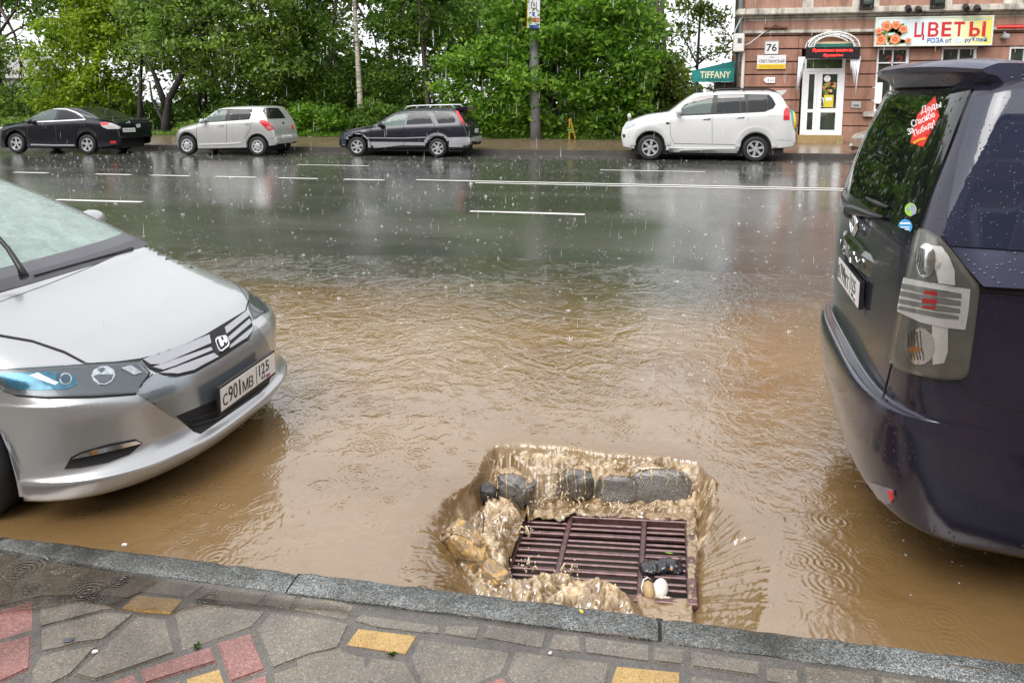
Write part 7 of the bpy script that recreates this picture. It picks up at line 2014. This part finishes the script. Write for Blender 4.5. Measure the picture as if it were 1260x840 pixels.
def leaves(mb_v, mb_f, rng, clumps, n, size, spread=.30, sub=34, droop=.25):
    """many small folded leaves gathered in twig-clusters through the crown's volume"""
    tot = sum(r[0] * r[1] * r[2] for c, r in clumps)
    for c, r in clumps:
        k = max(30, int(n * (r[0] * r[1] * r[2]) / tot))
        cl = []
        while len(cl) < sub:
            p = rng.uniform(-1, 1, 3); d = np.linalg.norm(p)
            if d < 1 and (d > .35 or rng.random() < .35): cl.append(p)
        cl = np.array(cl) * np.array(r) + np.array(c)
        ci = rng.integers(0, sub, k)
        w_ = rng.uniform(.5, 1.2, sub)[ci][:, None]
        p = cl[ci] + rng.normal(0, 1, (k, 3)) * np.array([spread, spread, spread * .62]) * w_
        nrm = rng.normal(0, 1, (k, 3)); nrm[:, 2] = np.abs(nrm[:, 2]) + .35; nrm /= np.linalg.norm(nrm, axis=1)[:, None]
        ax = np.cross(nrm, rng.normal(0, 1, (k, 3))); ax /= np.linalg.norm(ax, axis=1)[:, None]; ax[:, 2] -= droop; ax /= np.linalg.norm(ax, axis=1)[:, None]
        bx = np.cross(nrm, ax)
        s = size * rng.uniform(.6, 1.35, k)[:, None]
        o = len(mb_v)
        a0, a1, a2, a3 = p - ax * s * .55, p + bx * s * .30 + nrm * s * .08, p + ax * s * .6, p - bx * s * .30 + nrm * s * .08
        q = np.stack([a0, a1, a2, a3], 1).reshape(-1, 3)
        mb_v.extend(map(tuple, q))
        mb_f.extend([(o + 4 * i, o + 4 * i + 1, o + 4 * i + 2, o + 4 * i + 3) for i in range(k)])

def tree(label, trunk, rad, clumps, n, size, lm, bm_=None, seed=0, cat='tree', name='tree', spread=.30, sub=34, limbs=True, forks=(), group=None):
    """trunk: points from the ground up; clumps: (centre, radii) of the crown's masses"""
    rng = np.random.default_rng(seed + 17)
    e = empty(name, tuple(trunk[0]), label, cat, group)
    m = MB(); k = len(trunk)
    rs = [rad * (1.25 if i == 0 else 1 - .72 * i / max(1, k - 1)) for i in range(k)]
    m.tube(trunk, rs, 10)
    for pts, r0 in forks: m.tube(pts, [r0 * (1 - .65 * i / (len(pts) - 1)) for i in range(len(pts))], 8)
    m.build('trunk', bm_ or bark, e, smooth=True)
    if limbs:
        l = MB(); tp = [np.array(p) for p in trunk]
        for j, (c, r) in enumerate(clumps):
            c = np.array(c); a = tp[min(k - 1, max(1, int(k * (.45 + .5 * rng.random()))))]
            mid = (a + c) / 2 + rng.normal(0, .25, 3)
            l.tube([a, mid, c, c + rng.normal(0, .5, 3) * np.array(r)], [rad * .38, rad * .26, rad * .16, rad * .05], 6)
            for q in range(3):
                d = rng.normal(0, .55, 3) * np.array(r)
                l.tube([c * .6 + mid * .4, c + d * .6, c + d * 1.3], [rad * .16, rad * .1, rad * .03], 5)
        l.build('limb', bark2 if bm_ is birch_m else (bm_ or bark), e, smooth=True)
    V, F = [], []
    leaves(V, F, rng, clumps, int(n * 1.5), size * 1.05, spread, sub)
    mk('crown', V, F, LM[lm], e)
    return e

def T(px, py, Y): return tuple(ony(px, py, Y))
def CL(px, py, Y, rx, rz, ry=None):
    """a mass of crown seen at a place in the photograph, sizes in photograph units, kept at its own depth"""
    c = ony(px, py, Y); k = np.linalg.norm(ony(px + 1, py, Y) - c)
    return (tuple(c), (rx * k, (ry if ry else (rx + rz) / 2) * k, rz * k))

def forest():
    # left edge, loose crown with sky between the twigs
    tree('loose leafy tree at the far left with white sky showing through', [T(-30, 174, 31), T(-22, 120, 31), T(-14, 60, 31.2), T(-5, 0, 31.3), T(5, -70, 31.5)], .22,
         [CL(8, 60, 31, 26, 15), CL(0, 120, 31, 28, 20), CL(-30, 85, 31, 30, 34), CL(40, 26, 31, 13, 10), CL(60, -5, 31.4, 26, 16), CL(-45, 30, 31, 26, 20), CL(30, -55, 31, 40, 26), CL(-30, 145, 30.5, 40, 16), CL(30, 100, 31.5, 14, 10)], 9000, .16, 'mid', bark2, 1)
    # yellow-green tree
    tree('yellow-green leafy tree behind the black saloon', [T(112, 176, 30), T(114, 130, 30), T(118, 80, 30), T(125, 20, 30), T(130, -60, 30)], .17,
         [CL(92, 34, 29.8, 42, 26), CL(62, 78, 29.6, 26, 26), CL(128, 72, 29.8, 40, 26), CL(95, 112, 30, 40, 22), CL(150, 26, 29.8, 40, 28), CL(52, 112, 30, 16, 20), CL(110, -40, 30, 70, 40), CL(160, 105, 30.3, 22, 18), CL(120, 146, 30.2, 36, 14)], 17000, .17, 'lime', bark2, 2)
    # forked dark tree
    tree('black wet forked trunk under grey-green leaves left of the silver hatchback', [T(203, 175, 28.2), T(204, 150, 28.2), T(208, 122, 28.2), T(222, 95, 28.1), T(238, 68, 28), T(262, 20, 27.8), T(280, -60, 27.8)], .20,
         [CL(250, 45, 27.6, 44, 24), CL(205, 52, 27.7, 34, 22), CL(290, 62, 27.7, 46, 22), CL(340, 78, 27.9, 40, 22), CL(226, 6, 27.8, 52, 26), CL(310, 10, 27.9, 56, 30), CL(262, 95, 28.6, 40, 18), CL(260, -55, 28, 90, 44), CL(345, 45, 27.9, 26, 20)], 20000, .16, 'mid', bark, 3,
         forks=[([T(205, 135, 28.2), T(197, 112, 28.1), T(190, 92, 28), T(178, 70, 27.9)], .15), ([T(206, 160, 28.3), T(196, 140, 28.5), T(187, 122, 28.6), T(184, 100, 28.7)], .09)])
    tree('slim dark straight trunk between the black saloon and the forked tree', [T(172, 176, 29), T(172, 140, 29), T(173, 100, 29), T(176, 40, 29)], .15, [CL(178, 60, 29.2, 24, 18), CL(176, 10, 29.2, 30, 26)], 2600, .16, 'mid', bark, 4)
    # birch
    tree('pale birch trunk with dark marks behind the dark estate car', [T(445, 172, 28.4), T(443, 120, 28.4), T(440, 70, 28.4), T(436, 0, 28.4), T(430, -80, 28.5), T(426, -140, 28.6)], .135,
         [CL(410, 40, 29, 32, 24), CL(470, 30, 29, 30, 26), CL(430, -60, 28.6, 60, 40), CL(470, 95, 29.2, 24, 20), CL(405, 100, 29.4, 26, 22)], 7000, .12, 'dark', birch_m, 5, name='birch_tree')
    tree('dark leafy tree between the silver hatchback and the birch', [T(372, 176, 30), T(372, 120, 30), T(376, 60, 30), T(380, -20, 30)], .18,
         [CL(370, 30, 29.8, 42, 30), CL(340, 115, 29.5, 40, 26), CL(392, 130, 29.6, 36, 26), CL(300, 130, 29.4, 34, 24), CL(378, 80, 29.6, 36, 26), CL(370, -50, 29.8, 70, 44)], 13000, .15, 'dark', bark, 6)
    tree('reddish-brown bare trunk rising behind the estate car roof', [T(529, 176, 29), T(527, 130, 29), T(522, 80, 29), T(517, 20, 29), T(512, -60, 29)], .13, [CL(505, 40, 29.6, 36, 28), CL(545, 90, 29.8, 30, 26), CL(490, 110, 29.6, 30, 30), CL(512, -40, 29.4, 56, 40), CL(560, 30, 29.8, 34, 30)], 11000, .14, 'dark', bark2, 7)
    # bright broad-leaved tree round the pole
    tree('bright broad-leaved tree spreading round the grey pole', [T(688, 174, 28.6), T(684, 140, 28.6), T(678, 100, 28.6), T(690, 40, 28.6), T(700, -40, 28.7)], .17,
         [CL(575, 80, 27.6, 34, 20), CL(555, 112, 27.8, 26, 14), CL(620, 62, 27.3, 36, 20), CL(640, 96, 26.7, 30, 18), CL(690, 48, 27.2, 44, 24), CL(742, 66, 27.4, 44, 26), CL(790, 86, 27.8, 34, 26), CL(718, 104, 27.4, 38, 22), CL(640, 128, 27.4, 26, 18), CL(600, 120, 27.6, 30, 16), CL(770, 124, 28, 34, 24), CL(640, 18, 27.8, 44, 22), CL(730, 8, 27.6, 56, 28), CL(800, 34, 28, 26, 22), CL(680, -60, 28, 110, 50), CL(600, 150, 27.8, 30, 18), CL(672, 152, 27.6, 20, 16), CL(740, 152, 27.8, 36, 16)], 30000, .19, 'bright', bark, 8,
         forks=[([T(684, 130, 28.6), T(672, 118, 28.2), T(655, 105, 27.9), T(620, 90, 27.6)], .07), ([T(680, 110, 28.6), T(720, 90, 28.2), T(760, 70, 27.9)], .07)])
    # slender trees with sky between, left of the corner building
    tree('slender tree with a thin straight trunk left of the teal canopy', [T(857, 174, 29.5), T(857, 130, 29.5), T(858, 80, 29.5), T(862, 10, 29.5), T(864, -60, 29.5)], .09,
         [CL(838, 40, 29.6, 20, 14), CL(868, 20, 29.5, 24, 16), CL(890, 55, 29.6, 12, 16), CL(846, 8, 29.5, 26, 10), CL(862, -40, 29.5, 40, 30), CL(882, 32, 29.4, 14, 10), CL(846, 66, 29.6, 12, 8), CL(872, 66, 29.7, 12, 9)], 3600, .13, 'olive', bark, 9, spread=.22, sub=26)
    tree('light green tree behind the white four-wheel drive', [T(812, 176, 30.5), T(814, 130, 30.5), T(818, 80, 30.5)], .13,
         [CL(800, 112, 30.4, 30, 24), CL(838, 118, 30.6, 26, 20), CL(822, 146, 30, 40, 18), CL(815, 84, 30.5, 20, 18), CL(862, 140, 30.8, 26, 16), CL(895, 118, 31.4, 24, 12)], 9000, .16, 'olive', bark2, 10)
    # shrubs along the pavement edge
    S = [((-20, 160), 46, 18, 'mid', 'dark shrub at the far left end of the row'), ((70, 158), 40, 18, 'mid', 'shrub behind the bonnet of the black saloon'), ((300, 150), 46, 24, 'dark', 'dense shrub behind the silver hatchback roof'), ((385, 150), 34, 26, 'bright', 'leafy shrub between the silver hatchback and the estate car'),
         ((470, 148), 36, 26, 'dark', 'dark shrub right of the birch trunk'), ((560, 150), 34, 22, 'mid', 'shrub left of the grey pole behind the estate car tail'), ((625, 158), 26, 14, 'bright', 'low bright shrub at the foot of the grey pole'), ((725, 160), 34, 14, 'mid', 'low shrub right of the yellow stand'), ((770, 160), 22, 14, 'bright', 'small bright shrub in front of the white four-wheel drive'), ((820, 164), 40, 12, 'olive', 'olive shrub behind the white four-wheel drive bonnet'), ((250, 162), 26, 12, 'mid', 'low shrub right of the forked trunk')]
    for i, ((px, py), rx, rz, lm, lb) in enumerate(S):
        Y = 28.0 + .25 * (i % 3)
        c = CL(px, py, Y, rx, rz, 20)
        tree(lb, [T(px, 173, Y), T(px + 2, (173 + py) / 2, Y), T(px, py - rz * .3, Y)], .05, [c, CL(px - rx * .5, py + 4, Y, rx * .6, rz * .8, 16), CL(px + rx * .5, py + 2, Y, rx * .6, rz * .8, 16)], 3600, .13, lm, bark2, 30 + i, 'shrub', 'shrub', .18, 40, False)
    # the wood beyond, one mass
    rng = np.random.default_rng(5); V, F = [], []
    cl = []
    for i in range(74):
        px = -120 + 940 * rng.random(); 
        if px < 75 and rng.random() < .75: continue
        Y = rng.uniform(33, 42)
        py = rng.uniform(-110, 150)
        cl.append(CL(px, py, Y, rng.uniform(36, 64), rng.uniform(26, 44)))
    for i in range(26):
        px = rng.uniform(80, 820); Y = rng.uniform(31.5, 35); cl.append(CL(px, rng.uniform(110, 168), Y, rng.uniform(34, 50), rng.uniform(16, 26)))
    leaves(V, F, rng, cl, 105000, .32, .5, 40)
    wv = MB(); wv.add(V, F); o = wv.build('woodland', LM['dark']); tag(o, 'dark green wood behind the front row of trees', 'wood', kind='stuff')
    tr = MB()
    for i in range(22):
        px = -100 + 920 * rng.random(); Y = rng.uniform(33, 40)
        if px < 70: continue
        tr.tube([T(px, 172, Y), T(px + rng.uniform(-8, 8), 80, Y), T(px + rng.uniform(-14, 14), -40, Y)], [.15, .12, .07], 6)
    tr.build('trunk', bark2, o, smooth=True)
    # tall grass fringe along the pavement edge
    V, F = [], []; rng = np.random.default_rng(9)
    for i in range(7000):
        x = rng.uniform(-26, 3.0); y = 27.35 + abs(rng.normal(0, .18)); h = rng.uniform(.05, .22); a = rng.uniform(0, 6.28); w_ = .012
        o_ = len(V); dx, dy = math.cos(a) * w_, math.sin(a) * w_
        V += [(x - dx, y - dy, .18), (x + dx, y + dy, .18), (x + rng.normal(0, .05), y + rng.normal(0, .05), .18 + h)]; F.append((o_, o_ + 1, o_ + 2))
    g = MB(); g.add(V, F); tag(g.build('grass', LM['bright']), 'strip of grass along the back of the far pavement', 'grass', kind='stuff')
forest()

# ============================================================ RAIN
def rain():
    rng = np.random.default_rng(21)
    m = bpy.data.materials.new('rain_water'); t, b = nodes(m)
    b.inputs['Base Color'].default_value = (.80, .82, .84, 1); b.inputs['Roughness'].default_value = .15
    tr = N(t, 'ShaderNodeBsdfTransparent'); ms = N(t, 'ShaderNodeMixShader'); ms.inputs[0].default_value = .34
    t.links.new(tr.outputs[0], ms.inputs[1]); t.links.new(b.outputs[0], ms.inputs[2]); t.links.new(ms.outputs[0], t.nodes['Material Output'].inputs['Surface'])
    V, F = [], []
    for i in range(3800):
        d = rng.uniform(3.0, 25) ** 1.0; u = rng.uniform(-60, 1320); v = rng.uniform(-20, 840)
        p = CO + ray(u, v) / 900 * d
        if p[2] < .12 or p[1] > 26.5: continue
        ln = rng.uniform(.05, .13) * (1 if d > 6 else .55); r = rng.uniform(.0013, .0024)
        if d < 6 and rng.random() < .5: continue
        o = len(V); sl = np.array([.02, .01, 1.0]) * ln
        for k, (f, q) in enumerate(((0, .0), (.15, 1.0), (.6, .7), (1.0, 0))):
            for a in (0, 2.094, 4.189): V.append(tuple(p + sl * f + np.array([math.cos(a), math.sin(a), 0]) * r * q))
        for k in range(3):
            for a in range(3): F.append((o + k * 3 + a, o + k * 3 + (a + 1) % 3, o + k * 3 + 3 + (a + 1) % 3, o + k * 3 + 3 + a))
    mb = MB(); mb.add(V, F); tag(mb.build('falling_rain', m), 'rain drops falling over the street', 'rain', kind='stuff')
    # splash crowns thrown up where drops strike the wet road
    V, F = [], []
    def crown(x, y, z, s):
        o = len(V); n = 7; a0 = rng.uniform(0, 6)
        for k in range(n):
            a = a0 + 2 * math.pi * k / n
            V.append((x + math.cos(a) * s * .5, y + math.sin(a) * s * .5, z + .0015))
            V.append((x + math.cos(a + .4) * s * rng.uniform(.7, 1.3), y + math.sin(a + .4) * s * rng.uniform(.7, 1.3), z + s * rng.uniform(.35, 1.0)))
        for k in range(n): F.append((o + 2 * k, o + 2 * ((k + 1) % n), o + 2 * k + 1))
        V.append((x, y, z + s * rng.uniform(.2, 1.3))); c = len(V) - 1
        for k in range(n): F.append((o + 2 * k, o + 2 * ((k + 1) % n), c)) if k % 2 == 0 else None
    cnt = 0
    while cnt < 7000:
        y = 4.6 + 16.8 * rng.random() ** 1.25; x = rng.uniform(-20, 8)
        if abs((x + .18 * y)) > .78 * y: continue
        z = max(WZ, roadz(x, y)) + .002
        s = .0062 * math.exp(rng.normal(0, .55)) * (1 + .03 * y)
        crown(x, y, z, s); cnt += 1
    for _ in range(1500):
        y = rng.uniform(4.3, 8.6); x = rng.uniform(-.95, .55) * y
        if x < -2.0 and y < 4.4: continue
        crown(x, y, max(WZ, roadz(x, y)) + .001, .0058 * math.exp(rng.normal(0, .5)))
    mb = MB(); mb.add(V, F); tag(mb.build('rain_splashes', m), 'little white splashes of rain striking the road', 'splash', kind='stuff')
    # bubbles floating on the brown water
    V, F = [], []
    for i in range(420):
        y = rng.uniform(2.4, 7.2); x = rng.uniform(-4.2, 2.6)
        if -1.15 < x < .75 and y < 4.0: continue
        if x < -1.95 and 2.4 < y < 4.2: continue
        s = rng.uniform(.003, .009); o = len(V); n = 10
        for j in range(4):
            a = j / 3.2 * math.pi / 2
            for k in range(n): V.append((x + s * math.cos(a) * math.cos(2 * math.pi * k / n), y + s * math.cos(a) * math.sin(2 * math.pi * k / n), WZ + s * .8 * math.sin(a)))
        for j in range(3):
            for k in range(n): F.append((o + j * n + k, o + j * n + (k + 1) % n, o + (j + 1) * n + (k + 1) % n, o + (j + 1) * n + k))
    gm_ = glass('bubble_film', (.95, .93, .9), .18, .02, (.75, .7, .62), 2.0)
    mb = MB(); mb.add(V, F); tag(mb.build('bubbles', gm_, smooth=True), 'bubbles floating on the brown water', 'bubbles', kind='stuff')
    # froth thrown up at the foot of the broken asphalt and over the grate
    V, F = [], []; ico = bmesh.new(); bmesh.ops.create_icosphere(ico, subdivisions=1, radius=1); iv = [tuple(v.co) for v in ico.verts]; ico.verts.index_update(); jf = [tuple(q.index for q in f.verts) for f in ico.faces]; ico.free()
    def blob(p, s, st=(1, 1, 1)):
        o = len(V); V.extend([(p[0] + a * s * st[0], p[1] + b_ * s * st[1], p[2] + c * s * st[2]) for a, b_, c in iv]); F.extend([tuple(o + k for k in q) for q in jf])
    spots = [(692, 612, 60, .11), (716, 625, 22, .05), (760, 628, 26, .06), (780, 630, 16, .05), (838, 618, 34, .07), (662, 622, 30, .07), (870, 628, 22, .06), (612, 592, 22, .05), (650, 700, 24, .05), (700, 705, 18, .05), (640, 655, 24, .05), (566, 690, 20, .05), (805, 628, 16, .05)]
    tb = MB()
    for px, py, n, h in spots:
        c = onz(px, py, GZ + .02)
        for i in range(n):
            p = c + np.array([rng.normal(0, .035), rng.normal(0, .022), abs(rng.normal(0, h * .5))])
            blob(p, rng.uniform(.0018, .0055), (1, 1, rng.uniform(.8, 2)))
        for i in range(max(2, n // 7)):
            a = rng.uniform(0, 6.28); l = rng.uniform(.4, 1.0) * h
            p0 = c + np.array([rng.normal(0, .02), rng.normal(0, .012), 0]); p1 = p0 + np.array([math.cos(a) * l * .5, math.sin(a) * l * .3, l * .8]); p2 = p1 + np.array([math.cos(a) * l * .35, math.sin(a) * l * .2, -l * .15])
            tb.tube([p0, (p0 + p1) / 2 + np.array([0, 0, l * .1]), p1, p2], [.007, .0045, .0032, .0015], 6)
    for k in rng.choice(len(FROTH), 500, replace=False):
        x, y, z, f = FROTH[k]
        s_ = .0016 + .0042 * rng.random() ** 2.2
        blob((x + rng.normal(0, .004), y + rng.normal(0, .004), z + s_ * rng.uniform(.0, .6) + (.02 * rng.random() if rng.random() < .06 else 0)), s_, (1, 1, rng.uniform(.6, 1)))
    tb.add(V, F)
    # thin streams and a froth cap running over the broken asphalt
    rc = cast_eye(bvh_of(*ROCKS)); tk = MB()
    for x0 in (612, 624, 637, 650, 690, 699, 708, 720, 730, 742, 752, 762, 771, 780, 790, 801, 812, 822, 833, 844, 852, 560, 572, 585):
        yb = 566 if x0 > 600 else 650
        y1 = yb + rng.uniform(22, 52); pts = []
        for j in range(7):
            pts.append((x0 + rng.normal(0, 1.3), yb + (y1 - yb) * j / 6))
        wd = rng.uniform(1.2, 3.6)
        v, f = patch2d(ribbon(pts, [wd * (1 - .7 * j / 6) for j in range(7)]), 2.2)
        lay(tk, v, f, rc, lambda x, y: .003 + .0015 * math.sin(x * 2.1 + y), .006)
    for pts in ([(604, 590), (615, 578), (632, 574), (648, 580), (656, 588)], [(684, 580), (700, 570), (722, 571), (736, 577)], [(738, 584), (755, 579), (775, 578), (790, 574), (820, 570), (845, 574), (858, 584)], [(545, 660), (558, 648), (575, 652), (590, 668)]):
        for k in range(3):
            q = [(x + rng.normal(0, 2), y + rng.normal(0, 1.5) + k * 2) for x, y in pts]
            v, f = patch2d(ribbon(q, [rng.uniform(2.5, 7) for _ in q]), 2.2)
            lay(tk, v, f, rc, lambda x, y: .005 + .004 * math.sin(x * 1.3 + y * 1.7), .008)
    tag(tk.build('running_water', pm('muddy_trickle', (.36, .25, .135), .12, 0, .6, .8, var=.4, vscale=45), smooth=True), 'thin muddy streams running down the broken asphalt and stones in the pit', 'water', kind='stuff')
    sp = pm('splashing_water', (.62, .50, .34), .2, 0, .4, .7, var=.25, vscale=40)
    tag(tb.build('splashing_water', sp, smooth=True), 'muddy splashes thrown up round the drain grate', 'splash', kind='stuff')
rain()
